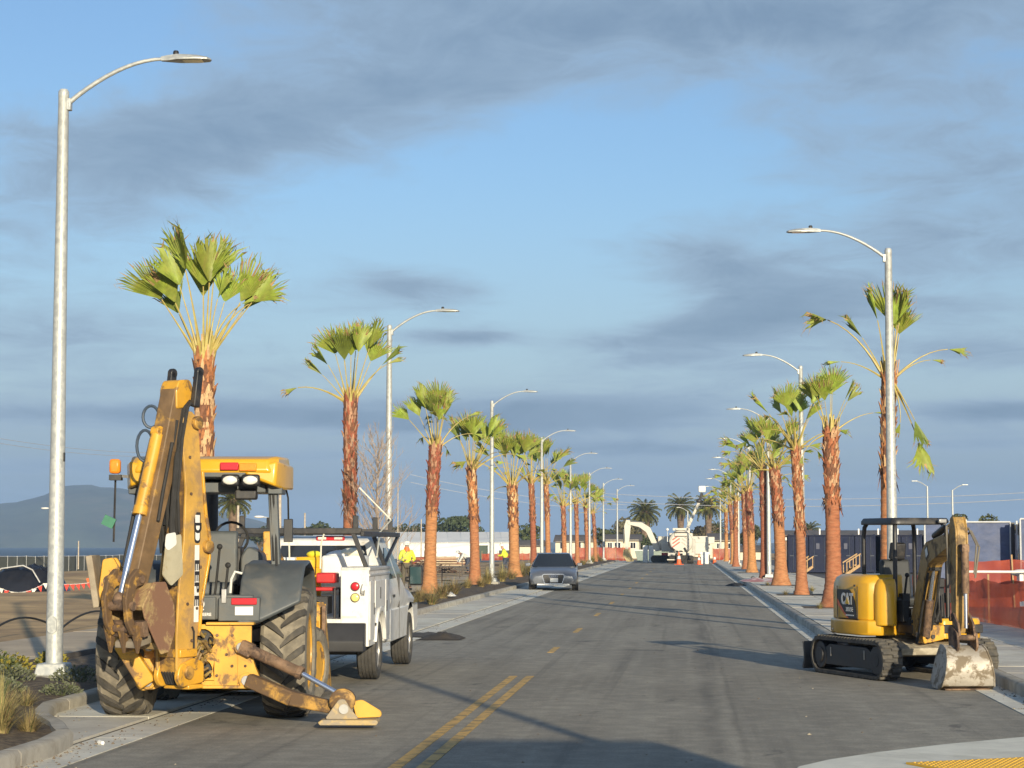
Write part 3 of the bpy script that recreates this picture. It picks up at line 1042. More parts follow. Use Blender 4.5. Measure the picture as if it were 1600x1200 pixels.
def palm(label, x, y, zb, H, rb, rm, seed, fronds, group, lean=(0.0, 0.0), detail=1.0, boots_from=0.55, scale=1.0, skirt=True):
    r = random.Random(seed)
    rm *= 0.86
    t = thing('palm_tree', label, 'palm tree', (x, y, zb), r.uniform(0, 0.1), group)
    n = 16
    rings = int(H / 0.085 * (0.6 + 0.4 * detail))
    mb = MB()
    vs = []
    for i in range(rings + 1):
        q = i / rings
        z = q * H
        rad = rm * (1.02 - 0.10 * q) + (rb - rm) * math.exp(-z / 0.42) + rm * 0.05 * math.exp(-((q - boots_from) / 0.05) ** 2)
        rad *= 1 + (0.026 if i % 2 else -0.016) + r.uniform(-0.016, 0.016)
        cx, cy = lean[0] * q * q, lean[1] * q * q
        for k in range(n):
            a = 2 * math.pi * k / n
            rr = rad * (1 + r.uniform(-0.018, 0.018))
            vs.append((cx + rr * math.cos(a), cy + rr * math.sin(a), z + r.uniform(-0.012, 0.012)))
    fs = [(i * n + k, i * n + (k + 1) % n, (i + 1) * n + (k + 1) % n, (i + 1) * n + k) for i in range(rings) for k in range(n)]
    fs.append(tuple(rings * n + k for k in range(n)))
    mb.add(vs, fs)
    mb.m = [1 if (i // n) / rings > boots_from + 0.02 else 0 for i in range(len(fs))]
    mb.build('trunk', [bark_red, bark_dark], t, fix=False, ang=60)
    # cut leaf bases wrapped round the upper trunk: shingled chips with jagged, curling ends
    mb = MB()
    z = H * boots_from
    row = 0
    while z < H + 0.05:
        q = z / H
        cx, cy = lean[0] * q * q, lean[1] * q * q
        cnt = 12 if detail > 0.6 else 8
        for k in range(cnt):
            a = 2 * math.pi * (k + 0.5 * (row % 2) + r.uniform(-0.18, 0.18)) / cnt
            rad = rm * (0.97 + 0.05 * q) * r.uniform(0.96, 1.06)
            w = rm * r.uniform(0.35, 0.60)
            h = r.uniform(0.13, 0.26)
            tl = (r.uniform(-0.02, 0.035) if r.random() < 0.8 else r.uniform(0.05, 0.10)) * min(1, rm / .2)
            ca, sa = math.cos(a), math.sin(a)
            tx, ty = -sa, ca

            def P(u, rr, zz):
                return (cx + ca * rr + tx * u, cy + sa * rr + ty * u, zz)
            sk = r.uniform(-0.5, 0.5) * w
            mb.mi(r.choice((0, 0, 1, 1, 1, 2, 2)))
            v = [P(-w * .5, rad * 0.96, z - 0.03), P(w * .5, rad * 0.96, z - 0.03), P(w * .34 + sk * .4, rad + tl * .5, z + h * .55), P(-w * .34 + sk * .4, rad + tl * .5, z + h * .55),
                 P(sk - w * .12, rad + tl, z + h * r.uniform(.85, 1.1)), P(sk + w * .16, rad + tl * .9, z + h), P(0, rad * 0.9, z + h * .5)]
            mb.add(v, [(0, 1, 2, 3), (3, 2, 5, 4), (1, 6, 2), (0, 3, 6), (2, 6, 5), (3, 4, 6)])
        z += 0.105
        row += 1
    if skirt:      # the torn collar where the smooth trunk begins
        for k in range(int(16 * detail) + 6):
            a = r.uniform(0, 2 * math.pi)
            zz = H * (boots_from + r.uniform(-0.02, 0.04))
            q = zz / H
            rad = rm * 1.12
            ca, sa = math.cos(a), math.sin(a)
            cx, cy = lean[0] * q * q, lean[1] * q * q
            L = r.uniform(0.12, 0.32)
            o = r.uniform(0.03, 0.14)
            w = r.uniform(0.03, 0.07)
            mb.mi(r.choice((1, 2, 2)))
            mb.add([(cx + ca * rad - sa * w, cy + sa * rad + ca * w, zz), (cx + ca * rad + sa * w, cy + sa * rad - ca * w, zz),
                    (cx + ca * (rad + o), cy + sa * (rad + o), zz - L)], [(0, 1, 2)])
    o = mb.build('leaf_base', [boot_pale, boot_red, bark_dark], t, fix=False, smooth=False)
    o['kind'] = 'stuff'
    mb = MB()          # stumps of old stalks round the growing point
    for k in range(18):
        a = 2.4 * k
        q = k / 18
        hh = r.uniform(.22, .45)
        b = Vector((lean[0] + math.cos(a) * rm * (1 - .7 * q), lean[1] + math.sin(a) * rm * (1 - .7 * q), H - .05 + .12 * q))
        mb.mi(r.choice((0, 0, 1))).bar(b, b + Vector((math.cos(a) * .07, math.sin(a) * .07, hh)), .075, .03, up=(math.cos(a), math.sin(a), 0), w2=.03, h2=.015)
    o = mb.build('stalk_stump', [petiole_m, boot_pale], t, fix=False, smooth=False)
    o['kind'] = 'stuff'
    for (me, az, lean_deg, roll, s_) in fronds:
        rot = Matrix.Rotation(R(az), 3, 'Z') @ Matrix.Rotation(R(lean_deg), 3, 'Y') @ Matrix.Rotation(R(roll), 3, 'Z')
        f = inst(me, 'frond', t, (lean[0] + 0.07 * math.cos(R(az)), lean[1] + 0.07 * math.sin(R(az)), H - 0.06), rot.to_euler(), s_ * scale)
    return t


def crown(seed, n=12, spreadout=1.0, dead=1):
    """a wind-tied crown: most leaves upright, a few arching"""
    r = random.Random(seed)
    out = []
    for i in range(n):
        az = 360 * i / n + r.uniform(-18, 18)
        u = r.random()
        if u < 0.48:
            out.append((r.choice(FR_FAN), az, r.uniform(2, 20) * spreadout, r.uniform(-70, 70), r.uniform(0.72, 1.0)))
        elif u < 0.76:
            out.append((r.choice(FR_HALF), az, r.uniform(12, 36) * spreadout, r.uniform(-60, 60), r.uniform(0.85, 1.1)))
        else:
            out.append((r.choice(FR_ARCH), az, r.uniform(18, 44) * spreadout, r.uniform(-30, 30), r.uniform(0.8, 1.05)))
    for i in range(2):
        out.append((r.choice(FR_ARCH), r.uniform(0, 360), r.uniform(38, 62), r.uniform(-40, 40), r.uniform(0.85, 1.1)))
    for i in range(dead):
        out.append((r.choice(FR_DEAD), r.uniform(0, 360), r.uniform(45, 85), 0, r.uniform(0.8, 1.1)))
    return out


PG = 'fan palms along the road'
F = FR_FAN
# azimuth 0 = towards +x (photo right), 270 = towards the camera
crown_a = [(F[1], 182, 33, -75, 1.0), (F[0], 190, 24, -60, .95), (F[3], 176, 27, -100, .8), (F[2], 232, 12, -20, 1.12), (F[4], 268, 3, 12, 1.0), (F[1], 300, 5, 30, 1.05), (F[5], 60, 5, 0, 1.02), (F[0], 110, 9, 20, 1.0),
           (F[4], 2, 15, 80, .82), (F[0], 358, 29, 78, 1.0), (F[2], 350, 38, 60, .9), (FR_HALF[1], 5, 34, 90, .9), (FR_ARCH[1], 345, 26, 40, 0.9), (FR_DEAD[0], 342, 18, 20, 1.0), (F[5], 205, 16, -50, .95), (FR_HALF[2], 330, 9, 50, .9)]
palm('tall fan palm with the fullest crown, rising behind the backhoe boom', -8.85, 37.6, 0.15, 5.2, 0.33, 0.205, 1, crown_a, PG, lean=(-0.02, 0), boots_from=0.55, skirt=False, scale=0.98)
crown_b = [(F[0], 275, 5, 10, 0.92), (F[4], 310, 11, 20, 0.9), (FR_HALF[2], 195, 26, 10, 0.82), (F[2], 70, 9, 10, 0.88), (FR_HALF[0], 186, 40, 30, 0.72), (F[3], 230, 8, 40, 0.85),
           (F[5], 345, 16, 40, 0.92), (FR_ARCH[0], 350, 30, 30, 0.85), (FR_HALF[1], 8, 34, 0, .9), (FR_DEAD[1], 182, 58, 0, 1.05), (F[1], 130, 10, 0, 0.85), (F[4], 0, 22, 75, .8), (F[2], 180, 14, -70, .82)]
palm('fan palm with one brown frond sticking out sideways, between the backhoe and the bare tree', -8.80, 54.0, 0.15, 5.5, 0.34, 0.20, 2, crown_b, PG, boots_from=0.50, scale=1.08)
left_palms = [
    (70.7, 5.05, 0.37, 0.235, 'fan palm with a thick trunk and spiky crown, beside the truck mirror', 0.56),
    (86.7, 4.85, 0.37, 0.225, 'fan palm with a torn bark collar, between the second truck palm and the third lamp', 0.58),
    (106.0, 4.7, 0.46, 0.30, 'fan palm with loose frayed bark and a hollow at its foot, beside the grey car', 0.58),
    (121.0, 5.3, 0.34, 0.20, 'slim fan palm rising just behind the nose of the grey car', 0.6),
    (134.0, 5.6, 0.32, 0.19, 'fan palm standing behind the roof of the grey car', 0.62),
    (151.0, 4.5, 0.32, 0.20, 'fan palm behind the tail of the grey car', 0.55),
    (167.0, 5.0, 0.32, 0.19, 'eighth fan palm from the truck in its row', 0.6),
    (185.0, 5.1, 0.30, 0.19, 'ninth fan palm from the truck in its row', 0.6),
    (203.0, 4.7, 0.30, 0.19, 'last fan palm of the car row, nearest the white excavator', 0.5)]
for i, (Y, H, rb, rm, lab, bf) in enumerate(left_palms):
    palm(lab, -8.75 + rs.uniform(-0.12, 0.12), Y, 0.15, H, rb, rm, 20 + i, crown(40 + i, 13 if Y < 110 else 11, 1.25, 2), PG, lean=(rs.uniform(-.22, .22), 0), detail=1.0 if Y < 95 else 0.6, boots_from=bf, scale=(1.05, 1.2, 1.5, 1.45, 1.4, 1.25, 1.25, 1.25, 1.25)[i])
A = FR_ARCH
thin_r = [(F[0], 330, 6, 40, 0.95), (FR_HALF[2], 20, 8, -25, 0.82), (FR_HALF[0], 188, 5, 0, 1.0), (F[1], 80, 4, 0, .95), (FR_HALF[1], 182, 26, 0, 0.80), (A[2], 178, 30, 40, 1.05), (A[1], 2, 46, 0, 0.85), (FR_DEAD[0], 355, 48, 0, 0.75), (A[0], 184, 56, 0, 0.7),
          (F[2], 330, 155, 0, 0.95), (FR_HALF[1], 320, 146, 10, 0.8), (FR_DEAD[1], 300, 148, 0, 0.8)]
palm('ragged fan palm with few long bent fronds, behind the lamp and the mini excavator', 4.28, 44.6, 0.15, 5.3, 0.28, 0.175, 3, thin_r + [(FR_HALF[1], 350, 5, 20, .95), (F[4], 0, 9, 80, .72), (FR_HALF[2], 300, 3, 0, .9), (FR_HALF[0], 20, 4, 60, .85)], PG, lean=(0.10, 0.1), boots_from=0.60)
r2 = [(F[0], 235, 13, 20, 0.72), (F[1], 190, 24, 10, 0.72), (F[4], 205, 18, 50, 0.75), (F[2], 285, 6, -20, 0.78), (FR_HALF[0], 350, 18, 0, 0.75), (FR_HALF[2], 10, 24, 20, 0.75), (A[0], 2, 52, 0, 0.85), (FR_DEAD[0], 215, 110, 0, 0.9), (F[5], 80, 8, 0, 0.72), (F[3], 150, 14, 0, .7)]
palm('fan palm with a broad flared foot, just past the mini excavator counterweight', 4.06, 57.6, 0.15, 4.85, 0.42, 0.235, 4, r2, PG, lean=(-0.05, 0), boots_from=0.58)
right_palms = [
    (3.95, 71.5, 5.0, 0.28, 0.19, 'slim fan palm standing right beside the second lamp behind the excavator', 0.45),
    (3.98, 87.5, 4.85, 0.45, 0.27, 'stout fan palm with a ragged bark skirt, beside the wooden steps', 0.56),
    (3.85, 102.0, 5.3, 0.32, 0.21, 'fan palm behind the pink sheeting on the kerb', 0.62),
    (4.6, 118.0, 5.2, 0.28, 0.18, 'pale slim fan palm second behind the pink sheeting', 0.6),
    (4.0, 126.0, 4.9, 0.40, 0.26, 'thick fan palm standing between the third and fourth lamps of the excavator row', 0.5),
    (4.1, 142.0, 5.1, 0.32, 0.21, 'fan palm just before the fourth lamp of the excavator row', 0.5),
    (3.8, 158.0, 5.0, 0.32, 0.20, 'fan palm just before the fifth lamp of the excavator row', 0.55),
    (4.0, 176.0, 5.0, 0.30, 0.20, 'fan palm between the fifth and sixth lamps of the excavator row', 0.55),
    (4.0, 204.0, 4.8, 0.30, 0.20, 'last fan palm of the excavator row', 0.55)]
for i, (X, Y, H, rb, rm, lab, bf) in enumerate(right_palms):
    palm(lab, X, Y, 0.15, H, rb, rm, 60 + i, crown(90 + i, 13 if Y < 110 else 11, 1.4, 2), PG, lean=(rs.uniform(-.25, .05), 0), detail=1.0 if Y < 95 else 0.6, boots_from=bf, scale=1.12 if Y < 100 else 1.25)
soil = mat('tree_well_soil', (0.11, 0.08, 0.05), 0.95, var=0.4, scale=8, col2=(0.2, 0.16, 0.1), amt=0.4, scale2=5, bump=0.6, bscale=20, world_space=True)
for i, (X, Y) in enumerate([(4.28, 44.6), (4.06, 57.6), (3.95, 71.5), (3.98, 87.5), (3.85, 102.0), (4.0, 126), (4.1, 142)]):
    struct(sheet([(X - 0.85, Y - 0.95), (X + 0.85, Y - 0.95), (X + 0.85, Y + 0.95), (X - 0.85, Y + 0.95)], 0.160, 'tree_well', soil))

# ---- feather palms with round heads beyond the end of the road
date_trunk = mat('date_trunk', (0.16, 0.11, 0.075), 0.9, var=0.35, scale=3, bump=0.4, bscale=10)


def pinnate_mesh(seed, L=2.6):
    r = random.Random(seed)
    mb = MB()
    pts = []
    p = Vector((0, 0, 0))
    n = 9
    for i in range(n + 1):
        q = i / n
        a = R(8) + q ** 1.3 * R(72)
        pts.append(p.copy())
        p += Vector((math.sin(a), 0, math.cos(a))) * (L / n)
    for i in range(n):
        a, b = pts[i], pts[i + 1]
        for s_ in (-1, 1):
            for j in range(3):
                o = a + (b - a) * ((j + r.random() * .5) / 3)
                ln = 0.42 * math.sin(math.pi * min(0.95, 0.18 + 0.8 * (i + j / 3) / n)) + 0.06
                e = o + Vector((0.12, s_ * ln, -0.16 - 0.2 * r.random())) + (b - a) * 0.7
                mb.add([o, o + (b - a) * 0.42, e], [(0, 1, 2)])
    return mb.mesh('frond', [frond_deep], smooth=False, fix=False)


PIN = [pinnate_mesh(i) for i in range(4)]


def date_palm(label, x, y, zb, H, rt, cs, seed, nf=46, group=None):
    r = random.Random(seed)
    t = thing('date_palm', label, 'palm tree', (x, y, zb), 0, group)
    MB().lathe([(rt * 1.3, -0.3), (rt * 1.05, 0.5), (rt, H * .6), (rt * 1.25, H * .86), (rt * 1.5, H), (rt * .8, H + .4)], n=10).build('trunk', date_trunk, t)
    for i in range(nf):
        az = 137.5 * i
        tilt = -6 + 112 * (i / nf) ** 0.8
        rot = Matrix.Rotation(R(az), 3, 'Z') @ Matrix.Rotation(R(tilt), 3, 'Y')
        inst(PIN[i % 4], 'frond', t, (0, 0, H + 0.1), rot.to_euler(), cs * r.uniform(0.85, 1.1))
    return t


DG = 'round-headed palms beyond the end of the road'
date_palm('round-headed palm with a thick brown skirt, above the white excavator arm', gx(1008, 300), 300, 0, 6.2, 0.62, 1.02, 1, 60, DG)
date_palm('round-headed palm on a bare trunk, above the tanker truck', gx(1063, 300), 300, 0, 7.0, 0.45, 0.95, 2, 52, DG)
date_palm('round-headed palm behind the lifted platform of the bucket truck', gx(1106, 310), 310, 0, 7.2, 0.45, 1.0, 3, 52, DG)
date_palm('small round-headed palm half hidden behind the excavator palm row', gx(1262, 300), 300, 0, 3.6, 0.4, 0.75, 4, 40, DG)
date_palm('shaggy palm seen through the backhoe cab', gx(357, 150), 150, -0.2, 5.0, 0.3, 0.62, 5, 52, None)
date_palm('distant palm with drooping head seen behind the tall dark trees of the cross street', gx(1120, 330), 330, 0, 4.0, 0.4, 0.75, 6, 40, None)

# ================================================================== TREES AND PLANTS
crown_dark = mat('cypress_leaf', (0.050, 0.066, 0.024), 0.8, var=0.45, scale=1.3, rnd=0.2, trans=0.1)
crown_mid = mat('tree_leaf', (0.075, 0.092, 0.03), 0.8, var=0.45, scale=1.5, rnd=0.2, trans=0.15)
crown_brown = mat('brown_tree_leaf', (0.10, 0.085, 0.045), 0.85, var=0.45, scale=1.5, rnd=0.2, trans=0.1)
trunk_m = mat('tree_bark', (0.12, 0.09, 0.06), 0.9, var=0.3, scale=4)


def tree(label, x, y, zb, W, H, seed, m, trunk_h=1.0, n=1500, leaf=0.28, group=None, flat=1.0):
    r = random.Random(seed)
    t = thing('tree', label, 'tree', (x, y, zb), 0, group)
    mb = MB()
    mb.tube([(0, 0, -0.3), (0.05, 0, trunk_h), (0.1, 0, H * .6)], [W * .045, W * .035, W * .015], 7)
    lobes = []
    for i in range(11):
        a = r.uniform(0, 6.28)
        q = r.random() ** 0.6
        lobes.append((math.cos(a) * W * .36 * q, math.sin(a) * W * .3 * q, trunk_h + (H - trunk_h) * r.uniform(.3, .84), W * r.uniform(.13, .24)))
        mb.tube([(0.05, 0, trunk_h * .8), (lobes[-1][0] * .6, lobes[-1][1] * .6, lobes[-1][2] * .8), lobes[-1][:3]], [W * .018, W * .012, W * .004], 5)
    mb.build('trunk', trunk_m, t)
    mb = MB()
    for i in range(n):
        lx, ly, lz, lr = r.choice(lobes)
        d = Vector((r.gauss(0, 1), r.gauss(0, 1), r.gauss(0, 1))).normalized()
        rr = lr * (0.55 + 0.5 * r.random() ** 0.5)
        p = Vector((lx, ly, lz)) + Vector((d.x * rr, d.y * rr, d.z * rr * 0.72 * flat))
        if p.z < trunk_h * 0.5:
            continue
        u = (d + Vector((r.uniform(-.8, .8), r.uniform(-.8, .8), r.uniform(-.8, .8)))).normalized()
        w = u.orthogonal().normalized() * leaf * r.uniform(.6, 1.3)
        v = u.cross(w).normalized() * leaf * r.uniform(.5, 1.1)
        mb.add([p - w, p + v * .6, p + w, p - v * .6 + u * leaf * .3], [(0, 1, 2), (0, 2, 3)])
    mb.build('crown', m, t, fix=False, smooth=False)
    return t


TG = 'dark trees beyond the white sheds'
tree('dark spreading cypress behind the white shed roof, beside the palms', gx(708, 345), 345, 0, 10.5, 6.6, 1, crown_dark, 2.5, 2200, 0.34, TG, 0.6)
tree('dark low tree behind the white shed at the truck mirror', gx(640, 350), 350, 0, 7, 5.2, 2, crown_dark, 1.5, 1500, 0.34, TG)
tree('dark round tree seen between the truck and the backhoe post', gx(497, 345), 345, 0, 7.5, 5.2, 3, crown_dark, 1.2, 1500, 0.34, TG)
tree('dark trees seen through the backhoe cab beside the far palm', gx(400, 350), 350, 0, 6.5, 4.6, 4, crown_dark, 1.0, 1200, 0.34, TG)
tree('green tree between the tent ends and the grey car row', gx(826, 330), 330, 0, 5, 5.0, 5, crown_mid, 1.0, 1000, 0.3, TG)
tree('green leafy tree behind the last palms of the car row', gx(942, 330), 330, 0, 4.5, 4.6, 6, crown_mid, 0.6, 1000, 0.28)
tree('brown-green wide tree behind the house at the end of the road', gx(992, 345), 345, 0, 9.0, 6.3, 7, crown_brown, 1.5, 2000, 0.32)
tree('dark bushy tree under the white excavator arm', gx(1012, 290), 290, 0, 4.2, 3.4, 8, crown_dark, 0.4, 1200, 0.25)
tree('brown-green tree behind the bucket truck arm', gx(1096, 320), 320, 0, 5.5, 5.2, 9, crown_brown, 1.0, 1200, 0.3)
tree('green tree behind the excavator palm row at the cross street', gx(1172, 300), 300, 0, 4.5, 4.8, 10, crown_mid, 0.5, 1200, 0.28)
tree('leafy tree showing above the blue screened fence behind the bucket stick', gx(1508, 130), 130, 0, 2.9, 3.85, 11, crown_mid, 1.4, 1600, 0.13)
tree('sparse tree at the very edge above the fence panels', gx(1592, 130), 130, 0, 2.2, 3.6, 12, crown_brown, 1.2, 900, 0.13)

# bare young tree beside the truck
twig_m = mat('bare_twig', (0.34, 0.27, 0.215), 0.85, var=0.25, scale=9)


def bare_tree(label, x, y, zb, H, seed):
    r = random.Random(seed)
    t = thing('bare_tree', label, 'tree', (x, y, zb))
    mb, tw = MB(), MB()
    mb.tube([(0, 0, 0), (0.02, 0, H * .3), (-0.02, 0, H * .62), (0.03, 0, H * .9)], [0.055, 0.045, 0.028, 0.008], 7)

    def grow(p, d, L, rad, dep):
        pts = [p]
        q = p.copy()
        dd = d.copy()
        for i in range(3):
            dd = (dd + Vector((r.uniform(-.12, .12), r.uniform(-.12, .12), 0.07))).normalized()
            q = q + dd * L / 3
            pts.append(q.copy())
        tw.tube(pts, [rad, rad * .8, rad * .6, rad * .35], 4, cap=False)
        if dep > 0:
            for k in range(r.choice((2, 3, 3))):
                b = pts[r.choice((1, 2, 3))]
                nd = (dd + Vector((r.uniform(-.8, .8), r.uniform(-.8, .8), r.uniform(.0, .6)))).normalized()
                grow(b.copy(), nd, L * r.uniform(.5, .75), rad * .55, dep - 1)
    for i in range(58):
        h = H * (0.16 + 0.76 * i / 58)
        a = i * 2.4
        d = Vector((math.cos(a) * .75, math.sin(a) * .75, 0.75)).normalized()
        grow(Vector((0, 0, h)), d, (0.9 - 0.5 * i / 58) * H * .24, 0.016, 3)
    mb.build('trunk', twig_m, t)
    tw.build('branches', twig_m, t, fix=False)
    return t


bare_tree('leafless young tree with thin upright twigs beside the utility truck cab', gx(588, 52), 52.0, 0.15, 4.6, 5)

grass_dry = mat('dry_grass', (0.40, 0.32, 0.13), 0.8, var=0.3, scale=6, trans=0.25, rnd=0.1)
grass_green = mat('green_grass', (0.13, 0.15, 0.05), 0.8, var=0.3, scale=6, trans=0.25, rnd=0.1)
grass_brown = mat('brown_grass', (0.21, 0.14, 0.07), 0.85, var=0.35, scale=6, trans=0.2, rnd=0.1)


def grass_mesh(seed, n, H, W, mix=(0.6, 0.2, 0.2)):
    r = random.Random(seed)
    mb = MB()
    for i in range(n):
        a = r.uniform(0, 6.283)
        q = r.random() ** 0.6
        b = Vector((math.cos(a) * W * .12 * r.random(), math.sin(a) * W * .12 * r.random(), -0.03))
        h = H * r.uniform(.55, 1.1) * (1 - 0.35 * q)
        out = W * .62 * q * r.uniform(.6, 1.15)
        sd = Vector((-math.sin(a), math.cos(a), 0)) * r.uniform(0.0035, 0.007)
        u = r.random()
        mb.mi(0 if u < mix[0] else 1 if u < mix[0] + mix[1] else 2)
        d = Vector((math.cos(a), math.sin(a), 0))
        prev = None
        vs = []
        for k in range(5):
            s_ = k / 4
            p = b + d * out * s_ ** 1.7 + Vector((0, 0, h * (s_ - 0.22 * q * s_ ** 3)))
            w = sd * (1.2 - s_)
            vs += [p - w, p + w]
        mb.add(vs, [(2 * k, 2 * k + 1, 2 * k + 3, 2 * k + 2) for k in range(4)])
    return mb.mesh('grass', [grass_dry, grass_green, grass_brown], smooth=False, fix=False)


GRS = [grass_mesh(1, 420, 0.75, 0.8), grass_mesh(2, 300, 0.5, 0.75, (0.75, 0.1, 0.15)), grass_mesh(3, 260, 0.55, 0.8, (0.3, 0.15, 0.55)), grass_mesh(4, 240, 0.42, 0.7, (0.5, 0.3, 0.2))]


def clump(k, label, x, y, s_, group=None, z=None):
    o = inst(GRS[k], 'grass_clump', None, (x, y, bed_z(x, y) - 0.02 if z is None else z), (0, 0, rs.uniform(0, 6)), s_)
    return tag(o, label, 'ornamental grass', group)


clump(0, 'tall straw-coloured grass clump at the photo edge, in the bed nearest the camera', -6.35, 18.9, 0.84)
clump(1, 'low fanned straw grass clump beside the tall one, by the curved kerb', -6.22, 19.35, 0.66)
clump(0, 'upright green-gold grass clump behind the tall straw one', -6.85, 20.3, 0.8)
clump(3, 'small green grass tuft behind the curved kerb near the lamp footing', -7.2, 22.3, 0.65)
clump(0, 'bushy pale grass clump partly cut by the photo edge', -6.9, 19.3, .95)
clump(3, 'short grass tuft between the gold shrubs and the photo edge', -7.9, 22.9, 0.8)
GLAB = ['rounded brown-gold grass clump in front of the white rag', 'straw tuft just right of the thick spiky palm foot', 'dark brown grass clump behind the white rag', 'pale upright grass clump by the third lamp, nearer the palm', 'straw grass clump right of the torn-collar palm foot', 'tall straw clump between the third lamp and the frayed palm', 'brown clump at the foot of the frayed palm', 'short grass tuft by the truck mirror', 'brown clump partly behind the thick spiky palm', 'low straw tuft left of the third lamp foot', 'straw clump between the frayed palm and the grey car', 'brown clump next to the hollow palm foot by the car']
GG = 'grass clumps in the bed beside the truck and car'
for i, (k, px, Y, s_) in enumerate([(2, 690, 66, 1.15), (1, 655, 62, 0.95), (2, 708, 71, 1.1), (0, 762, 88, 0.9), (1, 730, 80, 0.8), (0, 785, 95, 1.0), (2, 800, 101, 1.0), (3, 640, 57, 0.9), (2, 676, 60, 0.9), (1, 752, 84, 0.9), (0, 828, 112, 1.0), (2, 815, 107, 1.0)]):
    clump(k, GLAB[i], max(-9.4, min(-7.35, gx(px, Y))), Y, s_ * 1.35, GG)
for i in range(17):
    Y = 118 + i * 5.8
    clump(i % 4, 'clump of dry grass along the planting bed beyond the parked car', -8.6 + rs.uniform(-0.9, 0.8), Y + rs.uniform(-1, 1), rs.uniform(1.0, 1.4), 'grass clumps in the bed beyond the car')
TLAB = ['grass tuft at the foot of the ragged palm behind the excavator', 'grass tuft in front of the broad-footed palm', 'grass tuft right of the broad-footed palm foot', 'grass tuft left of the slim palm beside the second lamp', 'grass tuft right of the second lamp foot', 'grass tuft left of the stout palm foot', 'grass tuft right of the palm behind the pink sheeting', 'grass tuft left of the palm behind the pink sheeting']
for i, (X, Y) in enumerate([(4.0, 43.4), (3.6, 56.4), (4.5, 56.9), (3.4, 71.3), (4.6, 76.5), (3.4, 87), (4.6, 102), (3.3, 103)]):
    clump((1, 3)[i % 2], TLAB[i], X, Y, 0.55, 'grass tufts in the pavement tree wells', 0.15)

leaf_gold = mat('gold_leaf', (0.32, 0.27, 0.045), 0.6, var=0.3, scale=7, trans=0.3)
leaf_green = mat('shrub_leaf', (0.10, 0.12, 0.045), 0.6, var=0.35, scale=7, trans=0.2, rnd=0.15)
leaf_sage = mat('sage_leaf', (0.15, 0.165, 0.10), 0.7, var=0.3, scale=7, trans=0.2, rnd=0.1)


def shrub_mesh(seed, n, W, H, leaf, mix):
    r = random.Random(seed)
    mb = MB()
    for i in range(n):
        a = r.uniform(0, 6.283)
        q = r.random() ** 0.5
        p = Vector((math.cos(a) * W * .5 * q, math.sin(a) * W * .5 * q, H * (0.1 + 0.9 * r.random() ** .7) * (1 - 0.6 * q * q)))
        u = Vector((math.cos(a) * .6, math.sin(a) * .6, r.uniform(.2, 1))).normalized()
        w = u.orthogonal().normalized()
        w = (Matrix.Rotation(r.uniform(0, 6.28), 3, u) @ w) * leaf * .32
        mb.mi(0 if r.random() < mix else 1)
        e = p + u * leaf * r.uniform(.7, 1.2)
        mid = (p + e) / 2 + Vector((0, 0, leaf * .1))
        mb.add([p, mid - w, e, mid + w], [(0, 1, 2), (0, 2, 3)])
    for i in range(10):
        a = r.uniform(0, 6.28)
        mb.mi(1).tube([(0, 0, -.05), (math.cos(a) * W * .25, math.sin(a) * W * .25, H * .6)], [0.008, 0.004], 4, cap=False)
    return mb


SH_GOLD = shrub_mesh(1, 260, 0.55, 0.38, 0.085, 0.75).mesh('shrub', [leaf_gold, leaf_green], smooth=False, fix=False)
SH_SAGE = shrub_mesh(2, 420, 0.8, 0.30, 0.06, 0.8).mesh('shrub', [leaf_sage, leaf_green], smooth=False, fix=False)
SH_GREEN = shrub_mesh(3, 420, 0.7, 0.42, 0.075, 0.2).mesh('shrub', [leaf_gold, leaf_green], smooth=False, fix=False)


def shrub(me, label, x, y, s_, group=None):
    return tag(inst(me, 'shrub', None, (x, y, bed_z(x, y) - .03), (0, 0, rs.uniform(0, 6)), s_), label, 'shrub', group)


SG = 'low shrubs in the bed round the nearest lamp'
shrub(SH_GOLD, 'yellow-leaved shrub just right of the nearest lamp pole', -7.85, 28.9, .85, SG)
shrub(SH_GOLD, 'yellow-leaved shrub touching the backhoe tyre', -7.45, 29.6, .9, SG)
shrub(SH_GREEN, 'dark green shrub between the lamp footing and the backhoe tyre', -7.4, 28.0, .9, SG)
shrub(SH_GOLD, 'yellow-leaved shrub left of the lamp pole, the one nearer the pole', -8.75, 28.2, .75, SG)
shrub(SH_GOLD, 'yellow-leaved shrub left of the lamp pole, the one nearer the photo edge', -9.2, 28.0, .75, SG)
shrub(SH_SAGE, 'grey-green low shrub in front of the lamp footing', -7.75, 26.0, .8, SG)
shrub(SH_SAGE, 'grey-green spreading shrub left of the lamp footing', -8.5, 25.6, .8, SG)
shrub(SH_SAGE, 'grey-green shrub behind the tall straw grass', -8.1, 24.0, .8, SG)
shrub(SH_GREEN, 'dark green shrub at the photo edge behind the straw grass', -8.9, 26.2, .9, SG)
shrub(SH_SAGE, 'grey-green shrub behind the curved kerb', -7.3, 23.9, .6, SG)

# ================================================================== BACKHOE LOADER
def rpoly(pts, rad, n=4):
    """rounds the corners of a polygon"""
    out = []
    m = len(pts)
    for i in range(m):
        p0, p, p1 = Vector(pts[i - 1]), Vector(pts[i]), Vector(pts[(i + 1) % m])
        r_ = rad[i] if isinstance(rad, (list, tuple)) else rad
        a = (p0 - p)
        b = (p1 - p)
        r_ = min(r_, a.length * .45, b.length * .45)
        if r_ < 1e-4:
            out.append(tuple(p))
            continue
        A, B = p + a.normalized() * r_, p + b.normalized() * r_
        for k in range(n + 1):
            t = k / n
            q = A * (1 - t) ** 2 + p * 2 * t * (1 - t) + B * t * t
            out.append((q.x, q.y))
    return out


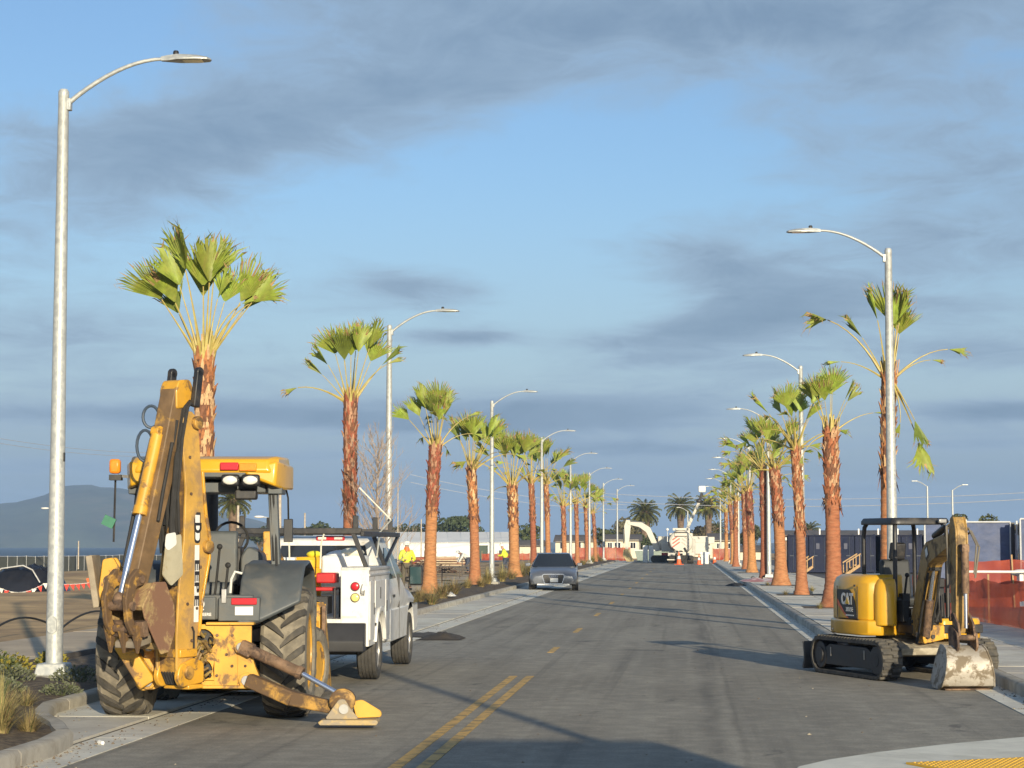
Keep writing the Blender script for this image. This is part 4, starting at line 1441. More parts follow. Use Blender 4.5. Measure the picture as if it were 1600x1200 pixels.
def lug_tyre(r, w, lugs, lug_h=0.035, tilt=0.30):
    mb = MB()
    hw = w / 2
    mb.lathe([(r * .60, -hw * .80), (r * .66, -hw * .97), (r * .80, -hw), (r * .92, -hw * .96), (r * .965, -hw * .80), (r * .975, 0), (r * .965, hw * .80), (r * .92, hw * .96), (r * .80, hw), (r * .66, hw * .97), (r * .60, hw * .80)], axis='x', n=44, close=False)
    mb.mi(1)
    for i in range(lugs):
        for sgn in (-1, 1):
            th0 = 2 * math.pi * (i + (0.5 if sgn > 0 else 0)) / lugs
            rings = []
            for q in (0.0, 0.3, 0.65, 0.93, 1.02):
                x = sgn * hw * (-0.06 + q * 1.02)
                th = th0 + tilt * q ** 0.85
                half = (0.030 + 0.014 * q) / r * (0.6 if q == 0 or q > 1 else 1)
                base = r * .955 if q < .9 else r * .90
                top = r * .975 + lug_h if q < .9 else r * (.955 if q < 1 else .90) + lug_h * .5
                ring = []
                for rr, d in ((base, -half * 1.25), (top, -half), (top, half), (base, half * 1.25)):
                    ring.append((x, rr * math.sin(th + d), rr * math.cos(th + d)))
                rings.append(ring)
            mb.loft(rings)
    return mb


def rim_lathe(r, w, n=28):
    hw = w / 2
    return MB().lathe([(r * .60, hw * .80), (r * .62, hw * .86), (r * .56, hw * .84), (r * .54, hw * .45), (r * .40, hw * .30), (r * .26, hw * .34), (r * .24, hw * .55), (r * .10, hw * .6), (0, hw * .6)], axis='x', n=n).lathe([(r * .60, -hw * .80), (r * .55, -hw * .8), (r * .5, -hw * .3), (0, -hw * .25)], axis='x', n=n)


BH = thing('backhoe_loader', 'muddy yellow backhoe loader seen from behind with its boom folded up and one stabiliser down', 'backhoe', (-5.24, 22.6, 0.015), R(4.5))
RY, RR, RW = 0.0, 0.70, 0.50
lug_m = mat('tyre_lug', (.055, .05, .043), .8, var=.3, scale=9, col2=(.14, .12, .09), amt=.3, scale2=5, soft=.3)
tyre_me = lug_tyre(RR, RW, 20).mesh('tyre', [tyre_dusty, lug_m], ang=30)
rim_me = rim_lathe(RR, RW).mesh('rim', yellow)
for sx in (-1, 1):
    w = inst(tyre_me, 'wheel', BH, (sx * 0.88, RY, RR), (R(20 if sx > 0 else 3), 0, 0))
    inst(rim_me, 'rim', w, (0, 0, 0), (0, 0, 0 if sx > 0 else math.pi))
ft_me = lug_tyre(0.44, 0.29, 16, 0.02, 0.25).mesh('tyre', [tyre_dusty, lug_m], ang=30)
fr_me = rim_lathe(0.44, 0.29).mesh('rim', yellow)
for sx in (-1, 1):
    w = inst(ft_me, 'wheel', BH, (sx * 0.87, 2.12, 0.44), (0, 0, R(-13)))
    inst(fr_me, 'rim', w, (0, 0, 0), (0, 0, 0 if sx > 0 else math.pi))
# chassis, axles
mb = MB().box((0, 0.9, .70), (0.62, 3.0, .36)).cyl((-.62, 0, .68), (.62, 0, .68), .13).cyl((-.75, 2.12, .45), (.75, 2.12, .45), .08).box((0, 2.5, .72), (.7, .5, .4)).box((0, 0.1, 0.62), (0.5, 0.6, 0.5))
mb.build('chassis', black, BH, bevel=.02)
# hood in front of the cab
hood_p = rpoly([(-.46, .92), (.46, .92), (.46, 1.42), (.36, 1.60), (-.36, 1.60), (-.46, 1.42)], .08)
MB().prism(hood_p, 'y', 1.05, 2.75).build('hood', grey_plastic, BH, bevel=.02)
MB().cyl((-.25, 1.75, 1.55), (-.25, 1.75, 2.02), .055, 14).mi(1).cyl((-.25, 1.75, 2.02), (-.25, 1.75, 2.62), .075, 14).build('exhaust_stack', [steel, black], BH)
# rear fenders
for sx in (-1, 1):
    mb = MB()
    secs = []
    for a in range(-38, 131, 13):
        y, z = -.86 * math.sin(R(a + 90 - 62)) , .72 + .86 * math.cos(R(a + 90 - 62))
        secs.append((y, z))
    prof = [(-1.02, 1.02), (-.98, 1.16), (-.74, 1.50), (-.45, 1.66), (0.1, 1.70), (.55, 1.60), (.85, 1.30), (.88, 1.05)]
    inn = [(y * .94, z - .05) for y, z in prof]
    prof_o = [(-.93, 1.27), (-.90, 1.34), (-.72, 1.50)] + prof[3:]
    inn_o = [(-.88, 1.26), (-.85, 1.31)] + [(y * .94, z - .05) for y, z in prof_o[2:]]
    mb.loft([[(sx * .44, y, z) for y, z in prof + inn[::-1]], [(sx * .70, y, z) for y, z in [(-1.0, 1.08), (-.96, 1.20)] + prof[2:] + inn[2:][::-1] + [(-.90, 1.15), (-.94, 1.05)]], [(sx * 1.10, y, z) for y, z in prof_o + inn_o[::-1]]])
    mb.prism([(-.93, 1.0), (-.7, 1.44), (-.43, 1.6), (.1, 1.63), (.53, 1.54), (.80, 1.28), (.80, 1.0)], 'x', sx * .44, sx * .50)
    mb.build('fender', grey_plastic, BH, bevel=.03, seg=3)
# operator platform, rear console with lamp and sticker
MB().box((0, .15, 1.02), (.96, 1.7, .08)).build('floor', black, BH)
con = MB()
con.prism(rpoly([(-.92, 1.08), (-.86, 1.08), (-.80, 1.34), (-.92, 1.34)], .02), 'x', -.62, .60)
con.box((.46, -.955, 1.19), (.44, .10, .25)).box((.03, -.93, 1.20), (.36, .08, .24))
con.build('rear_console', grey_plastic, BH, bevel=.015)
rl = MB().box((.515, -1.014, 1.275), (.27, .02, .07)).build('tail_lamp', red_lens, BH, bevel=.008)
MB().box((.515, -1.010, 1.175), (.19, .008, .09)).build('sticker', white_plain, BH)
text('Q', 'lettering', 0.14, white_plain, BH, (.035, -.975, 1.24), (R(90), 0, 0), 0.004)
text('DEERE', 'lettering', 0.045, white_plain, BH, (.10, -.975, 1.135), (R(90), 0, 0), 0.001)
MB().box((.30, -.99, 1.33), (.055, .05, .15)).build('reflector_post', steel, BH, bevel=.006)
# seat, controls, steering wheel
seat = MB()
seat.prism(rpoly([(.02, 1.30), (.55, 1.30), (.58, 1.44), (.05, 1.46)], .05), 'x', -.28, .24)
seat.prism(rpoly([(.42, 1.42), (.52, 1.42), (.62, 2.02), (.50, 2.03)], .05), 'x', -.27, .23)
seat.box((-.02, .3, 1.18), (.34, .4, .26))
seat.build('seat', grey_plastic, BH, bevel=.03, seg=3)
MB().box((-.40, .35, 1.5), (.14, .7, .12)).box((.36, .35, 1.48), (.14, .7, .14)).box((0, .85, 1.45), (.5, .25, .8)).build('side_consoles', black, BH, bevel=.03)
mb = MB()
for (x0, y0, x1, y1, zt) in ((-.02, -.55, -.10, -.62, 1.78), (.10, -.55, .19, -.60, 1.82), (.22, -.5, .27, -.52, 1.62), (-.14, -.5, -.17, -.5, 1.64)):
    mb.mi(0).tube([(x0, y0, 1.05), ((x0 + x1) / 2, y0, 1.4), (x1, y1, zt)], .014, 7)
    mb.mi(0).ball((x1, y1, zt + .03), .032, 8, 6)
mb.box((.05, -.52, 1.16), (.5, .3, .22))
mb.build('control_levers', rubber_black, BH)
mb = MB()
cx, cy, cz = .10, .95, 1.95
mb.tube([(cx + .19 * math.cos(a) , cy - .06 * math.sin(a), cz + .18 * math.sin(a)) for a in [2 * math.pi * k / 20 for k in range(21)]], .016, 7, cap=False)
mb.bar((cx - .18, cy, cz), (cx + .18, cy, cz), .03, .02).tube([(cx, cy, cz), (cx, cy + .3, 1.5)], .035, 8)
mb.build('steering_wheel', rubber_black, BH)
MB().tube([(.29, -.45, 1.35), (.30, -.45, 1.5), (.34, -.46, 1.58), (.42, -.46, 1.56)], .014, 6).build('cable', white_plain, BH)
MB().prism(rpoly([(.26, 1.4), (.56, 1.4), (.50, 1.78), (.34, 1.86), (.26, 1.74)], .05), 'y', .55, .95).build('dash_cowl', grey_plastic, BH, bevel=.02)
# loader tower seen through the cab
MB().bar((.52, 1.15, .95), (.50, 1.25, 2.02), .13, .16, up=(0, 1, 0)).build('loader_tower', yellow, BH, bevel=.015)
MB().bar((-.52, 1.15, .95), (-.52, 1.25, 1.95), .13, .16, up=(0, 1, 0)).build('loader_tower', yellow, BH, bevel=.015)

# roof on two posts
roof = MB()
roof.loft([[(-.72, -.62, 2.66), (.72, -.62, 2.66), (.70, -.58, 2.79), (-.70, -.58, 2.79)],
           [(-.82, -.52, 2.60), (.82, -.52, 2.60), (.80, -.44, 2.83), (-.80, -.44, 2.83)],
           [(-.82, .6, 2.62), (.82, .6, 2.62), (.79, .6, 2.86), (-.79, .6, 2.86)],
           [(-.80, 1.05, 2.64), (.80, 1.05, 2.64), (.74, 1.0, 2.80), (-.74, 1.0, 2.80)]])
for sx in (-1, 1):      # deep corner pods
    roof.loft([[(sx * .46, -.60, 2.62), (sx * .78, -.60, 2.50), (sx * .80, -.58, 2.78), (sx * .46, -.60, 2.70)],
               [(sx * .46, -.30, 2.58), (sx * .86, -.35, 2.46), (sx * .87, -.35, 2.76), (sx * .46, -.30, 2.70)],
               [(sx * .46, .5, 2.60), (sx * .86, .5, 2.48), (sx * .86, .5, 2.76), (sx * .46, .5, 2.70)]])
roof.build('roof', yellow_clean, BH, bevel=.03, seg=3)
MB().loft([[(-.46, -.60, 2.60), (.46, -.60, 2.60), (.46, -.60, 2.655), (-.46, -.60, 2.655)], [(-.44, .9, 2.50), (.44, .9, 2.50), (.44, .9, 2.66), (-.44, .9, 2.66)]]).box((0, .1, 2.50), (1.3, .9, .12)).build('headliner', grey_plastic, BH, bevel=.01)
MB().box((.29, -.635, 2.715), (.20, .03, .085)).build('roof_lamp', red_lens, BH, bevel=.01)
MB().box((.49, -.632, 2.708), (.19, .03, .085)).build('roof_lamp', orange_lens, BH, bevel=.01)
for x in (.30, .52, -.30, -.52):
    hs = MB().box((x, -.60, 2.565), (.20, .10, .13)).build('work_lamp', black, BH, bevel=.03, seg=3)
    MB().ball((x, -.655, 2.565), (.078, .02, .048), 14, 8).build('lens', clear_lens, hs)
MB().box((.44, -.35, 2.42), (.24, .12, .12)).build('mirror', black, BH, bevel=.02)
for sx in (-1, 1):
    mb = MB()
    mb.bar((sx * .72, -.30, 2.55), (sx * .78, -.40, 1.60), .10, .11, up=(0, 1, 0))
    mb.bar((sx * .78, -.40, 1.62), (sx * .70, -.40, 1.10), .10, .12, up=(0, 1, 0))
    mb.box((sx * .76, -.25, 2.50), (.16, .34, .16))
    p = mb.build('roof_post', grey_plastic, BH, bevel=.012)
    MB().tube([(sx * .735, -.37, 2.45), (sx * .755, -.375, 2.1), (sx * .775, -.41, 1.95), (sx * .79, -.46, 1.7), (sx * .80, -.5, 1.5)], .014, 6).tube([(sx * .70, -.36, 2.45), (sx * .73, -.40, 2.0), (sx * .76, -.47, 1.7)], .012, 6).build('cable', rubber_black, p)
# beacon lamp and mirror on the roof's far corner, with its bracket
mb = MB().box((-.97, -.50, 2.72), (.12, .10, .16))
mb.build('turn_lamp', orange_lens, BH, bevel=.03)
MB().box((-.97, -.45, 2.60), (.13, .12, .06)).bar((-.95, -.45, 2.62), (-.72, -.40, 2.60), .03, .03).tube([(-.98, -.42, 2.6), (-.99, -.42, 1.9)], .012, 6).build('lamp_bracket', black, BH)
MB().box((-1.02, -.55, 2.12), (.13, .03, .11), (0, R(25), 0)).build('tag', mat('green_tag', (.03, .17, .10), .5), BH)
MB().box((.80, .55, 2.03), (.10, .06, .26)).tube([(.80, .55, 2.15), (.80, .5, 2.4), (.78, .45, 2.5)], .012, 6).build('side_mirror', black, BH, bevel=.02)

# rear frame: two plates with a top flange and round openings packed with hoses
fr = MB()
X0, X1 = .0, .60
HX = .08
holes = [(HX, .86, .13), (HX, .56, .11)]
# right plate as strips round the openings
fr.box(((HX + .132 + X1) / 2, -1.02, .70), (X1 - HX - .132, .05, .66))
fr.box((HX, -1.02, 1.01), (.264, .05, .05)).box((HX, -1.02, .71), (.264, .05, .07)).box((HX, -1.02, .42), (.264, .05, .05))
for hx, hz, hr in holes:      # rounded inner corners
    for a0 in (0, 90, 180, 270):
        cs, ss = (1, 1) if a0 == 0 else (-1, 1) if a0 == 90 else (-1, -1) if a0 == 180 else (1, -1)
        poly = [(hx + cs * .135, hz + ss * hr)] + [(hx + hr * math.cos(R(a0 + 90 - k * 15)), hz + hr * math.sin(R(a0 + 90 - k * 15))) for k in range(7)]
        fr.prism(poly, 'y', -1.043, -.997)
fr.prism(rpoly([(.46, .38), (.66, .36), (.70, .46), (.64, .60), (.60, .75), (.46, .75)], .04), 'y', -1.06, -.98)
fr.box((.38, -1.02, 1.045), (.50, .18, .025)).box((.34, -1.04, .385), (.50, .16, .03))
# left plate
fr.prism(rpoly([(-.62, .40), (-.56, .34), (-.40, .36), (-.30, .42), (-.26, .98), (-.46, .98), (-.52, .75)], .04), 'y', -1.05, -.99)
fr.box((0, -.93, .70), (1.0, .06, .62))
fr.build('rear_frame', yellow, BH, bevel=.008)
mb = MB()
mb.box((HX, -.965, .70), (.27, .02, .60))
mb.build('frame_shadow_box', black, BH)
hm = [mat('hose_brown', (.20, .13, .05), .6, var=.4, scale=20), mat('brass_fitting', (.50, .36, .12), .4, metal=.5, var=.3, scale=20), rubber_black]
mb = MB()
rb = random.Random(4)
for hx, hz, hr in holes:
    for k in range(22):
        a, q = rb.uniform(0, 6.28), rb.random() ** .5 * hr * .92
        x, z = hx + q * math.cos(a), hz + q * math.sin(a)
        mb.mi(rb.choice((0, 0, 1, 2)))
        mb.tube([(x, -.99, z), (x + rb.uniform(-.04, .04), -1.06, z + rb.uniform(-.04, .04)), (x + rb.uniform(-.09, .05), -1.10 - rb.uniform(0, .04), z - rb.uniform(-.04, .09))], .016, 6)
for k in range(14):
    mb.mi(rb.choice((0, 1)))
    x, z = rb.uniform(-.06, .16), rb.uniform(.5, .95)
    mb.tube([(x, -1.06, z), (x - .05, -1.13, z + rb.uniform(-.06, .06)), (x - .10, -1.16, z - .10)], .014, 6)
o = mb.build('hydraulic_hoses', hm, BH)
o['kind'] = 'stuff'
pins = [(.50, .80, .05), (.56, .45, .055), (-.47, .80, .045), (-.48, .44, .055)]
for x, z, r_ in pins:
    MB().cyl((x, -1.05, z), (x, -1.10, z), r_ * 1.5, 18).mi(1).cyl((x, -1.10, z), (x, -1.115, z), r_, 16).build('pivot_pin', [yellow, steel], BH, bevel=.004)

# right stabiliser, down
P0, P1 = Vector((.58, -1.12, .46)), Vector((1.64, -1.36, .16))
mb = MB()
mid = (P0 + P1) / 2 + Vector((-.05, 0, -.035))
mb.bar(P0, mid, .14, .14, w2=.14, h2=.155).bar(mid - (mid - P0).normalized() * .015, P1, .137, .152, w2=.11, h2=.12)
mb.build('stabiliser_arm', yellow_worn, BH, bevel=.015)
c0, c1, c2 = Vector((.52, -1.10, .80)), Vector((1.16, -1.24, .53)), Vector((1.60, -1.33, .30))
cy = MB().bar(c0 + Vector((-.02, 0, .01)), c0 + (c1 - c0) * .16, .11, .14).cyl(c0, c1, .062, 16).cyl(c1 - (c1 - c0).normalized() * .06, c1, .072, 16).build('stabiliser_cylinder', rust, BH, bevel=.006)
MB().cyl(c1, c2, .027, 14).build('piston_rod', chrome, cy)
pd = MB()
pd.prism(rpoly([(1.38, .03), (1.96, .03), (1.98, .06), (1.96, .085), (1.40, .085), (1.36, .06)], .01), 'y', -1.62, -1.26)
for yy in (-1.52, -1.34):
    pd.prism(rpoly([(1.42, .085), (1.78, .085), (1.68, .20), (1.63, .29), (1.57, .29)], .04), 'y', yy - .02, yy + .02)
pd.build('stabiliser_pad', mat('worn_pad', (.46, .33, .14), .6, var=.2, scale=5, col2=(.30, .25, .18), amt=.55, scale2=5, bump=.1), BH, bevel=.008)
MB().loft([[(1.60 + .135 * math.cos(R(a)) * k, y_, .27 + .125 * math.sin(R(a)) * k) for a in range(0, 360, 20)] for y_, k in ((-1.50, .9), (-1.49, 1), (-1.37, 1), (-1.36, .9))]).build('pad_boss', yellow_worn, BH)
MB().cyl((1.62, -1.56, .19), (1.62, -1.54, .19), .05, 16).build('pivot_pin', steel, BH)
MB().prism(rpoly([(1.74, .09), (2.0, .10), (2.0, .16), (1.80, .28), (1.70, .26)], .03), 'y', -1.44, -1.40).build('pad_lug', yellow, BH, bevel=.006)

# left stabiliser, folded up
mb = MB()
q0, q1, q2 = Vector((-.46, -1.14, .42)), Vector((-.74, -1.18, .85)), Vector((-.86, -1.18, 1.46))
mb.bar(q0, q1, .19, .15, up=(0, 1, 0), w2=.17).bar(q1 - (q1 - q0).normalized() * .02, q2, .168, .147, up=(0, 1, 0), w2=.20, h2=.15)
mb.build('stabiliser_arm', yellow, BH, bevel=.015)
mb = MB()
mb.prism(rpoly([(-.98, 1.28), (-.74, 1.22), (-.70, 1.52), (-.82, 1.74), (-.93, 1.72)], .03), 'y', -1.30, -1.24)
mb.prism(rpoly([(-.98, 1.28), (-.74, 1.22), (-.70, 1.52), (-.82, 1.74), (-.93, 1.72)], .03), 'y', -1.12, -1.06)
mb.build('pad_bracket', yellow, BH, bevel=.008)
MB().cyl((-.86, -1.33, 1.50), (-.86, -1.30, 1.50), .055, 18).build('pivot_pin', rust, BH)
MB().bar((-.97, -1.18, 1.22), (-1.06, -1.18, 1.76), .07, .42, up=(0, 1, 0)).build('stabiliser_pad', mat('worn_pad'.replace('pad', 'shoe'), (.30, .25, .18), .7, var=.25, scale=5, bump=.1), BH, bevel=.01)
cy = MB().cyl((-.42, -1.10, .80), (-.66, -1.10, 1.12), .058, 14).build('stabiliser_cylinder', rust, BH, bevel=.006)
MB().cyl((-.66, -1.10, 1.12), (-.78, -1.12, 1.36), .027, 12).build('piston_rod', chrome, cy)

# ---- boom, dipper, bucket, swung to the shoreward side. u = outwards from the machine, n = sideways, z = up
SW = R(31)
PIV = Vector((-.13, -1.22, 0))
KU = 0.92          # the arm folded in tighter
TB = Matrix(((-math.sin(SW) * KU, math.cos(SW), 0, PIV.x), (-math.cos(SW) * KU, -math.sin(SW), 0, PIV.y), (0, 0, .955, .015), (0, 0, 0, 1)))


def up(u, n, z):
    return (u, n, z)


sw = MB(TB)
sw.prism(rpoly([(-.22, .44), (.16, .40), (.24, .50), (.20, .64), (-.05, .72), (-.22, .66)], .05), 'y', -.17, -.11)
sw.prism(rpoly([(-.22, .44), (.16, .40), (.24, .50), (.20, .64), (-.05, .72), (-.22, .66)], .05), 'y', .11, .17)
sw.box((.06, 0, .77), (.30, .36, .09)).box((-.08, 0, .40), (.26, .34, .05)).cyl((-.20, 0, .38), (-.20, 0, .96), .075, 16)
sw.build('swing_casting', yellow, BH, bevel=.012)
mb = MB(TB)
for k in range(6):
    n0 = -.085 + .034 * k
    mb.tube([(-.05, n0, .84), (.10, n0 * 1.1, .70), (.17, n0 * 1.1, .56), (.10, n0, .44), (-.06, n0, .40)], .016, 7)
mb.build('swing_hoses', rubber_black, BH)
# boom: two side plates with a filler web between
boom_poly = [(.12, .44), (.22, .56), (.23, .95), (.20, 1.45), (.12, 2.0), (.10, 2.55), (.18, 3.18), (.16, 3.36), (.02, 3.42), (-.10, 3.30), (-.16, 2.75), (-.23, 2.25), (-.30, 2.02), (-.30, 1.80), (-.18, 1.35), (-.13, .95), (-.12, .60), (-.02, .44)]
yellow_boom = mat('boom_yellow', (0.52, 0.30, 0.06), 0.5, var=0.2, scale=3, col2=(0.30, 0.19, 0.09), amt=0.45, scale2=3.2, soft=0.25, bump=0.08)
bp = rpoly(boom_poly, .06, 3)
mb = MB(TB)
mb.prism(bp, 'y', .115, .145)
mb.prism(bp, 'y', -.145, -.115)
inner = [(u * .86 + .0, z) for u, z in boom_poly]
mb.mi(1).prism([(u * .84, .44 + (z - .44) * .985 + .02) for u, z in boom_poly], 'y', -.116, .116)
# raised rim flange along the forward edge
mb.build('boom', [yellow_boom, yellow_worn], BH, bevel=.006)
MB(TB).prism([(-.16, 2.75), (-.23, 2.25), (-.30, 2.02), (-.30, 1.80), (-.18, 1.35), (-.13, .95), (-.16, .95), (-.21, 1.35), (-.33, 1.8), (-.33, 2.04), (-.26, 2.28), (-.19, 2.75)], 'y', .09, .165).build('boom_flange', yellow, BH, bevel=.005)
for u_, z_ in ((-.27, 1.92), (-.05, 3.28), (.06, .56)):
    MB(TB).cyl((u_, .14, z_), (u_, .20, z_), .073, 18).build('boom_pin', yellow_worn, BH, bevel=.006)
# white DEERE strip down the boom's right plate (reads from top to bottom)
dl = MB(TB)
dl.prism(rpoly([(-.155, 1.96), (-.055, 1.96), (-.045, 2.22), (-.085, 2.30), (-.155, 2.30)], [.05, .05, .01, .01, .01]), 'y', .1455, .1475)
dl.build('decal', black, BH)
dl = MB(TB)
dl.prism(rpoly([(-.14, 1.99), (-.07, 1.99), (-.06, 2.27), (-.14, 2.27)], [.04, .04, .0, .0]), 'y', .1475, .1490)
dl.prism([(-.135, 1.10), (-.055, 1.10), (-.060, 1.94), (-.138, 1.94)], 'y', .1475, .1490)
dl.build('decal', white_plain, BH)
rotm = (TB.to_3x3() @ Matrix(((0, 1, 0), (0, 0, 1), (1, 0, 0))).transposed())


def on_boom(body, u, z, size, m, b):
    # text in the (u, z) plane of the right plate, reading downwards: its x axis runs down, its y axis runs towards +u... seen from outside (+n)
    ex = TB.to_3x3() @ Vector((0, 0, -1))
    ez = TB.to_3x3() @ Vector((0, 1, 0))
    ey = ez.cross(ex)
    M = Matrix((ex, ey, ez)).transposed()
    p = TB @ Vector((u, .1495, z))
    return text(body, 'lettering', size, m, BH, p, M.to_euler(), b, .0008)


on_boom('D', -.100, 2.13, .15, black, .008)
on_boom('EERE', -.098, 1.53, .105, black, .004).scale = (2.2, 1, 1)
# boom cylinder and hoses in the dark upper part
mb = MB(TB)
mb.cyl((.20, 0, 2.15), (.10, 0, 3.05), .07, 14).box((.06, 0, 3.1), (.16, .17, .30))
for n0 in (-.10, -.07, .07, .10, .13):
    mb.tube([(.20, n0, 1.95 + n0), (.26, n0 * 1.2, 2.5), (.20, n0 * 1.25, 3.1), (.12, n0 * 1.3, 3.45), (.02, n0 * 1.2, 3.52)], .019, 7)
mb.tube([(.24, .02, 2.0), (.32, .05, 2.6), (.22, .10, 3.3)], .022, 7)
mb.build('boom_hoses', rubber_black, BH)
MB(TB).cyl((.235, .045, 1.93), (.225, .045, 2.14), .05, 12).build('rod_eye', yellow_worn, BH)
# two hose loops standing off the dipper head
mb = MB(TB)
for cz, rr_ in ((3.34, .12), (3.02, .17)):
    mb.tube([(.375 + .05 * math.cos(a) - (cz - 3.2) * .3, -.16 - .07 * math.cos(a), cz + rr_ * math.sin(a) + .0) for a in [R(20 + 375 * k / 20) for k in range(21)]], .017, 7)
mb.build('hose_loop', mat('blue_hose', (.04, .06, .09), .5), BH)
# dipper stick: box tapering from the head down to the bucket pivot
d0, d1 = Vector((.13, 0, 3.62)), Vector((.80, 0, 1.36))
dip = MB(TB)
dip.bar(d0, Vector((.30, 0, 2.95)), .20, .24, up=(1, 0, 0), w2=.20, h2=.27).bar(Vector((.298, 0, 2.96)), d1, .198, .268, up=(1, 0, 0), w2=.15, h2=.20)
dip.build('dipper', mat('dipper_brown', (.17, .105, .05), .6, var=.3, scale=5, col2=(.42, .24, .05), amt=.26, scale2=4, soft=.15, bump=.1), BH, bevel=.012)
MB(TB).prism(rpoly([(-.02, 3.46), (.24, 3.42), (.25, 3.64), (.20, 3.74), (.02, 3.76), (-.04, 3.68)], .04), 'y', -.115, .115).build('dipper_head', yellow, BH, bevel=.012)
for n0 in (-.17, .19):
    MB(TB).bar((.02, n0, 3.45), (-.04, n0, 3.86), .06, .10, up=(1, 0, 0)).cyl((-.04, n0 - .03, 3.84), (-.04, n0 + .03, 3.84), .055, 12).build('head_lug', black, BH, bevel=.01)
MB(TB).prism(rpoly([(.24, 3.38), (.31, 3.38), (.36, 3.10), (.28, 3.10)], .01), 'y', -.09, .09).build('head_recess', black, BH)
# bucket cylinder on the outer face
b0, b1, b2 = Vector((.40, -.02, 3.14)), Vector((.68, -.02, 2.26)), Vector((.98, -.02, 1.38))
cy = MB(TB).cyl(b0, b1, .068, 18).cyl(b1 - (b1 - b0).normalized() * .10, b1, .078, 18).cyl(b0 + Vector((0, -.05, .03)), b0 + Vector((0, .05, .03)), .06, 12).build('bucket_cylinder', yellow, BH, bevel=.005)
MB(TB).cyl(b1, b2, .036, 16).build('piston_rod', chrome, cy)
MB(TB).tube([(.36, -.13, 3.1), (.62, -.14, 2.3), (.80, -.13, 1.7)], .02, 7).tube([(.33, .13, 3.05), (.48, .13, 2.5), (.55, .13, 2.2)], .02, 7).build('dipper_hose', rubber_black, BH)
MB(TB).ball((.99, -.02, 1.36), (.075, .07, .09), 12, 8).build('rod_end', rust, BH)
# curved guide links
for n0 in (-.15, .13):
    lk = [(.74, 1.62), (.90, 1.70), (1.04, 1.58), (1.10, 1.36), (1.06, 1.12), (.96, .98), (.90, 1.02), (.97, 1.18), (.98, 1.36), (.92, 1.50), (.80, 1.52)]
    MB(TB).prism(rpoly(lk, .035, 3), 'y', n0 - .028, n0 + .028).build('guide_link', yellow_worn, BH, bevel=.01)
for u_, z_, r_ in ((1.0, 1.30, .05), (.86, 1.58, .04), (.93, 1.06, .045)):
    MB(TB).cyl((u_, -.20, z_), (u_, .18, z_), r_, 14).build('link_pin', rust, BH)
# bucket curled in below the dipper: shell, side plates, teeth
sec = [(.92, 1.30), (.74, 1.54), (.54, 1.54), (.40, 1.30), (.38, 1.02), (.48, .82)]
bk = MB(TB)
sh = sec + [(u + (.05 if i > 2 else 0), z - .05) for i, (u, z) in reversed(list(enumerate(sec)))]
bk.prism(sec + [(.54, .89), (.45, 1.05), (.47, 1.26), (.58, 1.46), (.71, 1.46), (.88, 1.25)], 'y', -.26, .22)
for n0 in (-.265, .225):
    bk.prism(rpoly([(.92, 1.30), (.74, 1.55), (.54, 1.55), (.39, 1.30), (.37, 1.02), (.47, .80), (.60, .78), (.88, 1.18)], .02), 'y', n0 - .012, n0 + .012)
bk.build('bucket', mat('muddy_bucket', (.36, .25, .11), .7, var=.3, scale=5, col2=(.19, .10, .06), amt=.5, scale2=3.5, bump=.15), BH, bevel=.008)
MB(TB).bar((.86, 0, .98), (.90, 0, 1.14), .08, .5, up=(0, 1, 0)).build('cutting_edge', rust, BH, bevel=.006)
for n0 in (-.20, -.02, .16):
    MB(TB).loft([[(.84, n0 - .045, 1.10), (.84, n0 + .045, 1.10), (.98, n0 + .045, 1.10), (.98, n0 - .045, 1.10)],
                 [(.86, n0 - .035, .98), (.86, n0 + .035, .98), (.95, n0 + .035, .98), (.95, n0 - .035, .98)],
                 [(.89, n0 - .012, .80), (.89, n0 + .012, .80), (.91, n0 + .012, .80), (.91, n0 - .012, .80)]]).build('tooth', yellow_worn, BH, bevel=.004)
MB(TB).prism(rpoly([(.66, 1.02), (.90, .92), (.90, .85), (.64, .90)], .02), 'y', -.15, .14).build('wear_shoe', mat('grey_shoe', (.22, .185, .14), .6, var=.2, bump=.1), BH, bevel=.01)
# pale scuffed plate and a torn white sticker
MB(TB).prism(rpoly([(.36, 1.50), (.50, 1.62), (.44, 2.02), (.20, 2.06), (.16, 1.62)], .03), 'y', .15, .165).build('scuff_plate', mat('scuffed_plate', (.40, .36, .25), .55, var=.15, scale=4, col2=(.3, .22, .10), amt=.3), BH)
MB(TB).prism(rpoly([(.28, 1.95), (.42, 1.88), (.48, 1.92), (.46, 2.06), (.30, 2.08)], .03), 'y', .165, .169).build('sticker', white_plain, BH)

# ---- loader at the front
for sx in (-1, 1):
    ar = MB()
    ar.bar((sx * .55, 1.2, 1.75), (sx * .70, 2.2, 1.18), .11, .22).bar((sx * .70, 2.2, 1.18), (sx * .72, 3.1, .45), .108, .218)
    ar.build('loader_arm', yellow, BH, bevel=.012)
    cy = MB().cyl((sx * .88, 2.75, .93), (sx * .88, 2.75, .45), .055, 14).build('loader_cylinder', yellow, BH, bevel=.004)
    MB().cyl((sx * .88, 2.75, .93), (sx * .88, 2.75, 1.16), .026, 12).build('piston_rod', chrome, cy)
    MB().box((sx * .88, 2.75, .30), (.09, .12, .24)).build('cylinder_foot', rust, BH, bevel=.01)
lb = MB()
bs = [(2.95, 1.16), (2.90, 1.10), (2.90, .16), (2.98, .06), (3.8, .03), (3.8, .07), (3.02, .10), (2.95, .20), (2.95, 1.05)]
lb.prism(bs, 'x', -.98, .98)
for sx in (-1, 1):
    lb.prism([(2.92, 1.14), (2.91, .10), (3.75, .05), (3.4, .5)], 'x', sx * .98, sx * 1.01)
lb.build('loader_bucket', yellow, BH, bevel=.008)
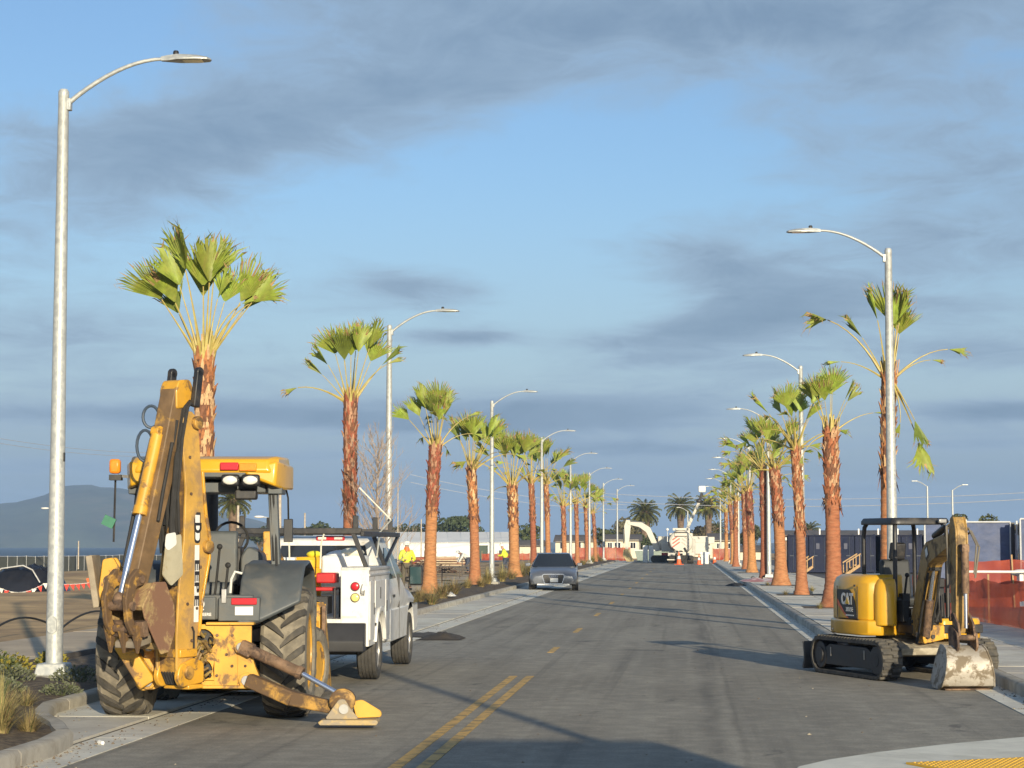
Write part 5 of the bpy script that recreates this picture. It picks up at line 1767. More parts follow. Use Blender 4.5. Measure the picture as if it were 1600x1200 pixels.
MB().box((.70, 2.885, 1.02), (.08, .01, .035)).build('plate', black, BH)
MB().box((.80, 2.885, .86), (.07, .01, .09)).build('sticker', white_plain, BH)
MB().bar((.995, 2.80, .08), (.995, 2.80, 1.12), .05, .06, up=(0, 1, 0)).build('bucket_edge', rust, BH, bevel=.008)
MB().tube([(.55, 2.80, .82), (.66, 2.76, .92), (.80, 2.78, .80), (.82, 2.78, .70)], .02, 7).build('loader_hose', rubber_black, BH)

for x, z in ((.24, .92), (.24, .50), (.40, .92), (.40, .60), (.54, .60), (.34, .72)):
    MB().cyl((x, -1.046, z), (x, -1.062, z), .016, 8).build('bolt', rust, BH)
for u_, z_ in ((-.02, .9), (.06, 1.3), (-.10, 1.25), (-.16, 1.7), (.02, 2.5), (.05, 2.9)):
    MB(TB).cyl((u_, .144, z_), (u_, .160, z_), .017, 8).build('bolt', rust, BH)
MB(TB).tube([(-.06, .152, .62), (-.05, .156, 1.0), (-.02, .156, 1.05)], .012, 6).build('grease_line', rubber_black, BH)
for k in range(3):
    MB(TB).tube([(.16 + .03 * k, .10 - .02 * k, 1.5), (.30 + .02 * k, .13, 2.2), (.24 + .02 * k, .14, 2.9), (.10, .13, 3.3), (-.04, .12, 3.2)], .017, 7).build('boom_hose', rubber_black, BH)

# ================================================================== MINI EXCAVATOR
ME = thing('mini_excavator', 'small yellow mini excavator with black canopy and bucket resting on the asphalt', 'excavator', (3.10, 30.45, 0.0), R(-159))
track_m = mat('rubber_track', (.055, .052, .047), .85, var=.3, scale=8, col2=(.13, .115, .09), amt=.4, scale2=5, soft=.3)
for sx in (-1, 1):
    # belt: rounded loop with lugs
    X = sx * .74
    path = []
    r0, L0, L1 = .26, -.92, .95
    for k in range(13):
        a = R(90 + 180 * k / 12)
        path.append((L0 + r0 * math.cos(a), .275 + r0 * math.sin(a)))
    for k in range(13):
        a = R(-90 + 180 * k / 12)
        path.append((L1 + r0 * math.cos(a), .275 + r0 * math.sin(a)))
    n = len(path)
    mb = MB()
    c = [(.0, .275)]
    inn = []
    for i, (y, z) in enumerate(path):
        cy_ = max(L0, min(L1, y))
        d = Vector((y - cy_, z - .275))
        d.normalize()
        inn.append((y - d.x * .045, z - d.y * .045))
    vs = []
    for (y, z), (yi, zi) in zip(path, inn):
        vs += [(X - .15, y, z), (X + .15, y, z), (X + .15, yi, zi), (X - .15, yi, zi)]
    fs = []
    for i in range(n):
        j = (i + 1) % n
        for k in range(4):
            fs.append((i * 4 + k, i * 4 + (k + 1) % 4, j * 4 + (k + 1) % 4, j * 4 + k))
    mb.add(vs, fs)
    # lugs along the loop
    P = [Vector(p) for p in path] + [Vector(path[0])]
    tot = sum((b - a).length for a, b in zip(P, P[1:]))
    cnt = 54
    for q in range(cnt):
        s_ = tot * q / cnt
        for a, b in zip(P, P[1:]):
            l = (b - a).length
            if s_ <= l:
                p = a + (b - a) * (s_ / l)
                t_ = (b - a).normalized()
                break
            s_ -= l
        nrm = Vector((t_.y, -t_.x))
        cy_ = max(L0, min(L1, p.x))
        if nrm.dot(Vector((p.x - cy_, p.y - .275))) < 0:
            nrm = -nrm
        for s2 in (-1, 1):
            off = t_ * (.022 * s2)
            ctr = p + nrm * .010 + off
            xc = X + s2 * .072
            u = Vector((0, t_.x, t_.y))
            v = Vector((0, nrm.x, nrm.y))
            cc = Vector((xc, ctr.x, ctr.y))
            vs = []
            for w_, hh, tt in ((.075, -.012, .026), (.068, .016, .016)):
                for i_, j_ in ((-1, -1), (1, -1), (1, 1), (-1, 1)):
                    vs.append(cc + Vector((i_ * w_, 0, 0)) + u * (j_ * tt) + v * hh)
            mb.add(vs, [(0, 3, 2, 1), (4, 5, 6, 7), (0, 1, 5, 4), (1, 2, 6, 5), (2, 3, 7, 6), (3, 0, 4, 7)])
    tr = mb.build('track', track_m, ME, ang=30)
    # side frame with rollers, idler and sprocket
    MB().prism(rpoly([(-.80, .14), (.82, .14), (.82, .36), (.60, .44), (-.60, .44), (-.80, .36)], .04), 'x', X - .11, X + .11).mi(1).box((X + sx * .115, -.55, .33), (.012, .03, .13)).box((X + sx * .115, .55, .33), (.012, .03, .13)).build('track_frame', [black, bucket_steel], tr, bevel=.01)
    MB().cyl((X - .12, .93, .275), (X + .12, .93, .275), .20, 22).cyl((X - .125, .93, .275), (X + .125, .93, .275), .09, 16).build('idler', black, tr, bevel=.01)
    MB().cyl((X - .12, -.90, .275), (X + .12, -.90, .275), .20, 22).cyl((X - .14, -.90, .275), (X + .14, -.90, .275), .11, 16).build('sprocket', black, tr, bevel=.01)
# undercarriage centre and blade
mb = MB().box((0, 0, .40), (1.26, .9, .16)).prism(rpoly([(-.45, .34), (.55, .30), (.62, .42), (.40, .54), (-.45, .54)], .03), 'x', -.55, .55).cyl((0, 0, .45), (0, 0, .62), .36, 28)
mb.build('undercarriage', mat('dusty_frame', (.10, .085, .065), .8, var=.3, scale=5, col2=(.26, .22, .15), amt=.5, scale2=3), ME, bevel=.012)
MB().prism(rpoly([(.30, .42), (.98, .34), (1.02, .44), (.36, .56)], .02), 'x', -.52, .50).build('front_plate', mat('dusty_steel', (.30, .26, .19), .7, var=.2, scale=4, col2=(.45, .40, .30), amt=.5, scale2=6), ME, bevel=.01)
mb = MB().prism([(-1.52, .05), (-1.47, .03), (-1.42, .16), (-1.42, .28), (-1.47, .44), (-1.50, .44), (-1.46, .28), (-1.46, .16)], 'x', -.88, .88)
for sx in (-1, 1):
    mb.bar((sx * .42, -.6, .30), (sx * .42, -1.44, .22), .10, .12)
mb.build('blade', mat('blade_steel', (.05, .05, .05), .6, var=.3, col2=(.30, .27, .22), amt=.35, scale2=3), ME, bevel=.008)
# upper house: side cowl with the decal, round in plan, and the round counterweight
ring = []


def house_ring(scale, z, x0=.12):
    pts = [(.84, .30), (.84, -.35), (.80, -.62), (.62, -.84), (.30, -.93), (-.30, -.93), (-.62, -.84), (-.80, -.62), (-.82, -.35), (-.60, -.30), (.12, -.25), (.12, .40), (.60, .58), (.76, .50)]
    return [(x * scale, y * scale, z) for x, y in pts]


MB().loft([house_ring(1, .60), house_ring(1.015, .64), house_ring(1.015, .80), house_ring(.99, .815)]).build('counterweight', yellow_clean, ME, bevel=.02, seg=3, ang=50)
cw = [(.82, .30), (.82, -.35), (.78, -.60), (.60, -.82), (.30, -.90), (-.20, -.90), (-.28, -.86), (-.30, -.75), (-.28, -.60), (-.10, -.50), (.14, -.27), (.14, .36), (.58, .52), (.74, .46)]


def cwr(s_, z, dz=None):
    return [(.14 + (x - .14) * s_ if x > .14 else x * s_, y * s_, z) for x, y in cw]


MB().loft([cwr(1, .815), cwr(1.0, 1.22), cwr(.985, 1.33), cwr(.94, 1.41), cwr(.84, 1.455)]).build('engine_cowl', yellow_clean, ME, bevel=.02, seg=3, ang=55)
# slimmer yellow column beside the cowl (the tank cover in front of it)
tc_ = rpoly([(.40, .42), (.66, .46), (.68, .60), (.58, .70), (.40, .72)], .07)
MB().loft([[(x, y, .74) for x, y in tc_], [(x, y, 1.18) for x, y in tc_], [(.36 + (x - .36) * .93, .40 + (y - .40) * .93, 1.32) for x, y in tc_], [(.36 + (x - .36) * .75, .40 + (y - .40) * .75, 1.40) for x, y in tc_]]).build('tank_cover', yellow_clean, ME, bevel=.02, seg=3, ang=50)
# decal on the cowl's right flank
dx = .836
dpoly = [(-.34, 1.24), (.06, 1.24), (.20, 1.12), (.27, .90), (.27, .83), (.02, .83), (-.14, .93), (-.34, 1.10)]
# y grows forward; the machine's right flank faces +x, its front is to the right seen from outside
MB().prism(rpoly(dpoly, [.02, .06, .08, .04, .01, .02, .05, .02]), 'x', .824, dx).build('decal', black, ME)
MB().prism([(-.14, .935), (.02, .832), (-.03, .832), (-.34, 1.02), (-.34, 1.10)], 'x', .824, dx + .001).build('decal_stripe', mat('decal_red', (.55, .12, .05), .4), ME)
fr_ = (R(90), 0, R(90))
text('CAT', 'lettering', .215, white_plain, ME, (dx + .002, -.02, 1.10), fr_, .010, .001, sx=.92)
MB().prism([(-.085, 1.035), (.045, 1.035), (-.02, 1.135)], 'x', dx, dx + .0045).build('logo_triangle', mat('logo_yellow', (.75, .45, .03), .4), ME)
text('303.5E', 'lettering', .085, white_plain, ME, (dx + .002, .05, .955), fr_, .002, .001)
MB().box((dx, .06, .875), (.003, .26, .018)).build('decal_line', white_plain, ME)
# floor, step cover on the far side, front panel
MB().box((-.25, .30, .70), (1.1, 1.3, .12)).build('floor', black, ME, bevel=.01)
fp = rpoly([(-.86, .20), (-.86, .78), (-.74, .90), (-.16, .92), (-.16, .20)], .08)
MB().loft([[(x, y, .56) for x, y in fp], [(x, y, .80) for x, y in fp], [(-.51 + (x + .51) * .95, .55 + (y - .55) * .95, .845) for x, y in fp]]).build('step_cover', yellow_clean, ME, bevel=.015, seg=3)
MB().prism(rpoly([(-.16, .56), (.16, .50), (.20, .66), (.14, .76), (-.16, .76)], .03), 'y', .80, 1.02).build('swing_bracket', yellow, ME, bevel=.01)
MB().cyl((.03, 1.03, .60), (.03, 1.05, .60), .03, 14).cyl((.11, 1.03, .60), (.11, 1.05, .60), .03, 14).build('bracket_hole', black, ME)
# seat and controls
st = MB()
st.prism(rpoly([(.0, .98), (.46, 1.0), (.48, 1.14), (.02, 1.12)], .05), 'x', -.20, .28)
st.prism(rpoly([(-.10, 1.08), (.02, 1.10), (-.04, 1.68), (-.18, 1.66)], .06), 'x', -.18, .26)
st.build('seat', mat('seat_vinyl', (.03, .032, .033), .5, var=.2), ME, bevel=.04, seg=3)
mb = MB().box((-.18, .22, .86), (.5, .5, .22)).box((-.52, .25, 1.12), (.12, .5, .14)).box((.16, .25, 1.12), (.12, .5, .14))
for x in (-.52, .16):
    mb.tube([(x, .45, 1.18), (x, .52, 1.42)], .018, 7).ball((x, .53, 1.45), .035, 8, 6)
for x in (-.28, -.14):
    mb.tube([(x, .80, .76), (x, .76, 1.18)], .014, 6).box((x, .78, .80), (.10, .16, .03))
mb.build('controls', rubber_black, ME, bevel=.01)
# canopy
cp = []
for (x, y, z) in ():
    pass
rf = rpoly([(-.52, -.52), (.40, -.52), (.40, .60), (-.52, .60)], .12, 4)
MB().loft([[(x, y, 2.17) for x, y in rf], [(x, y, 2.22) for x, y in rf], [(-.14 + (x + .14) * .95, .05 + (y - .05) * .95, 2.265) for x, y in rf]]).build('canopy', black, ME, bevel=.01, ang=50)
for (x, y, zb) in ((-.47, -.46, .80), (.35, -.46, 1.30), (-.47, .54, .80), (.35, .54, .80)):
    MB().tube([(x, y, zb), (x, y, 2.0), (x * .97, y * .97, 2.13), (x * .90, y * .88, 2.20)], .032, 10).build('canopy_post', black, ME)
MB().tube([(-.57, .60, 1.12), (-.57, .10, 1.12)], .016, 8).tube([(-.57, .60, 1.5), (-.56, .70, 1.5), (-.45, .72, 1.3)], .014, 8).build('hand_rail', black, ME)
MB().box((-.58, .72, 2.21), (.20, .10, .07)).build('work_lamp', clear_lens, ME, bevel=.015)
MB().box((-.32, .70, 2.22), (.12, .05, .06)).build('mirror', steel, ME, bevel=.01)
# boom, stick and bucket in a plane of their own, swung a little towards the camera
SWM = R(-11)
TM = Matrix.Translation((.19, .98, 0)) @ Matrix.Rotation(SWM, 4, 'Z')
arm_y = mat('arm_yellow', (.34, .205, .055), .5, var=.2, scale=4, col2=(.13, .085, .04), amt=.42, scale2=4, soft=.15, bump=.08)  # yellow browned and darkened to paint in the shade of the unlit sides
bm_ = [(-.10, .62), (.08, .60), (.58, 1.42), (.76, 1.62), (1.62, 1.84), (1.67, 1.92), (1.60, 2.02), (1.50, 2.03), (.64, 1.92), (.44, 1.80), (-.10, .86)]
MB(TM).prism(rpoly(bm_, .05, 3), 'x', -.105, .105).build('boom', arm_y, ME, bevel=.012)
# logo patch on the elbow
MB(TM).box((.1075, .70, 1.78), (.004, .15, .16), (R(25), 0, 0)).build('decal', black, ME)
MB(TM).box((.110, .70, 1.78), (.004, .10, .11), (R(25), 0, 0)).build('decal', white_plain, ME)
cy = MB(TM).cyl((0, .26, .62), (0, .46, 1.12), .055, 14).build('boom_cylinder', rust, ME, bevel=.005)
MB(TM).cyl((0, .46, 1.12), (0, .68, 1.60), .028, 12).build('piston_rod', chrome, cy)
MB(TM).tube([(-.08, .22, .70), (-.09, .50, 1.15), (-.08, .72, 1.58)], .018, 7).tube([(.08, .20, .70), (.09, .45, 1.10), (.08, .66, 1.5)], .018, 7).tube([(.10, .16, .66), (.14, .30, .52), (.12, .38, .80)], .016, 7).box((0, .66, 1.60), (.16, .12, .14)).build('boom_hoses', rubber_black, ME)
cy = MB(TM).cyl((0, .74, 2.00), (0, 1.28, 2.13), .048, 14).build('stick_cylinder', black, ME, bevel=.005)
MB(TM).cyl((0, 1.28, 2.13), (0, 1.72, 2.21), .026, 12).build('piston_rod', chrome, cy)
sk = [(1.70, 2.24), (1.84, 2.26), (1.93, 2.10), (1.96, 1.85), (1.90, .90), (1.86, .72), (1.74, .72), (1.72, .92), (1.62, 1.75), (1.62, 1.98)]
MB(TM).prism(rpoly(sk, .04, 3), 'x', -.085, -.06).prism(rpoly(sk, .04, 3), 'x', .06, .085).prism([(y * .985 + .026, z * .99 + .012) for y, z in sk], 'x', -.061, .061).build('stick', arm_y, ME, bevel=.008)
cy = MB(TM).cyl((0, 2.06, 1.82), (0, 2.06, 1.25), .05, 14).box((0, 2.04, 1.84), (.10, .12, .10)).build('bucket_cylinder', rust, ME, bevel=.005)
MB(TM).cyl((0, 2.06, 1.25), (0, 2.06, .80), .026, 12).build('piston_rod', chrome, cy)
MB(TM).tube([(-.09, 1.55, 1.95), (-.13, 1.82, 2.10), (-.17, 2.02, 1.88), (-.14, 2.0, 1.5)], .014, 7).tube([(-.09, 1.55, 1.93), (-.16, 1.84, 2.06), (-.20, 2.04, 1.85), (-.15, 2.0, 1.45)], .014, 7).tube([(.09, 1.5, 1.98), (.13, 1.70, 2.12), (.12, 1.70, 1.8), (.10, 1.68, 1.5)], .016, 7).build('stick_hoses', mat('dusty_hose', (.16, .14, .11), .7), ME)
for x in (-.10, .10):
    MB(TM).prism(rpoly([(1.76, .98), (1.86, 1.0), (2.06, .86), (2.12, .70), (2.04, .66), (1.92, .82)], .02), 'x', x - .015, x + .015).build('link', rust, ME, bevel=.004)
    MB(TM).prism(rpoly([(1.70, .80), (1.84, .84), (2.10, .74), (2.14, .56), (1.96, .40), (1.76, .48)], .03), 'x', x * 1.25 - .015, x * 1.25 + .015).build('bucket_ear', rust, ME, bevel=.004)
for y_, z_ in ((1.79, .76), (2.06, .68), (1.80, .92)):
    MB(TM).cyl((-.14, y_, z_), (.14, y_, z_), .038, 12).build('link_pin', rust, ME)
# bucket: mouth towards the machine, worn back plate towards the camera
bo = [(1.62, .10), (1.72, .03), (1.98, .02), (2.12, .06), (2.19, .20), (2.17, .38), (2.06, .52), (1.92, .57), (1.80, .57), (1.80, .54), (1.92, .54), (2.04, .49), (2.14, .37), (2.16, .20), (2.10, .08), (1.97, .05), (1.72, .06), (1.63, .13)]


def flare(z):
    return .345 - .085 * max(0, min(1, (z - .05) / .5))


mb = MB(TM)
mb.loft([[(k * flare(z), y, z) for y, z in bo] for k in (-1, -.33, .33, 1)])
for k in (-1, 1):
    sp = [(1.58, .09), (1.72, .015), (1.99, .005), (2.13, .05), (2.205, .20), (2.18, .39), (2.07, .535), (1.92, .585), (1.78, .585), (1.66, .42)]
    mb.loft([[(k * (flare(z) + d), y, z) for y, z in sp] for d in (-.008, .012)])
mb.build('bucket', bucket_steel, ME, bevel=.006)
for x in (-.28, -.09, .09, .28):
    MB(TM).bar((x, 1.68, .05), (x, 1.52, .04), .06, .05, w2=.03, h2=.015).build('tooth', steel, ME, bevel=.003)
MB(TM).bar((-.30, 1.96, .012), (.30, 1.96, .012), .24, .02, up=(0, 0, 1)).build('wear_plate', rust, ME, bevel=.004)

# panel gaps, latches, vents, hoses, guards and dirt catchers that break up the cowl
seam = mat('panel_gap', (.02, .017, .012), .8)
MB().box((.834, .02, .822), (.012, .66, .010)).build('panel_gap', seam, ME)
for y in (-.355, .305):
    MB().box((.832, y, 1.06), (.010, .008, .46)).build('panel_gap', seam, ME)
for k in range(6):
    MB().box((.45, -.868, 1.00 + .045 * k), (.30, .012, .018), (0, 0, R(-24))).build('vent_slat', black, ME)
MB().box((.842, .24, 1.30), (.014, .05, .03)).build('latch', black, ME, bevel=.003)
MB().box((.846, -.27, .72), (.012, .16, .05)).build('reflector', red_lens, ME, bevel=.004)
for y in (-.5, -.2, .1, .28):
    MB().cyl((.838, y, .66), (.852, y, .66), .014, 8).build('bolt', steel, ME)
MB().tube([(.30, .92, .80), (.18, 1.02, .92), (.10, 1.06, .78), (.12, 1.04, .58)], .022, 7).build('swing_hose', rubber_black, ME)
MB().tube([(-.14, .95, .80), (-.06, 1.06, .95), (.02, 1.10, .80)], .022, 7).build('swing_hose', rubber_black, ME)
MB().box((.05, -.30, 1.10), (.50, .06, .62)).build('cab_back', black, ME, bevel=.015)
MB().prism(rpoly([(.05, 1.66), (.10, 1.90), (.0, 1.92), (-.06, 1.68)], .03), 'x', -.06, .16).build('head_rest', black, ME, bevel=.02)
MB().box((-.30, .62, 1.06), (.10, .12, .42)).box((-.30, .60, 1.34), (.18, .05, .14)).build('monitor', black, ME, bevel=.015)
MB().box((-.05, .5, .80), (.7, .7, .10)).box((.30, .52, .95), (.10, .5, .30)).build('floor_pan', rubber_black, ME, bevel=.01)

# ================================================================== UTILITY TRUCK
def road_tyre(r, w):
    hw = w / 2
    pr = [(r * .62, -hw * .75), (r * .70, -hw), (r * .90, -hw), (r * .985, -hw * .82)]
    for k in range(5):
        x = -hw * .80 + k * hw * .36
        pr += [(r, x), (r, x + hw * .26), (r * .972, x + hw * .28), (r * .972, x + hw * .34)]
    pr += [(r * .985, hw * .86), (r * .90, hw), (r * .70, hw), (r * .62, hw * .75)]
    return MB().lathe(pr, axis='x', n=36, close=False)


def alloy(r, w, spokes=6):
    hw = w / 2
    mb = MB().lathe([(r * .64, hw * .72), (r * .66, hw * .82), (r * .60, hw * .80), (r * .58, hw * .2), (r * .3, hw * .1), (0, hw * .1)], axis='x', n=28)
    mb.lathe([(r * .16, hw * .1), (r * .16, hw * .62), (r * .10, hw * .70), (0, hw * .70)], axis='x', n=18)
    for k in range(spokes):
        a = 2 * math.pi * k / spokes
        mb.bar((hw * .55, r * .12 * math.cos(a), r * .12 * math.sin(a)), (hw * .60, r * .60 * math.cos(a), r * .60 * math.sin(a)), r * .17, hw * .22, up=(1, 0, 0))
    mb.lathe([(r * .62, -hw * .7), (r * .5, -hw * .5), (0, -hw * .4)], axis='x', n=20)
    return mb


UT = thing('utility_truck', 'white utility truck with service body and black ladder rack parked ahead of the backhoe', 'truck', (-5.27, 28.95, 0.01), R(1))
t_me, a_me = road_tyre(.405, .27).mesh('tyre', tyre_road), alloy(.405, .27).mesh('rim', steel)
for x, y in ((-.84, 0), (.84, 0), (-.86, 3.62), (.86, 3.62)):
    w = inst(t_me, 'wheel', UT, (x, y, .405))
    inst(a_me, 'rim', w, (0, 0, 0), (0, 0, 0 if x > 0 else math.pi))
MB().box((-.35, 1.6, .62), (.14, 5.2, .2)).box((.35, 1.6, .62), (.14, 5.2, .2)).cyl((-.8, 0, .42), (.8, 0, .42), .09).ball((0, 0, .42), .17).box((0, 1.7, .5), (.9, 1.2, .2)).build('chassis', black, UT)
# service body sides with wheel arch
arch = [(.50 * math.cos(R(a)), .46 + .50 * math.sin(R(a))) for a in range(170, 9, -16)]
side_poly = [(-1.16, .50), (-.52, .50)] + arch + [(.52, .50), (1.06, .50), (1.06, 1.53), (-1.16, 1.53)]
for sx in (-1, 1):
    sb = MB().prism(side_poly, 'x', sx * .60, sx * .985).build('service_body', white_paint, UT, bevel=.012)
    mb = MB()
    for (y0, y1, z0, z1) in ((-1.10, -.64, .58, 1.38), (-.56, .50, 1.00, 1.38), (.58, 1.00, .58, 1.38)):
        MB().prism(rpoly([(y0, z0), (y1, z0), (y1, z1), (y0, z1)], .03), 'x', sx * .984, sx * .998).build('locker_door', white_paint, sb, bevel=.004)
    for y0, z0 in ((-.72, 1.0), (.66, 1.0)):
        MB().box((sx * 1.0, y0, z0), (.012, .045, .16)).build('door_handle', black, sb)
    MB().box((sx * 1.0, -.05, 1.20), (.012, .05, .16)).build('door_handle', black, sb)
    MB().box((sx * .80, -.05, 1.545), (.40, 2.20, .05)).box((sx * .99, -.05, 1.46), (.02, 2.16, .035)).build('top_rail', mat('alu_tread', (.50, .49, .46), .45, metal=.4, var=.2, scale=20), sb, bevel=.008)
    MB().prism([(y, z) for y, z in [(.55 * math.cos(R(a)), .46 + .55 * math.sin(R(a))) for a in range(172, 7, -12)] + [(.49 * math.cos(R(a)), .46 + .49 * math.sin(R(a))) for a in range(8, 173, 12)]], 'x', sx * .96, sx * 1.015).build('arch_trim', white_paint, sb, bevel=.005)
    lm = MB().cyl((sx * .80, -1.165, 1.31), (sx * .80, -1.185, 1.31), .062, 24).build('lamp_ring', black, sb)
    MB().ball((sx * .80, -1.185, 1.31), (.054, .014, .054), 18, 8).build('tail_lamp', red_lens, sb)
    MB().cyl((sx * .80, -1.165, 1.16), (sx * .80, -1.185, 1.16), .062, 24).build('lamp_ring', black, sb)
    MB().ball((sx * .80, -1.185, 1.16), (.054, .014, .054), 18, 8).build('turn_lamp', yellow_lens, sb)
    MB().tube([(sx * .90, -1.17, 1.34), (sx * .885, -1.19, 1.28), (sx * .88, -1.19, 1.22), (sx * .92, -1.19, 1.20), (sx * .93, -1.19, 1.26)], .008, 6).box((sx * .905, -1.175, 1.22), (.05, .02, .06)).build('latch', steel, sb)
    MB().box((sx * .72, -1.165, .90), (.20, .006, .03)).build('plate', mat('cream_plate', (.6, .57, .48), .5), sb)
MB().box((0, -.05, .82), (1.24, 2.2, .10)).box((0, 1.04, 1.15), (1.24, .04, .76)).build('bed', white_paint, UT)
MB().prism(rpoly([(-1.42, .44), (-1.16, .44), (-1.16, .82), (-1.30, .82), (-1.42, .58)], .02), 'x', -.97, .95).build('bumper', mat('black_bumper', (.022, .022, .024), .5, var=.2), UT, bevel=.012)
MB().box((.55, -1.31, .585), (.5, .20, .03)).build('bumper_step', grey_plastic, UT)
# load in the bed
gen = MB()
gen.box((.36, -.75, 1.42), (.26, .40, .14))
gen.build('fuel_tank', red_paint, UT, bevel=.02)
MB().box((.22, -.80, 1.27), (.50, .5, .05)).box((.14, -.98, .95), (.26, .10, .08)).build('generator_cover', red_paint, UT, bevel=.015)
mb = MB()
for x in (-.06, .50):
    mb.tube([(x, -1.03, .86), (x, -1.03, 1.28), (x, -.55, 1.28), (x, -.55, .86)], .018, 7)
mb.box((.18, -.8, 1.05), (.44, .42, .24)).tube([(.0, -1.02, 1.10), (.2, -1.05, 1.16), (.34, -1.03, 1.08)], .014, 6)
mb.build('generator', black, UT, bevel=.01)
MB().lathe([(.20, .87), (.205, 1.55), (.20, 1.56)], (.02, -.45, 0), n=24).lathe([(.215, 1.56), (.215, 1.66), (.18, 1.70), (0, 1.71)], (.02, -.45, 0), n=24).build('water_cooler', mat('cooler_orange', (.75, .42, .02), .45, var=.05), UT)
MB().ball((.12, -.45, 1.74), (.11, .08, .05), 10, 6).build('glove', mat('hi_vis_glove', (.65, .58, .03), .8, var=.3), UT)
MB().box((.44, .35, 1.44), (.62, .5, .56)).ball((.42, .35, 1.70), (.28, .24, .10), 14, 8).build('tank', white_plain, UT, bevel=.06, seg=3)
MB().ball((.55, .25, 1.76), (.18, .14, .07), 10, 6).build('sack', mat('plastic_sack', (.68, .64, .50), .5, var=.2), UT)
MB().box((-.5, -.7, 1.3), (.30, .5, .8)).box((-.2, -.5, 1.45), (.2, .5, .5)).build('tool_box', white_plain, UT, bevel=.02)
# ladder rack
rk = MB()
for y in (-1.02, .98, 2.75):
    for sx in (-1, 1):
        if y < 1.5:
            rk.bar((sx * .93, y, 1.56), (sx * .74, y, 2.05), .06, .06, up=(0, 1, 0))
        rk.box((sx * .78, y, 2.16), (.07, .06, .22))
    rk.bar((-.86, y, 2.06), (.86, y, 2.06), .07, .08)
for sx in (-1, 1):
    rk.bar((sx * .88, -1.1, 2.02), (sx * .88, 3.0, 2.02), .05, .07)
    rk.bar((sx * .90, 1.05, 1.56), (sx * .88, 2.9, 2.0), .04, .05)
rk.build('ladder_rack', black, UT, bevel=.008)
for pts_ in ([(.30, -1.02, 1.55), (.31, -1.03, 1.9), (.35, -1.04, 2.02)], [(-.14, -1.04, 1.05), (-.12, -1.04, 1.6), (-.13, -1.05, 2.0)], [(.3, 2.75, 2.75), (.80, 2.7, 2.25), (.86, .9, 2.05), (.95, -.1, 1.7)]):
    MB().tube(pts_, .012, 6).build('rope', mat('rope', (.65, .62, .50), .8), UT)
# cab
ring = lambda y, xb, zb, xm, zm, xw, zw, xr, zr: [(-xb, y, zb), (xb, y, zb), (xm, y, zm), (xw, y, zw), (xr, y, zr - .04), (xr - .10, y, zr), (-xr + .10, y, zr), (-xr, y, zr - .04), (-xw, y, zw), (-xm, y, zm)]
cb = MB().loft([ring(1.14, .95, .92, 1.0, 1.05, .95, 1.34, .78, 1.93), ring(1.25, .96, .92, 1.01, 1.05, .96, 1.34, .77, 1.99), ring(2.2, .97, .92, 1.01, 1.05, .97, 1.34, .75, 2.01), ring(2.55, .97, .92, 1.01, 1.05, .97, 1.34, .72, 1.96),
                ring(3.22, .97, .92, 1.0, 1.05, .95, 1.22, .80, 1.33), ring(3.4, .96, .92, 1.0, 1.03, .93, 1.20, .78, 1.29), ring(4.35, .95, .92, .98, 1.0, .90, 1.12, .74, 1.19), ring(4.62, .90, .90, .92, .96, .84, 1.04, .70, 1.08)])
cb.build('cab', white_paint, UT, bevel=.02, seg=3, ang=45)
arch2 = [(3.62 + .51 * math.cos(R(a)), .43 + .53 * math.sin(R(a))) for a in range(172, 7, -15)]
for sx in (-1, 1):
    MB().prism([(1.14, .46), (3.10, .46)] + arch2 + [(4.14, .50), (4.60, .52), (4.62, .93), (1.14, .93)], 'x', sx * .80, sx * 1.0).build('door_skirt', white_paint, UT, bevel=.015)
    MB().box((sx * .985, 2.14, .95), (.04, .012, .95)).build('door_gap', black, UT)
    MB().box((sx * 1.012, 1.40, 1.12), (.02, .14, .04)).build('door_handle', black, UT)
    # side glass: follows the slanted side of the cab
    g = MB()
    g.prism([(1.30, 0), (2.06, 0), (2.06, .48), (1.36, .48)], 'x', -.004, .004)
    g.prism([(2.18, 0), (2.95, 0), (2.52, .46), (2.18, .48)], 'x', -.004, .004)
    go = g.build('side_glass', dark_glass, UT)
    go.location = (sx * .955, 0, 1.37)
    go.rotation_euler = (0, sx * -R(19), 0)
    mr = MB().box((sx * 1.17, 2.86, 1.40), (.21, .10, .31)).bar((sx * 1.0, 2.86, 1.34), (sx * 1.10, 2.86, 1.34), .06, .08).build('door_mirror', black, UT, bevel=.03, seg=3)
    MB().box((sx * 1.17, 2.803, 1.40), (.17, .01, .26)).build('mirror_glass', blue_glass, mr, bevel=.004)
MB().prism([(-.70, 1.44), (.70, 1.44), (.62, 1.86), (-.62, 1.86)], 'y', 1.115, 1.135).build('rear_glass', dark_glass, UT)
bl = MB().box((.10, 1.16, 1.965), (.42, .06, .07)).build('brake_lamp', red_lens, UT, bevel=.015)
for x in (-.02, .22):
    MB().box((x, 1.125, 1.965), (.12, .01, .035)).build('cargo_lens', clear_lens, bl)
MB().box((.82, -.02, .64), (.02, .03, .04)).box((1.0, -.55, .78), (.02, .04, .04)).build('reflector', black, UT)

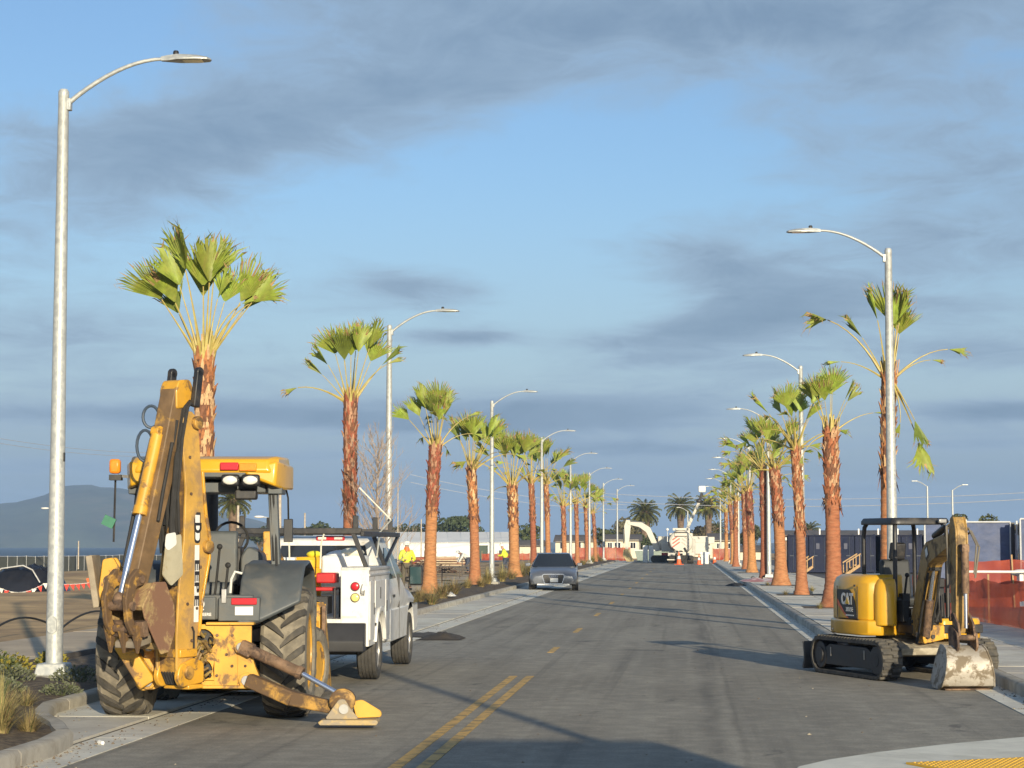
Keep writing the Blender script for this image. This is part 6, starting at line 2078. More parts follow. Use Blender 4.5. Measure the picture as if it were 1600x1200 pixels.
# ================================================================== GREY SALOON CAR
CR = thing('parked_car', 'dark grey saloon car parked facing the camera by the shoreward kerb', 'car', (-5.42, 85.7, 0.02), math.pi + R(3))
car_p = mat('grey_car_paint', (.17, .18, .20), .28, metal=.4, var=.04, scale=2, coat=.6)
S = 1.06
rg = lambda y, xb, zb, xm, zm, xw, zw, xr, zr: [(-xb * S, y, zb), (xb * S, y, zb), (xm * S, y, zm), (xw * S, y, zw), (xr * S, y, zr - .03), ((xr - .12) * S, y, zr), (-(xr - .12) * S, y, zr), (-xr * S, y, zr - .03), (-xw * S, y, zw), (-xm * S, y, zm)]
MB().loft([rg(-2.45, .74, .35, .80, .60, .76, .86, .62, .98), rg(-2.2, .84, .22, .92, .55, .88, .90, .68, 1.07), rg(-1.5, .88, .20, .94, .55, .91, .92, .66, 1.13), rg(-.75, .88, .20, .94, .55, .91, .92, .60, 1.46), rg(.1, .88, .20, .94, .55, .91, .88, .62, 1.50),
           rg(.50, .88, .20, .94, .55, .91, .88, .62, 1.45), rg(1.30, .88, .20, .94, .55, .90, .84, .74, .94), rg(1.42, .88, .20, .94, .55, .89, .82, .70, .91), rg(2.0, .86, .22, .92, .50, .86, .74, .62, .83), rg(2.35, .80, .24, .88, .46, .80, .64, .55, .71), rg(2.46, .70, .26, .78, .42, .70, .56, .48, .62)]).build('body', car_p, CR, bevel=.012, ang=50)
ws = MB()
ws.add([(-.82 * S, 1.30, .90), (.82 * S, 1.30, .90), (.60 * S, .53, 1.42), (-.60 * S, .53, 1.42), (-.80 * S, 1.29, .88), (.80 * S, 1.29, .88), (.58 * S, .51, 1.40), (-.58 * S, .51, 1.40)], [(0, 1, 2, 3), (7, 6, 5, 4), (0, 4, 5, 1), (1, 5, 6, 2), (2, 6, 7, 3), (3, 7, 4, 0)])
ws.v = [(x, y + .035, z + .035) for x, y, z in ws.v]
ws.build('windscreen', dark_glass, CR)
MB().prism(rpoly([(-.34, .28), (.34, .28), (.43, .56), (.40, .63), (-.40, .63), (-.43, .56)], .04), 'y', 2.40, 2.475).build('grille', black, CR, bevel=.01)
gs = rpoly([(-.35, .27), (.35, .27), (.44, .56), (.41, .645), (-.41, .645), (-.44, .56)], .04)
fr = MB()
for a, b in zip(gs, gs[1:] + gs[:1]):
    fr.bar((a[0], 2.47, a[1]), (b[0], 2.47, b[1]), .022, .025, up=(0, 1, 0))
fr.build('grille_frame', chrome, CR)
mb = MB()
for k in range(4):
    mb.tube([(-.12 + .08 * k + .055 * math.cos(R(a)), 2.49, .565 + .050 * math.sin(R(a))) for a in range(0, 361, 30)], .008, 5, cap=False)
mb.build('ring_badge', chrome, CR)
MB().box((-.03, 2.50, .41), (.32, .015, .16)).build('number_plate', white_plain, CR)
for sx in (-1, 1):
    MB().loft([[(sx * x * S, y, z) for x, y, z in ring_] for ring_ in ([(.50, 2.40, .62), (.50, 2.44, .57), (.52, 2.40, .53), (.54, 2.3, .57)], [(.84, 2.06, .70), (.86, 2.16, .62), (.84, 2.12, .56), (.80, 2.0, .62)])]).build('headlight', clear_lens, CR)
    MB().prism(rpoly([(sx * .52, .26), (sx * .82, .28), (sx * .80, .38), (sx * .54, .40)], .03), 'y', 2.30, 2.42).build('air_intake', black, CR)
    mr = MB().box((sx * 1.06, .95, 1.02), (.20, .10, .14)).build('door_mirror', car_p, CR, bevel=.03, seg=3)
    go = MB().prism([(-1.2, 0), (1.02, 0), (.42, .40), (-.62, .42)], 'x', -.004, .004).build('side_glass', dark_glass, CR)
    go.location = (sx * .925 * S, 0, .955)
    go.rotation_euler = (0, sx * -R(36), 0)
    for y in (1.50, -1.40):
        w = inst(road_tyre(.34, .24).mesh('tyre', tyre_road), 'wheel', CR, (sx * .86, y, .34))
        MB().lathe([(.225, .09), (.06, .11), (0, .11)], axis='x', n=20).build('rim', steel, w).rotation_euler = (0, 0, 0 if sx > 0 else math.pi)
        arch3 = [(y + .385 * math.cos(R(a)), .34 + .385 * math.sin(R(a))) for a in range(0, 360, 18)]
        MB().prism(arch3, 'x', sx * .90, sx * 1.003).build('wheel_well', black, CR)
MB().box((0, 2.40, .24), (1.3, .12, .05)).build('front_lip', mat('silver_trim', (.5, .5, .5), .35, metal=.6), CR)
MB().box((-.42, .75, 1.08), (.22, .2, .30)).box((.42, .75, 1.08), (.22, .2, .30)).build('head_rest', grey_plastic, CR, bevel=.05)

# ================================================================== WORKERS
skin = mat('skin', (.42, .23, .15), .6, var=.1)
vest = mat('hi_vis_yellow', (.62, .66, .05), .7, var=.1, scale=6)
vest_o = mat('hi_vis_orange', (.75, .16, .03), .7, var=.1, scale=6)
tape = mat('vest_tape', (.60, .62, .60), .4, var=.05)
trous = mat('work_trousers', (.10, .085, .06), .85, var=.2, scale=6)
jeans = mat('blue_trousers', (.05, .06, .09), .85, var=.2, scale=6)
helm = mat('helmet_white', (.72, .70, .64), .35)
shirt_d = mat('dark_sleeve', (.05, .055, .06), .8, var=.2)


def skin_mesh(name, joints, edges, radii, m, parent, sub=2):
    me = bpy.data.meshes.new(name)
    me.from_pydata([Vector(j) for j in joints], edges, [])
    me.materials.append(m)
    o = bpy.data.objects.new(name, me)
    C.objects.link(o)
    o.parent = parent
    md = o.modifiers.new('skin', 'SKIN')
    md.use_smooth_shade = True
    for i, r_ in enumerate(radii):
        me.skin_vertices[0].data[i].radius = r_ if isinstance(r_, tuple) else (r_, r_)
    me.skin_vertices[0].data[0].use_root = True
    o.modifiers.new('sub', 'SUBSURF').levels = sub
    o.modifiers['sub'].render_levels = sub
    return o


def person(label, x, y, z, rz, pose, vest_m, trouser_m, collar=None, helmet=True):
    """pose: joint positions in metres, facing +y"""
    t = thing('person', label, 'person', (x, y, z), rz)
    J = pose
    names = ['pelvis', 'chest', 'neck', 'head', 'sl', 'el', 'hl', 'sr', 'er', 'hr', 'kl', 'al', 'tl', 'kr', 'ar', 'tr', 'pl', 'pr', 'crown', 'fl', 'fr']
    pts = [J['pelvis'], J['chest'], J['neck'], J['head'], J['sl'], J['el'], J['hl'], J['sr'], J['er'], J['hr'], J['kl'], J['al'], J['tl'], J['kr'], J['ar'], J['tr'], J['pl'], J['pr'], J['crown'], J['fl'], J['fr']]
    E = [(0, 1), (1, 2), (2, 3), (3, 18), (1, 4), (4, 5), (5, 6), (6, 19), (1, 7), (7, 8), (8, 9), (9, 20), (0, 16), (16, 10), (10, 11), (11, 12), (0, 17), (17, 13), (13, 14), (14, 15)]
    rr = [(.15, .11), (.16, .12), .055, (.078, .092), .06, .042, .032, .06, .042, .032, .06, .042, .04, .06, .042, .04, .085, .085, .07, .03, .03]
    skin_mesh('body', pts, E, rr, skin, t)
    mid = [(a + b) / 2 for a, b in zip(J['pelvis'], J['chest'])]
    # coat: trunk and sleeves
    skin_mesh('coat', [J['pelvis'], mid, J['chest'], J['sl'], J['el'], J['hl'], J['sr'], J['er'], J['hr'], J['neck']], [(0, 1), (1, 2), (2, 3), (3, 4), (4, 5), (2, 6), (6, 7), (7, 8), (2, 9)],
              [(.195, .155), (.185, .15), (.195, .155), .085, .068, .055, .085, .068, .055, .075], vest_m, t)
    skin_mesh('trousers', [J['pelvis'], J['pl'], J['kl'], J['al'], J['pr'], J['kr'], J['ar']], [(0, 1), (1, 2), (2, 3), (0, 4), (4, 5), (5, 6)], [(.17, .13), .105, .078, .066, .105, .078, .066], trouser_m, t)
    for a, b in (('al', 'tl'), ('ar', 'tr')):
        A, B = Vector(J[a]), Vector(J[b])
        MB().ball((A + (B - A) * .6 + Vector((0, 0, -.03))), (.055, .14, .055), 10, 6).cyl(A + Vector((0, 0, -.05)), A + Vector((0, 0, .10)), .06, 10).build('boot', rubber_black, t)
    h = Vector(J['crown'])
    if helmet:
        MB().lathe([(.15, -.02), (.135, .0), (.132, .06), (.10, .12), (.04, .145), (0, .15)], (h.x, h.y, h.z - .035), n=18).box((h.x, h.y + .13, h.z - .045), (.20, .12, .02)).build('helmet', helm, t)
    if collar:
        n = Vector(J['neck'])
        MB().lathe([(.13, -.08), (.11, .02), (.085, .09)], (n.x, n.y, n.z), n=14).build('hood', collar, t)
    c0, p0 = Vector(J['chest']), Vector(mid)
    return t


stand = dict(pelvis=(0, 0, .98), chest=(0, .02, 1.36), neck=(0, .03, 1.53), head=(0, .05, 1.64), crown=(0, .05, 1.74), sl=(-.20, .02, 1.43), el=(-.30, .05, 1.16), hl=(-.16, .27, 1.10), fl=(-.08, .33, 1.10),
             sr=(.20, .02, 1.43), er=(.29, .06, 1.16), hr=(.14, .28, 1.13), fr=(.06, .33, 1.14), pl=(-.10, 0, .93), pr=(.10, 0, .93), kl=(-.12, .02, .52), al=(-.13, -.02, .10), tl=(-.15, .16, .04), kr=(.12, .03, .52), ar=(.13, -.02, .10), tr=(.15, .16, .04))
w1 = person('worker in yellow hi-vis coat and white helmet standing behind the utility truck', gx(634, 78), 78, .15, R(200), stand, vest, trous, vest_o)
walk = dict(pelvis=(0, 0, .96), chest=(0, .10, 1.32), neck=(0, .15, 1.49), head=(0, .20, 1.59), crown=(0, .21, 1.69), sl=(-.19, .10, 1.39), el=(-.25, .20, 1.13), hl=(-.15, .42, 1.12), fl=(-.10, .50, 1.14),
            sr=(.19, .08, 1.39), er=(.26, -.10, 1.15), hr=(.24, .05, .93), fr=(.23, .10, .86), pl=(-.10, 0, .91), pr=(.10, 0, .91), kl=(-.11, .20, .53), al=(-.11, .06, .12), tl=(-.11, .25, .06), kr=(.11, -.02, .50), ar=(.11, -.34, .20), tr=(.11, -.24, .07))
person('worker walking in yellow vest and dark trousers beside the frayed palm', gx(790, 112), 112, .12, R(95), walk, vest, jeans)
bend = dict(pelvis=(0, 0, .90), chest=(0, .34, 1.12), neck=(0, .47, 1.20), head=(0, .56, 1.22), crown=(0, .63, 1.27), sl=(-.19, .34, 1.15), el=(-.24, .50, .88), hl=(-.16, .62, .66), fl=(-.13, .66, .58),
            sr=(.19, .34, 1.15), er=(.24, .50, .88), hr=(.16, .62, .66), fr=(.13, .66, .58), pl=(-.10, 0, .86), pr=(.10, 0, .86), kl=(-.12, .12, .48), al=(-.13, -.05, .10), tl=(-.14, .13, .04), kr=(.12, .10, .48), ar=(.13, -.05, .10), tr=(.14, .13, .04))
person('worker bending forward in pale shirt and white helmet beside the torn-collar palm', gx(731, 125), 125, .10, R(110), bend, mat('pale_shirt', (.55, .55, .52), .8), jeans)

# ================================================================== END OF THE ROAD
VT = thing('tanker_truck', 'white vacuum tanker truck seen from behind at the end of the road', 'truck', (gx(1063, 196), 196, 0.01), R(0))
white_far = mat('truck_white', (.54, .51, .44), .45, var=.06, scale=1)
MB().lathe([(.9, 0), (1.08, .10), (1.14, .3), (1.14, 4.6), (1.0, 4.9), (.3, 5.0)], (0, 0, 2.02), axis='y', n=30).build('tank', white_far, VT, ang=25)
chev = mat('chevron_red', (.50, .10, .06), .5, var=.1)
for k in range(3):
    for sx in (-1, 1):
        z = 1.72 + .34 * k
        MB().bar((sx * .10, -.022, z + .30), (sx * .78, -.022, z - .18), .12, .015, up=(0, 1, 0)).build('chevron', chev if sx < 0 else mat('chevron_grey', (.45, .40, .34), .5), VT)
MB().box((0, -.03, 2.72), (1.15, .12, .26)).build('rear_sign', white_far, VT, bevel=.02)
MB().box((0, -.02, 2.93), (1.30, .10, .10)).box((0, 0.02, 2.55), (1.2, .10, .05)).build('sign_frame', black, VT)
MB().box((0, 1.5, 3.20), (.9, 3.0, .14)).box((0, .4, 3.22), (1.5, .5, .24)).build('walkway', white_far, VT, bevel=.02)
MB().box((-.85, .2, .86), (.72, .4, .30)).box((.85, .2, .86), (.72, .4, .30)).box((0, 2.5, .95), (1.0, 5.4, .25)).box((-.9, .25, .36), (.8, .2, .12)).build('bumper', white_far, VT, bevel=.02)
MB().box((-.82, -.02, .62), (.50, .1, .30)).box((.82, -.02, .62), (.50, .1, .30)).cyl((0, -.12, 1.02), (0, .1, 1.02), .22, 18).tube([(-.3, -.15, 1.2), (-.42, -.2, .8), (-.38, -.2, .3)], .09, 8).tube([(.34, -.15, 1.5), (.56, -.2, 1.1), (.55, -.2, .5), (.3, -.2, .25)], .08, 8).box((0, -.1, .6), (.34, .2, .7)).build('hoses', rubber_black, VT)
for x in (-1.02, -.76, .76, 1.02):
    for y in (1.0, 2.4, 6.2):
        inst(t_me, 'wheel', VT, (x, y, .50), (0, 0, 0), 1.24)
MB().box((0, 6.3, 1.9), (2.3, 1.7, 2.0)).build('cab', white_far, VT, bevel=.08)
MB().box((1.22, .6, 1.55), (.34, .6, 1.5)).box((1.2, .5, .9), (.34, .5, .5)).build('pump_cabinet', mat('grey_far', (.40, .38, .33), .5), VT, bevel=.03)
MB().cyl((-1.25, .0, 2.6), (-1.25, .0, 3.15), .02, 6).ball((-1.25, 0, 3.2), .14).box((-1.25, 0, 2.3), (.06, .06, .5)).build('beacon', white_plain, VT)
MB().tube([(-1.14, .1, 2.0), (-1.0, -.05, 1.55), (-.6, -.06, 1.25)], .10, 8).build('door_ring', black, VT)

BT = thing('bucket_truck', 'white bucket truck with its arm lifted beside the tanker', 'truck', (gx(1088, 212), 212, 0.01), 0)
MB().box((0, 0, 1.0), (2.3, 6.0, .35)).box((0.2, -1.6, 1.55), (1.9, 2.2, .9)).box((0, 3.2, 1.7), (2.2, 1.6, 1.9)).build('chassis', white_far, BT, bevel=.05)
for x in (-1, 1):
    for y in (-1.8, 2.8):
        inst(t_me, 'wheel', BT, (x, y, .48), (0, 0, 0), 1.2)
k0, k1, k2 = Vector((-.85, 0, 2.3)), Vector((-.90, 0, 3.6)), Vector((.25, -.3, 6.1))
MB().bar(k0, k1, .34, .36, up=(0, 1, 0)).bar(k1, Vector((-.35, -.1, 4.8)), .34, .36, up=(0, 1, 0)).build('lower_arm', white_far, BT, bevel=.04)
MB().bar((-.45, -.1, 4.6), k2, .26, .28, up=(0, 1, 0)).build('upper_arm', white_far, BT, bevel=.03)
MB().box((-.9, 0, 2.0), (.8, .8, .5)).build('turntable', grey_plastic, BT, bevel=.05)
MB().bar(k2, (.55, -.4, 7.0), .3, .34, up=(0, 1, 0)).ball((.25, -.3, 6.2), (.3, .25, .25)).build('knuckle', black, BT)
MB().box((.55, -.5, 7.4), (.74, .7, .66)).build('bucket', white_plain, BT, bevel=.12, seg=3)
MB().bar((.75, -.4, 6.7), (2.1, -.4, 7.55), .10, .12).build('jib', mat('wood_pole', (.30, .21, .12), .8), BT)
MB().box((1.3, -2.0, 2.2), (.9, 1.2, .7)).box((1.2, -2.4, 1.2), (.5, .4, 1.0)).build('equipment_box', white_far, BT, bevel=.05)

FE = thing('crawler_excavator', 'white crawler excavator with its arm bent down, half hidden by the tanker', 'excavator', (gx(1046, 203), 203, 0.0), R(90))
# local +y points towards -x in the world: the arm reaches towards the shoreward side
MB().prism(rpoly([(.9, 1.2), (1.4, 1.1), (2.3, 3.0), (3.0, 3.5), (4.1, 3.75), (4.15, 4.02), (2.7, 3.95), (1.9, 3.45)], .12), 'x', -.22, .22).build('boom', white_far, FE, bevel=.03)
MB().prism(rpoly([(3.85, 4.15), (4.25, 4.20), (4.45, 3.6), (4.35, 1.35), (4.05, 1.35), (3.8, 3.5)], .08), 'x', -.18, .18).build('stick', white_far, FE, bevel=.03)
MB().cyl((0, 2.4, 3.9), (0, 3.9, 4.1), .08).cyl((0, 4.5, 3.3), (0, 4.5, 1.9), .07).build('cylinders', grey_plastic, FE)
MB().prism(rpoly([(4.0, 1.35), (4.45, 1.35), (4.6, .8), (4.2, .12), (3.5, .15), (3.75, .7)], .08), 'x', -.5, .5).build('bucket', mat('tan_bucket', (.42, .33, .16), .7, var=.2), FE, bevel=.03)
MB().box((0, -.4, 1.55), (2.2, 2.4, .9)).box((.6, .6, 1.9), (.9, 1.1, 1.4)).build('house', white_far, FE, bevel=.06)
for sx in (-1, 1):
    MB().prism(rpoly([(-1.7, .05), (1.7, .05), (1.9, .4), (1.7, .75), (-1.7, .75), (-1.9, .4)], .2), 'x', sx * .75, sx * 1.2).build('track', rubber_black, FE)
MB().box((0, 0, .85), (1.6, 1.6, .3)).build('undercarriage', red_paint, FE)

cone_o = mat('cone_orange', (.75, .13, .03), .6, var=.1)


def cone(label, x, y, s_=1.0):
    t = thing('traffic_cone', label, 'traffic cone', (x, y, .01), rs.uniform(0, 1), 'traffic cones round the tanker truck')
    t.scale = (s_, s_, s_)
    MB().lathe([(.16, .03), (.03, .75), (.03, .76), (0, .76)], n=14).build('cone_body', cone_o, t)
    MB().box((0, 0, .015), (.40, .40, .035)).build('base', cone_o, t)
    MB().lathe([(.112, .34), (.082, .52)], n=14, close=False).build('reflective_band', white_plain, t)
    return t


cone('tall orange and white cone right behind the tanker', gx(1060, 186), 186, 1.5)
cone('orange cone behind the tanker, the one nearer its pump cabinet', gx(1091, 187), 187, 1.2)
cone('orange cone by the pavement, beyond the tanker', gx(1115, 195), 195, 1.2)
tag(MB().box((0, 0, .45), (.7, .4, .9)).box((0, 0, 1.0), (.9, .35, .22)).build('barrier_light', white_plain, None, (gx(1100, 192), 192, 0), bevel=.05), 'white portable sign stand beside the tanker', 'sign stand')
for i, px in enumerate((1008, 1017)):
    t = thing('cabinet', ('white cabinet left of the palm stump, nearer the white excavator stick', 'white cabinet nearer the tanker')[i], 'cabinet', (gx(px, 208), 208, 0), 0, 'white cabinets at the end of the road')
    MB().box((0, 0, .85), (.50, .5, 1.7)).build('housing', white_plain, t, bevel=.03)
    MB().box((0, -.255, .9), (.40, .02, 1.4)).build('door', white_plain, t, bevel=.005)
t = thing('skip', 'long pale green skip behind the white cabinets', 'skip', (gx(1026, 216), 216, 0), 0)
MB().prism([(-2.0, 0), (2.0, 0), (2.3, 1.25), (-2.3, 1.25)], 'y', -.9, .9).build('tub', mat('skip_green', (.22, .27, .23), .6, var=.15), t, bevel=.03)
MB().box((0, -.93, 1.2), (4.6, .08, .10)).build('rim_bar', white_plain, t)

# ---- houses beyond the cross street
wallc = mat('house_wall', (.62, .56, .44), .8, var=.06, scale=.6)
roofc = mat('house_roof', (.14, .115, .095), .85, var=.2, scale=1.2)


def house(label, px0, px1, Y, eave, ridge, depth, wins=(), z0=0.0, wall=None, group=None, gable=False):
    x0, x1 = gx(px0, Y), gx(px1, Y)
    t = thing('house', label, 'house', ((x0 + x1) / 2, Y, z0), 0, group)
    W = (x1 - x0) / 2
    MB().box((0, depth / 2, eave / 2 - .2), (2 * W, depth, eave + .4)).build('wall', wall or wallc, t)
    if gable:
        MB().prism([(-W - .3, eave - .1), (W + .3, eave - .1), (0, ridge)], 'y', -.3, depth + .3).build('roof', roofc, t)
    else:
        MB().prism([(-.4, eave - .12), (depth + .4, eave - .12), (depth / 2, ridge)], 'x', -W - .3, W + .3).build('roof', roofc, t)
    for px, z, w, h in wins:
        x = gx(px, Y) - (x0 + x1) / 2
        f = MB().box((x, -.03, z), (w + .14, .06, h + .14)).build('window', white_plain, t)
        MB().box((x, -.065, z), (w, .02, h)).build('pane', dark_glass, f)
        MB().box((x, -.08, z), (.05, .02, h)).build('glazing_bar', white_plain, f)
    return t


house('white low house with dark roof behind the last lamps of the car row', 946, 998, 258, 2.35, 3.05, 9, [(965, 1.65, .7, .7), (989, 1.65, .6, .7), (953, 1.65, .5, .7)])
house('white house end showing behind the lamps right of the bucket truck', 1108, 1146, 262, 2.3, 3.2, 9, [(1122, 1.6, .5, .6), (1136, 1.6, .5, .6)])
house('pale house behind the last palms of the car row', 868, 912, 285, 2.2, 3.1, 8, [(880, 1.6, .8, .8), (903, 1.6, .8, .8)])
house('cream gabled house far behind the grey car', 908, 930, 300, 2.2, 3.1, 8, [(917, 1.6, .8, .8)], gable=True)
house('grey-roofed house behind the tanker and the bucket truck', 1030, 1104, 285, 1.9, 2.9, 9, [(1085, 1.8, .8, .8)])

# white long sheds on the shore side, each roof panel its own piece
shed_w = mat('shed_white', (.66, .68, .66), .6, var=.05, scale=.4)
shed_r = mat('shed_roof', (.66, .65, .62), .5, var=.06, scale=.3, rnd=.05)


def shed(label, px0, px1, Y, eave, ridge, depth, panel):
    x0, x1 = gx(px0, Y), gx(px1, Y)
    t = thing('shed', label, 'shed', (x0, Y, 0), 0, 'long white sheds by the shore')
    W = x1 - x0
    MB().prism([(0, -.4), (depth, -.4), (depth, eave), (depth / 2, ridge - .06), (0, eave)], 'x', 0, W).build('wall', shed_w, t)
    n = max(1, round(W / panel))
    for k in range(n):
        a, b = W * k / n + .05, W * (k + 1) / n - .05
        sk = 1.0
        mb = MB()
        mb.add([(a, -.3, eave - .08), (b, -.3, eave - .08), (b - sk, depth / 2, ridge), (a - sk, depth / 2, ridge), (a, -.3, eave - .14), (b, -.3, eave - .14), (b - sk, depth / 2, ridge - .06), (a - sk, depth / 2, ridge - .06)],
               [(0, 1, 2, 3), (7, 6, 5, 4), (0, 4, 5, 1), (1, 5, 6, 2), (2, 6, 7, 3), (3, 7, 4, 0)])
        mb.build('roof_panel', shed_r, t, smooth=False)
    MB().prism([(depth / 2, ridge - .06), (depth + .3, eave - .1), (depth + .3, eave - .16), (depth / 2, ridge - .12)], 'x', 0, W).build('back_roof', shed_r, t)
    MB().prism([(0, eave - .2), (-.02, eave - .2), (-.02, eave - .02), (depth / 2, ridge - .1), (depth / 2, ridge - .16)], 'x', W, W + .05).build('gable_trim', white_plain, t)
    for k in range(3):
        MB().box((W * (.2 + .3 * k), -.03, 1.0), (.9, .06, 1.9)).build('door', shed_w, t)
    return t


shed('long white shed with panelled roof behind the palms and workers', 614, 806, 325, 2.15, 3.75, 14, 2.05)
shed('white shed with dark end wall behind the truck rack', 484, 606, 300, 2.0, 3.35, 12, 2.6)
house('low white outbuilding between the long shed and the car row palms', 812, 846, 300, 1.6, 2.4, 6, [])

# green cabinet, brown clutter, rails on the shore side
tag(MB().box((0, 0, .8), (2.1, 1.2, 1.6)).box((0, 0, 1.63), (2.2, 1.3, .06)).build('site_cabinet', mat('cabinet_green', (.045, .07, .05), .6), None, (gx(748, 255), 255, 0), bevel=.02), 'dark green site cabinet in front of the long shed', 'cabinet')
tag(MB().box((0, 0, .55), (1.2, .8, 1.1)).build('cabinet_box', mat('cabinet_dark', (.05, .055, .05), .6), None, (gx(788, 240), 240, 0), bevel=.02), 'small dark box cabinet behind the walking worker', 'cabinet')
rail_m = mat('dark_rail', (.05, .04, .035), .6, metal=.3)
for i, (px, Y, W, lab) in enumerate([(690, 92, 3.2, 'dark low steel rail left of the torn-collar palm'), (718, 104, 2.6, 'dark low steel rail behind the bending worker'), (760, 110, 2.6, 'dark low steel rail by the foot of the third lamp')]):
    t = thing('hand_rail', lab, 'rail', (gx(px, Y), Y, .13), R(10), 'low rails in the earth behind the path')
    MB().bar((-W / 2, 0, .62), (W / 2, 0, .62), .05, .05).bar((-W / 2, 0, .12), (W / 2, 0, .12), .05, .05).build('rail', rail_m, t)
    for k in range(3):
        MB().box((-W / 2 + W * k / 2, 0, .30), (.05, .05, .7 if k else 1.3)).build('post', rail_m, t)
brick_m = mat('clay_pipe', (.30, .09, .045), .8, var=.3, scale=2)
t = thing('pipe_stack', 'stack of red-brown pipes and boards beyond the second palm of the truck', 'pipe stack', (gx(692, 170), 170, 0.0), R(8))
for k in range(9):
    MB().cyl((-2.6 + .55 * (k % 5) , -.3 + .1 * k, .25 + .36 * (k // 5)), (-1.2 + .75 * (k % 5), .6, .3 + .36 * (k // 5)), .16, 8).build('pipe', brick_m, t)
for k in range(4):
    MB().box((-.4 + .3 * k, -.6, .12 + .2 * k), (4.2, .25, .12), (0, 0, .05 * k)).build('board', mat('old_board', (.42, .33, .22), .8, var=.2), t)
t = thing('brush_heap', 'heap of dark cut branches behind the standing worker', 'brush heap', (gx(655, 130), 130, 0.05), 0)
mb = MB()
rb = random.Random(9)
for k in range(260):
    a = rb.uniform(0, 6.28)
    q = rb.random() ** .5
    p = Vector((2.6 * q * math.cos(a), .8 * q * math.sin(a), 1.2 * (1 - q) * rb.random()))
    d = Vector((rb.uniform(-1, 1), rb.uniform(-1, 1), rb.uniform(-.1, .9))) * .35
    mb.tube([p, p + d], [.03, .012], 4, cap=False)
o = mb.build('twigs', mat('cut_twig', (.10, .06, .04), .9, var=.4), t, fix=False)
o['kind'] = 'stuff'

# ---- orange safety netting
net_m = bpy.data.materials.new('orange_net')
net_m.use_nodes = True
_g = NT(net_m.node_tree)
_out = _g.n('ShaderNodeOutputMaterial')
_b = _g.n('ShaderNodeBsdfPrincipled', i_Roughness=.6)
_p = _g.n('ShaderNodeTexCoord').outputs['Object']
_g.put(_b.inputs['Base Color'], _g.mix(_g.ramp(_g.noise(_p, 1.3, 4), .35, .65), (.34, .042, .018), (.52, .09, .035)))
_t = _g.n('ShaderNodeBsdfTransparent')
_l = _g.n('ShaderNodeBsdfTranslucent', i_Color=(.7, .12, .03, 1))
_m0 = _g.n('ShaderNodeMixShader', i_0=.25)
_g.t.links.new(_b.outputs[0], _m0.inputs[1])
_g.t.links.new(_l.outputs[0], _m0.inputs[2])
_ms = _g.n('ShaderNodeMixShader')
_g.put(_ms.inputs[0], _g.ramp(_g.noise(_p, .8, 3), .3, .7, .74, .95))
_g.t.links.new(_t.outputs[0], _ms.inputs[1])
_g.t.links.new(_m0.outputs[0], _ms.inputs[2])
_g.t.links.new(_ms.outputs[0], _out.inputs['Surface'])
wood_m = mat('stake_wood', (.40, .26, .13), .85, var=.2, scale=8)


def net_fence(label, pts, h, stakes, seed, z0=.1, group='orange safety nets', sag=.08, lean=0.0):
    r = random.Random(seed)
    t = thing('safety_net', label, 'safety net', (pts[0][0], pts[0][1], z0), 0, group)
    P = [Vector((a - pts[0][0], b - pts[0][1], 0)) for a, b in pts]
    L = [0]
    for a, b in zip(P, P[1:]):
        L.append(L[-1] + (b - a).length)

    def at(s_):
        for i, (a, b) in enumerate(zip(P, P[1:])):
            if s_ <= L[i + 1] + 1e-6:
                return a + (b - a) * ((s_ - L[i]) / (L[i + 1] - L[i])), (b - a).normalized()
        return P[-1], (P[-1] - P[-2]).normalized()
    n = max(6, int(L[-1] / .25))
    rows = 7
    vs = []
    for i in range(n + 1):
        s_ = L[-1] * i / n
        p, d = at(s_)
        nn = Vector((-d.y, d.x, 0))
        ph = (s_ / L[-1] * (stakes - 1)) % 1
        for j in range(rows + 1):
            q = j / rows
            w = .06 * mnoise.noise(Vector((s_ * 1.3, q * 2.5, seed))) + .025 * mnoise.noise(Vector((s_ * 6, q * 8, seed)))
            vs.append(p + nn * (w + lean * q) + Vector((0, 0, h * q - sag * 4 * ph * (1 - ph) * q + .04 * mnoise.noise(Vector((s_ * 2, 0, seed + 5))) * q)))
    mb = MB()
    mb.add(vs, [(i * (rows + 1) + j, (i + 1) * (rows + 1) + j, (i + 1) * (rows + 1) + j + 1, i * (rows + 1) + j + 1) for i in range(n) for j in range(rows)])
    mb.build('netting', net_m, t, fix=False)
    for k in range(stakes):
        p, d = at(L[-1] * k / (stakes - 1))
        nn = Vector((-d.y, d.x, 0))
        tl = r.uniform(-.08, .08)
        MB().bar(p - nn * .05 + Vector((0, 0, -.2)), p - nn * .05 + d * tl + nn * lean + Vector((0, 0, h + r.uniform(.10, .30))), .04, .045, up=(0, 1, 0)).build('stake', wood_m, t)
    return t


net_fence('orange net along the pavement edge behind the mini excavator, the nearer one', [(7.0, 26), (7.0, 36), (6.9, 43), (6.25, 52), (6.15, 57)], 1.0, 10, 1, .12)
net_fence('reddish net under the blue fence screens, the farther one', [(7.4, 59.5), (12.5, 58.5), (20, 57.5)], 1.35, 8, 2, .12)
net_fence('orange net at the end of the car row in front of the low house', [(gx(905, 226), 226), (gx(958, 228), 228), (gx(984, 230), 230)], 1.5, 7, 3, .0)
net_fence('orange net beyond the grey car roof among the palms', [(gx(848, 215), 215), (gx(900, 220), 220)], .9, 5, 4, .0)
net_fence('orange net right of the bucket truck beyond the last lamps', [(gx(1112, 222), 222), (gx(1142, 224), 224)], 1.4, 4, 5, .0)
net_fence('orange net in front of the long shed near the walking worker', [(gx(752, 232), 232), (gx(828, 238), 238)], .8, 7, 6, .0)
tp = thing('barrier_rail', 'white plastic rail lying along the tops of the orange nets', 'rail', (7.2, 57.0, .12), R(-3))
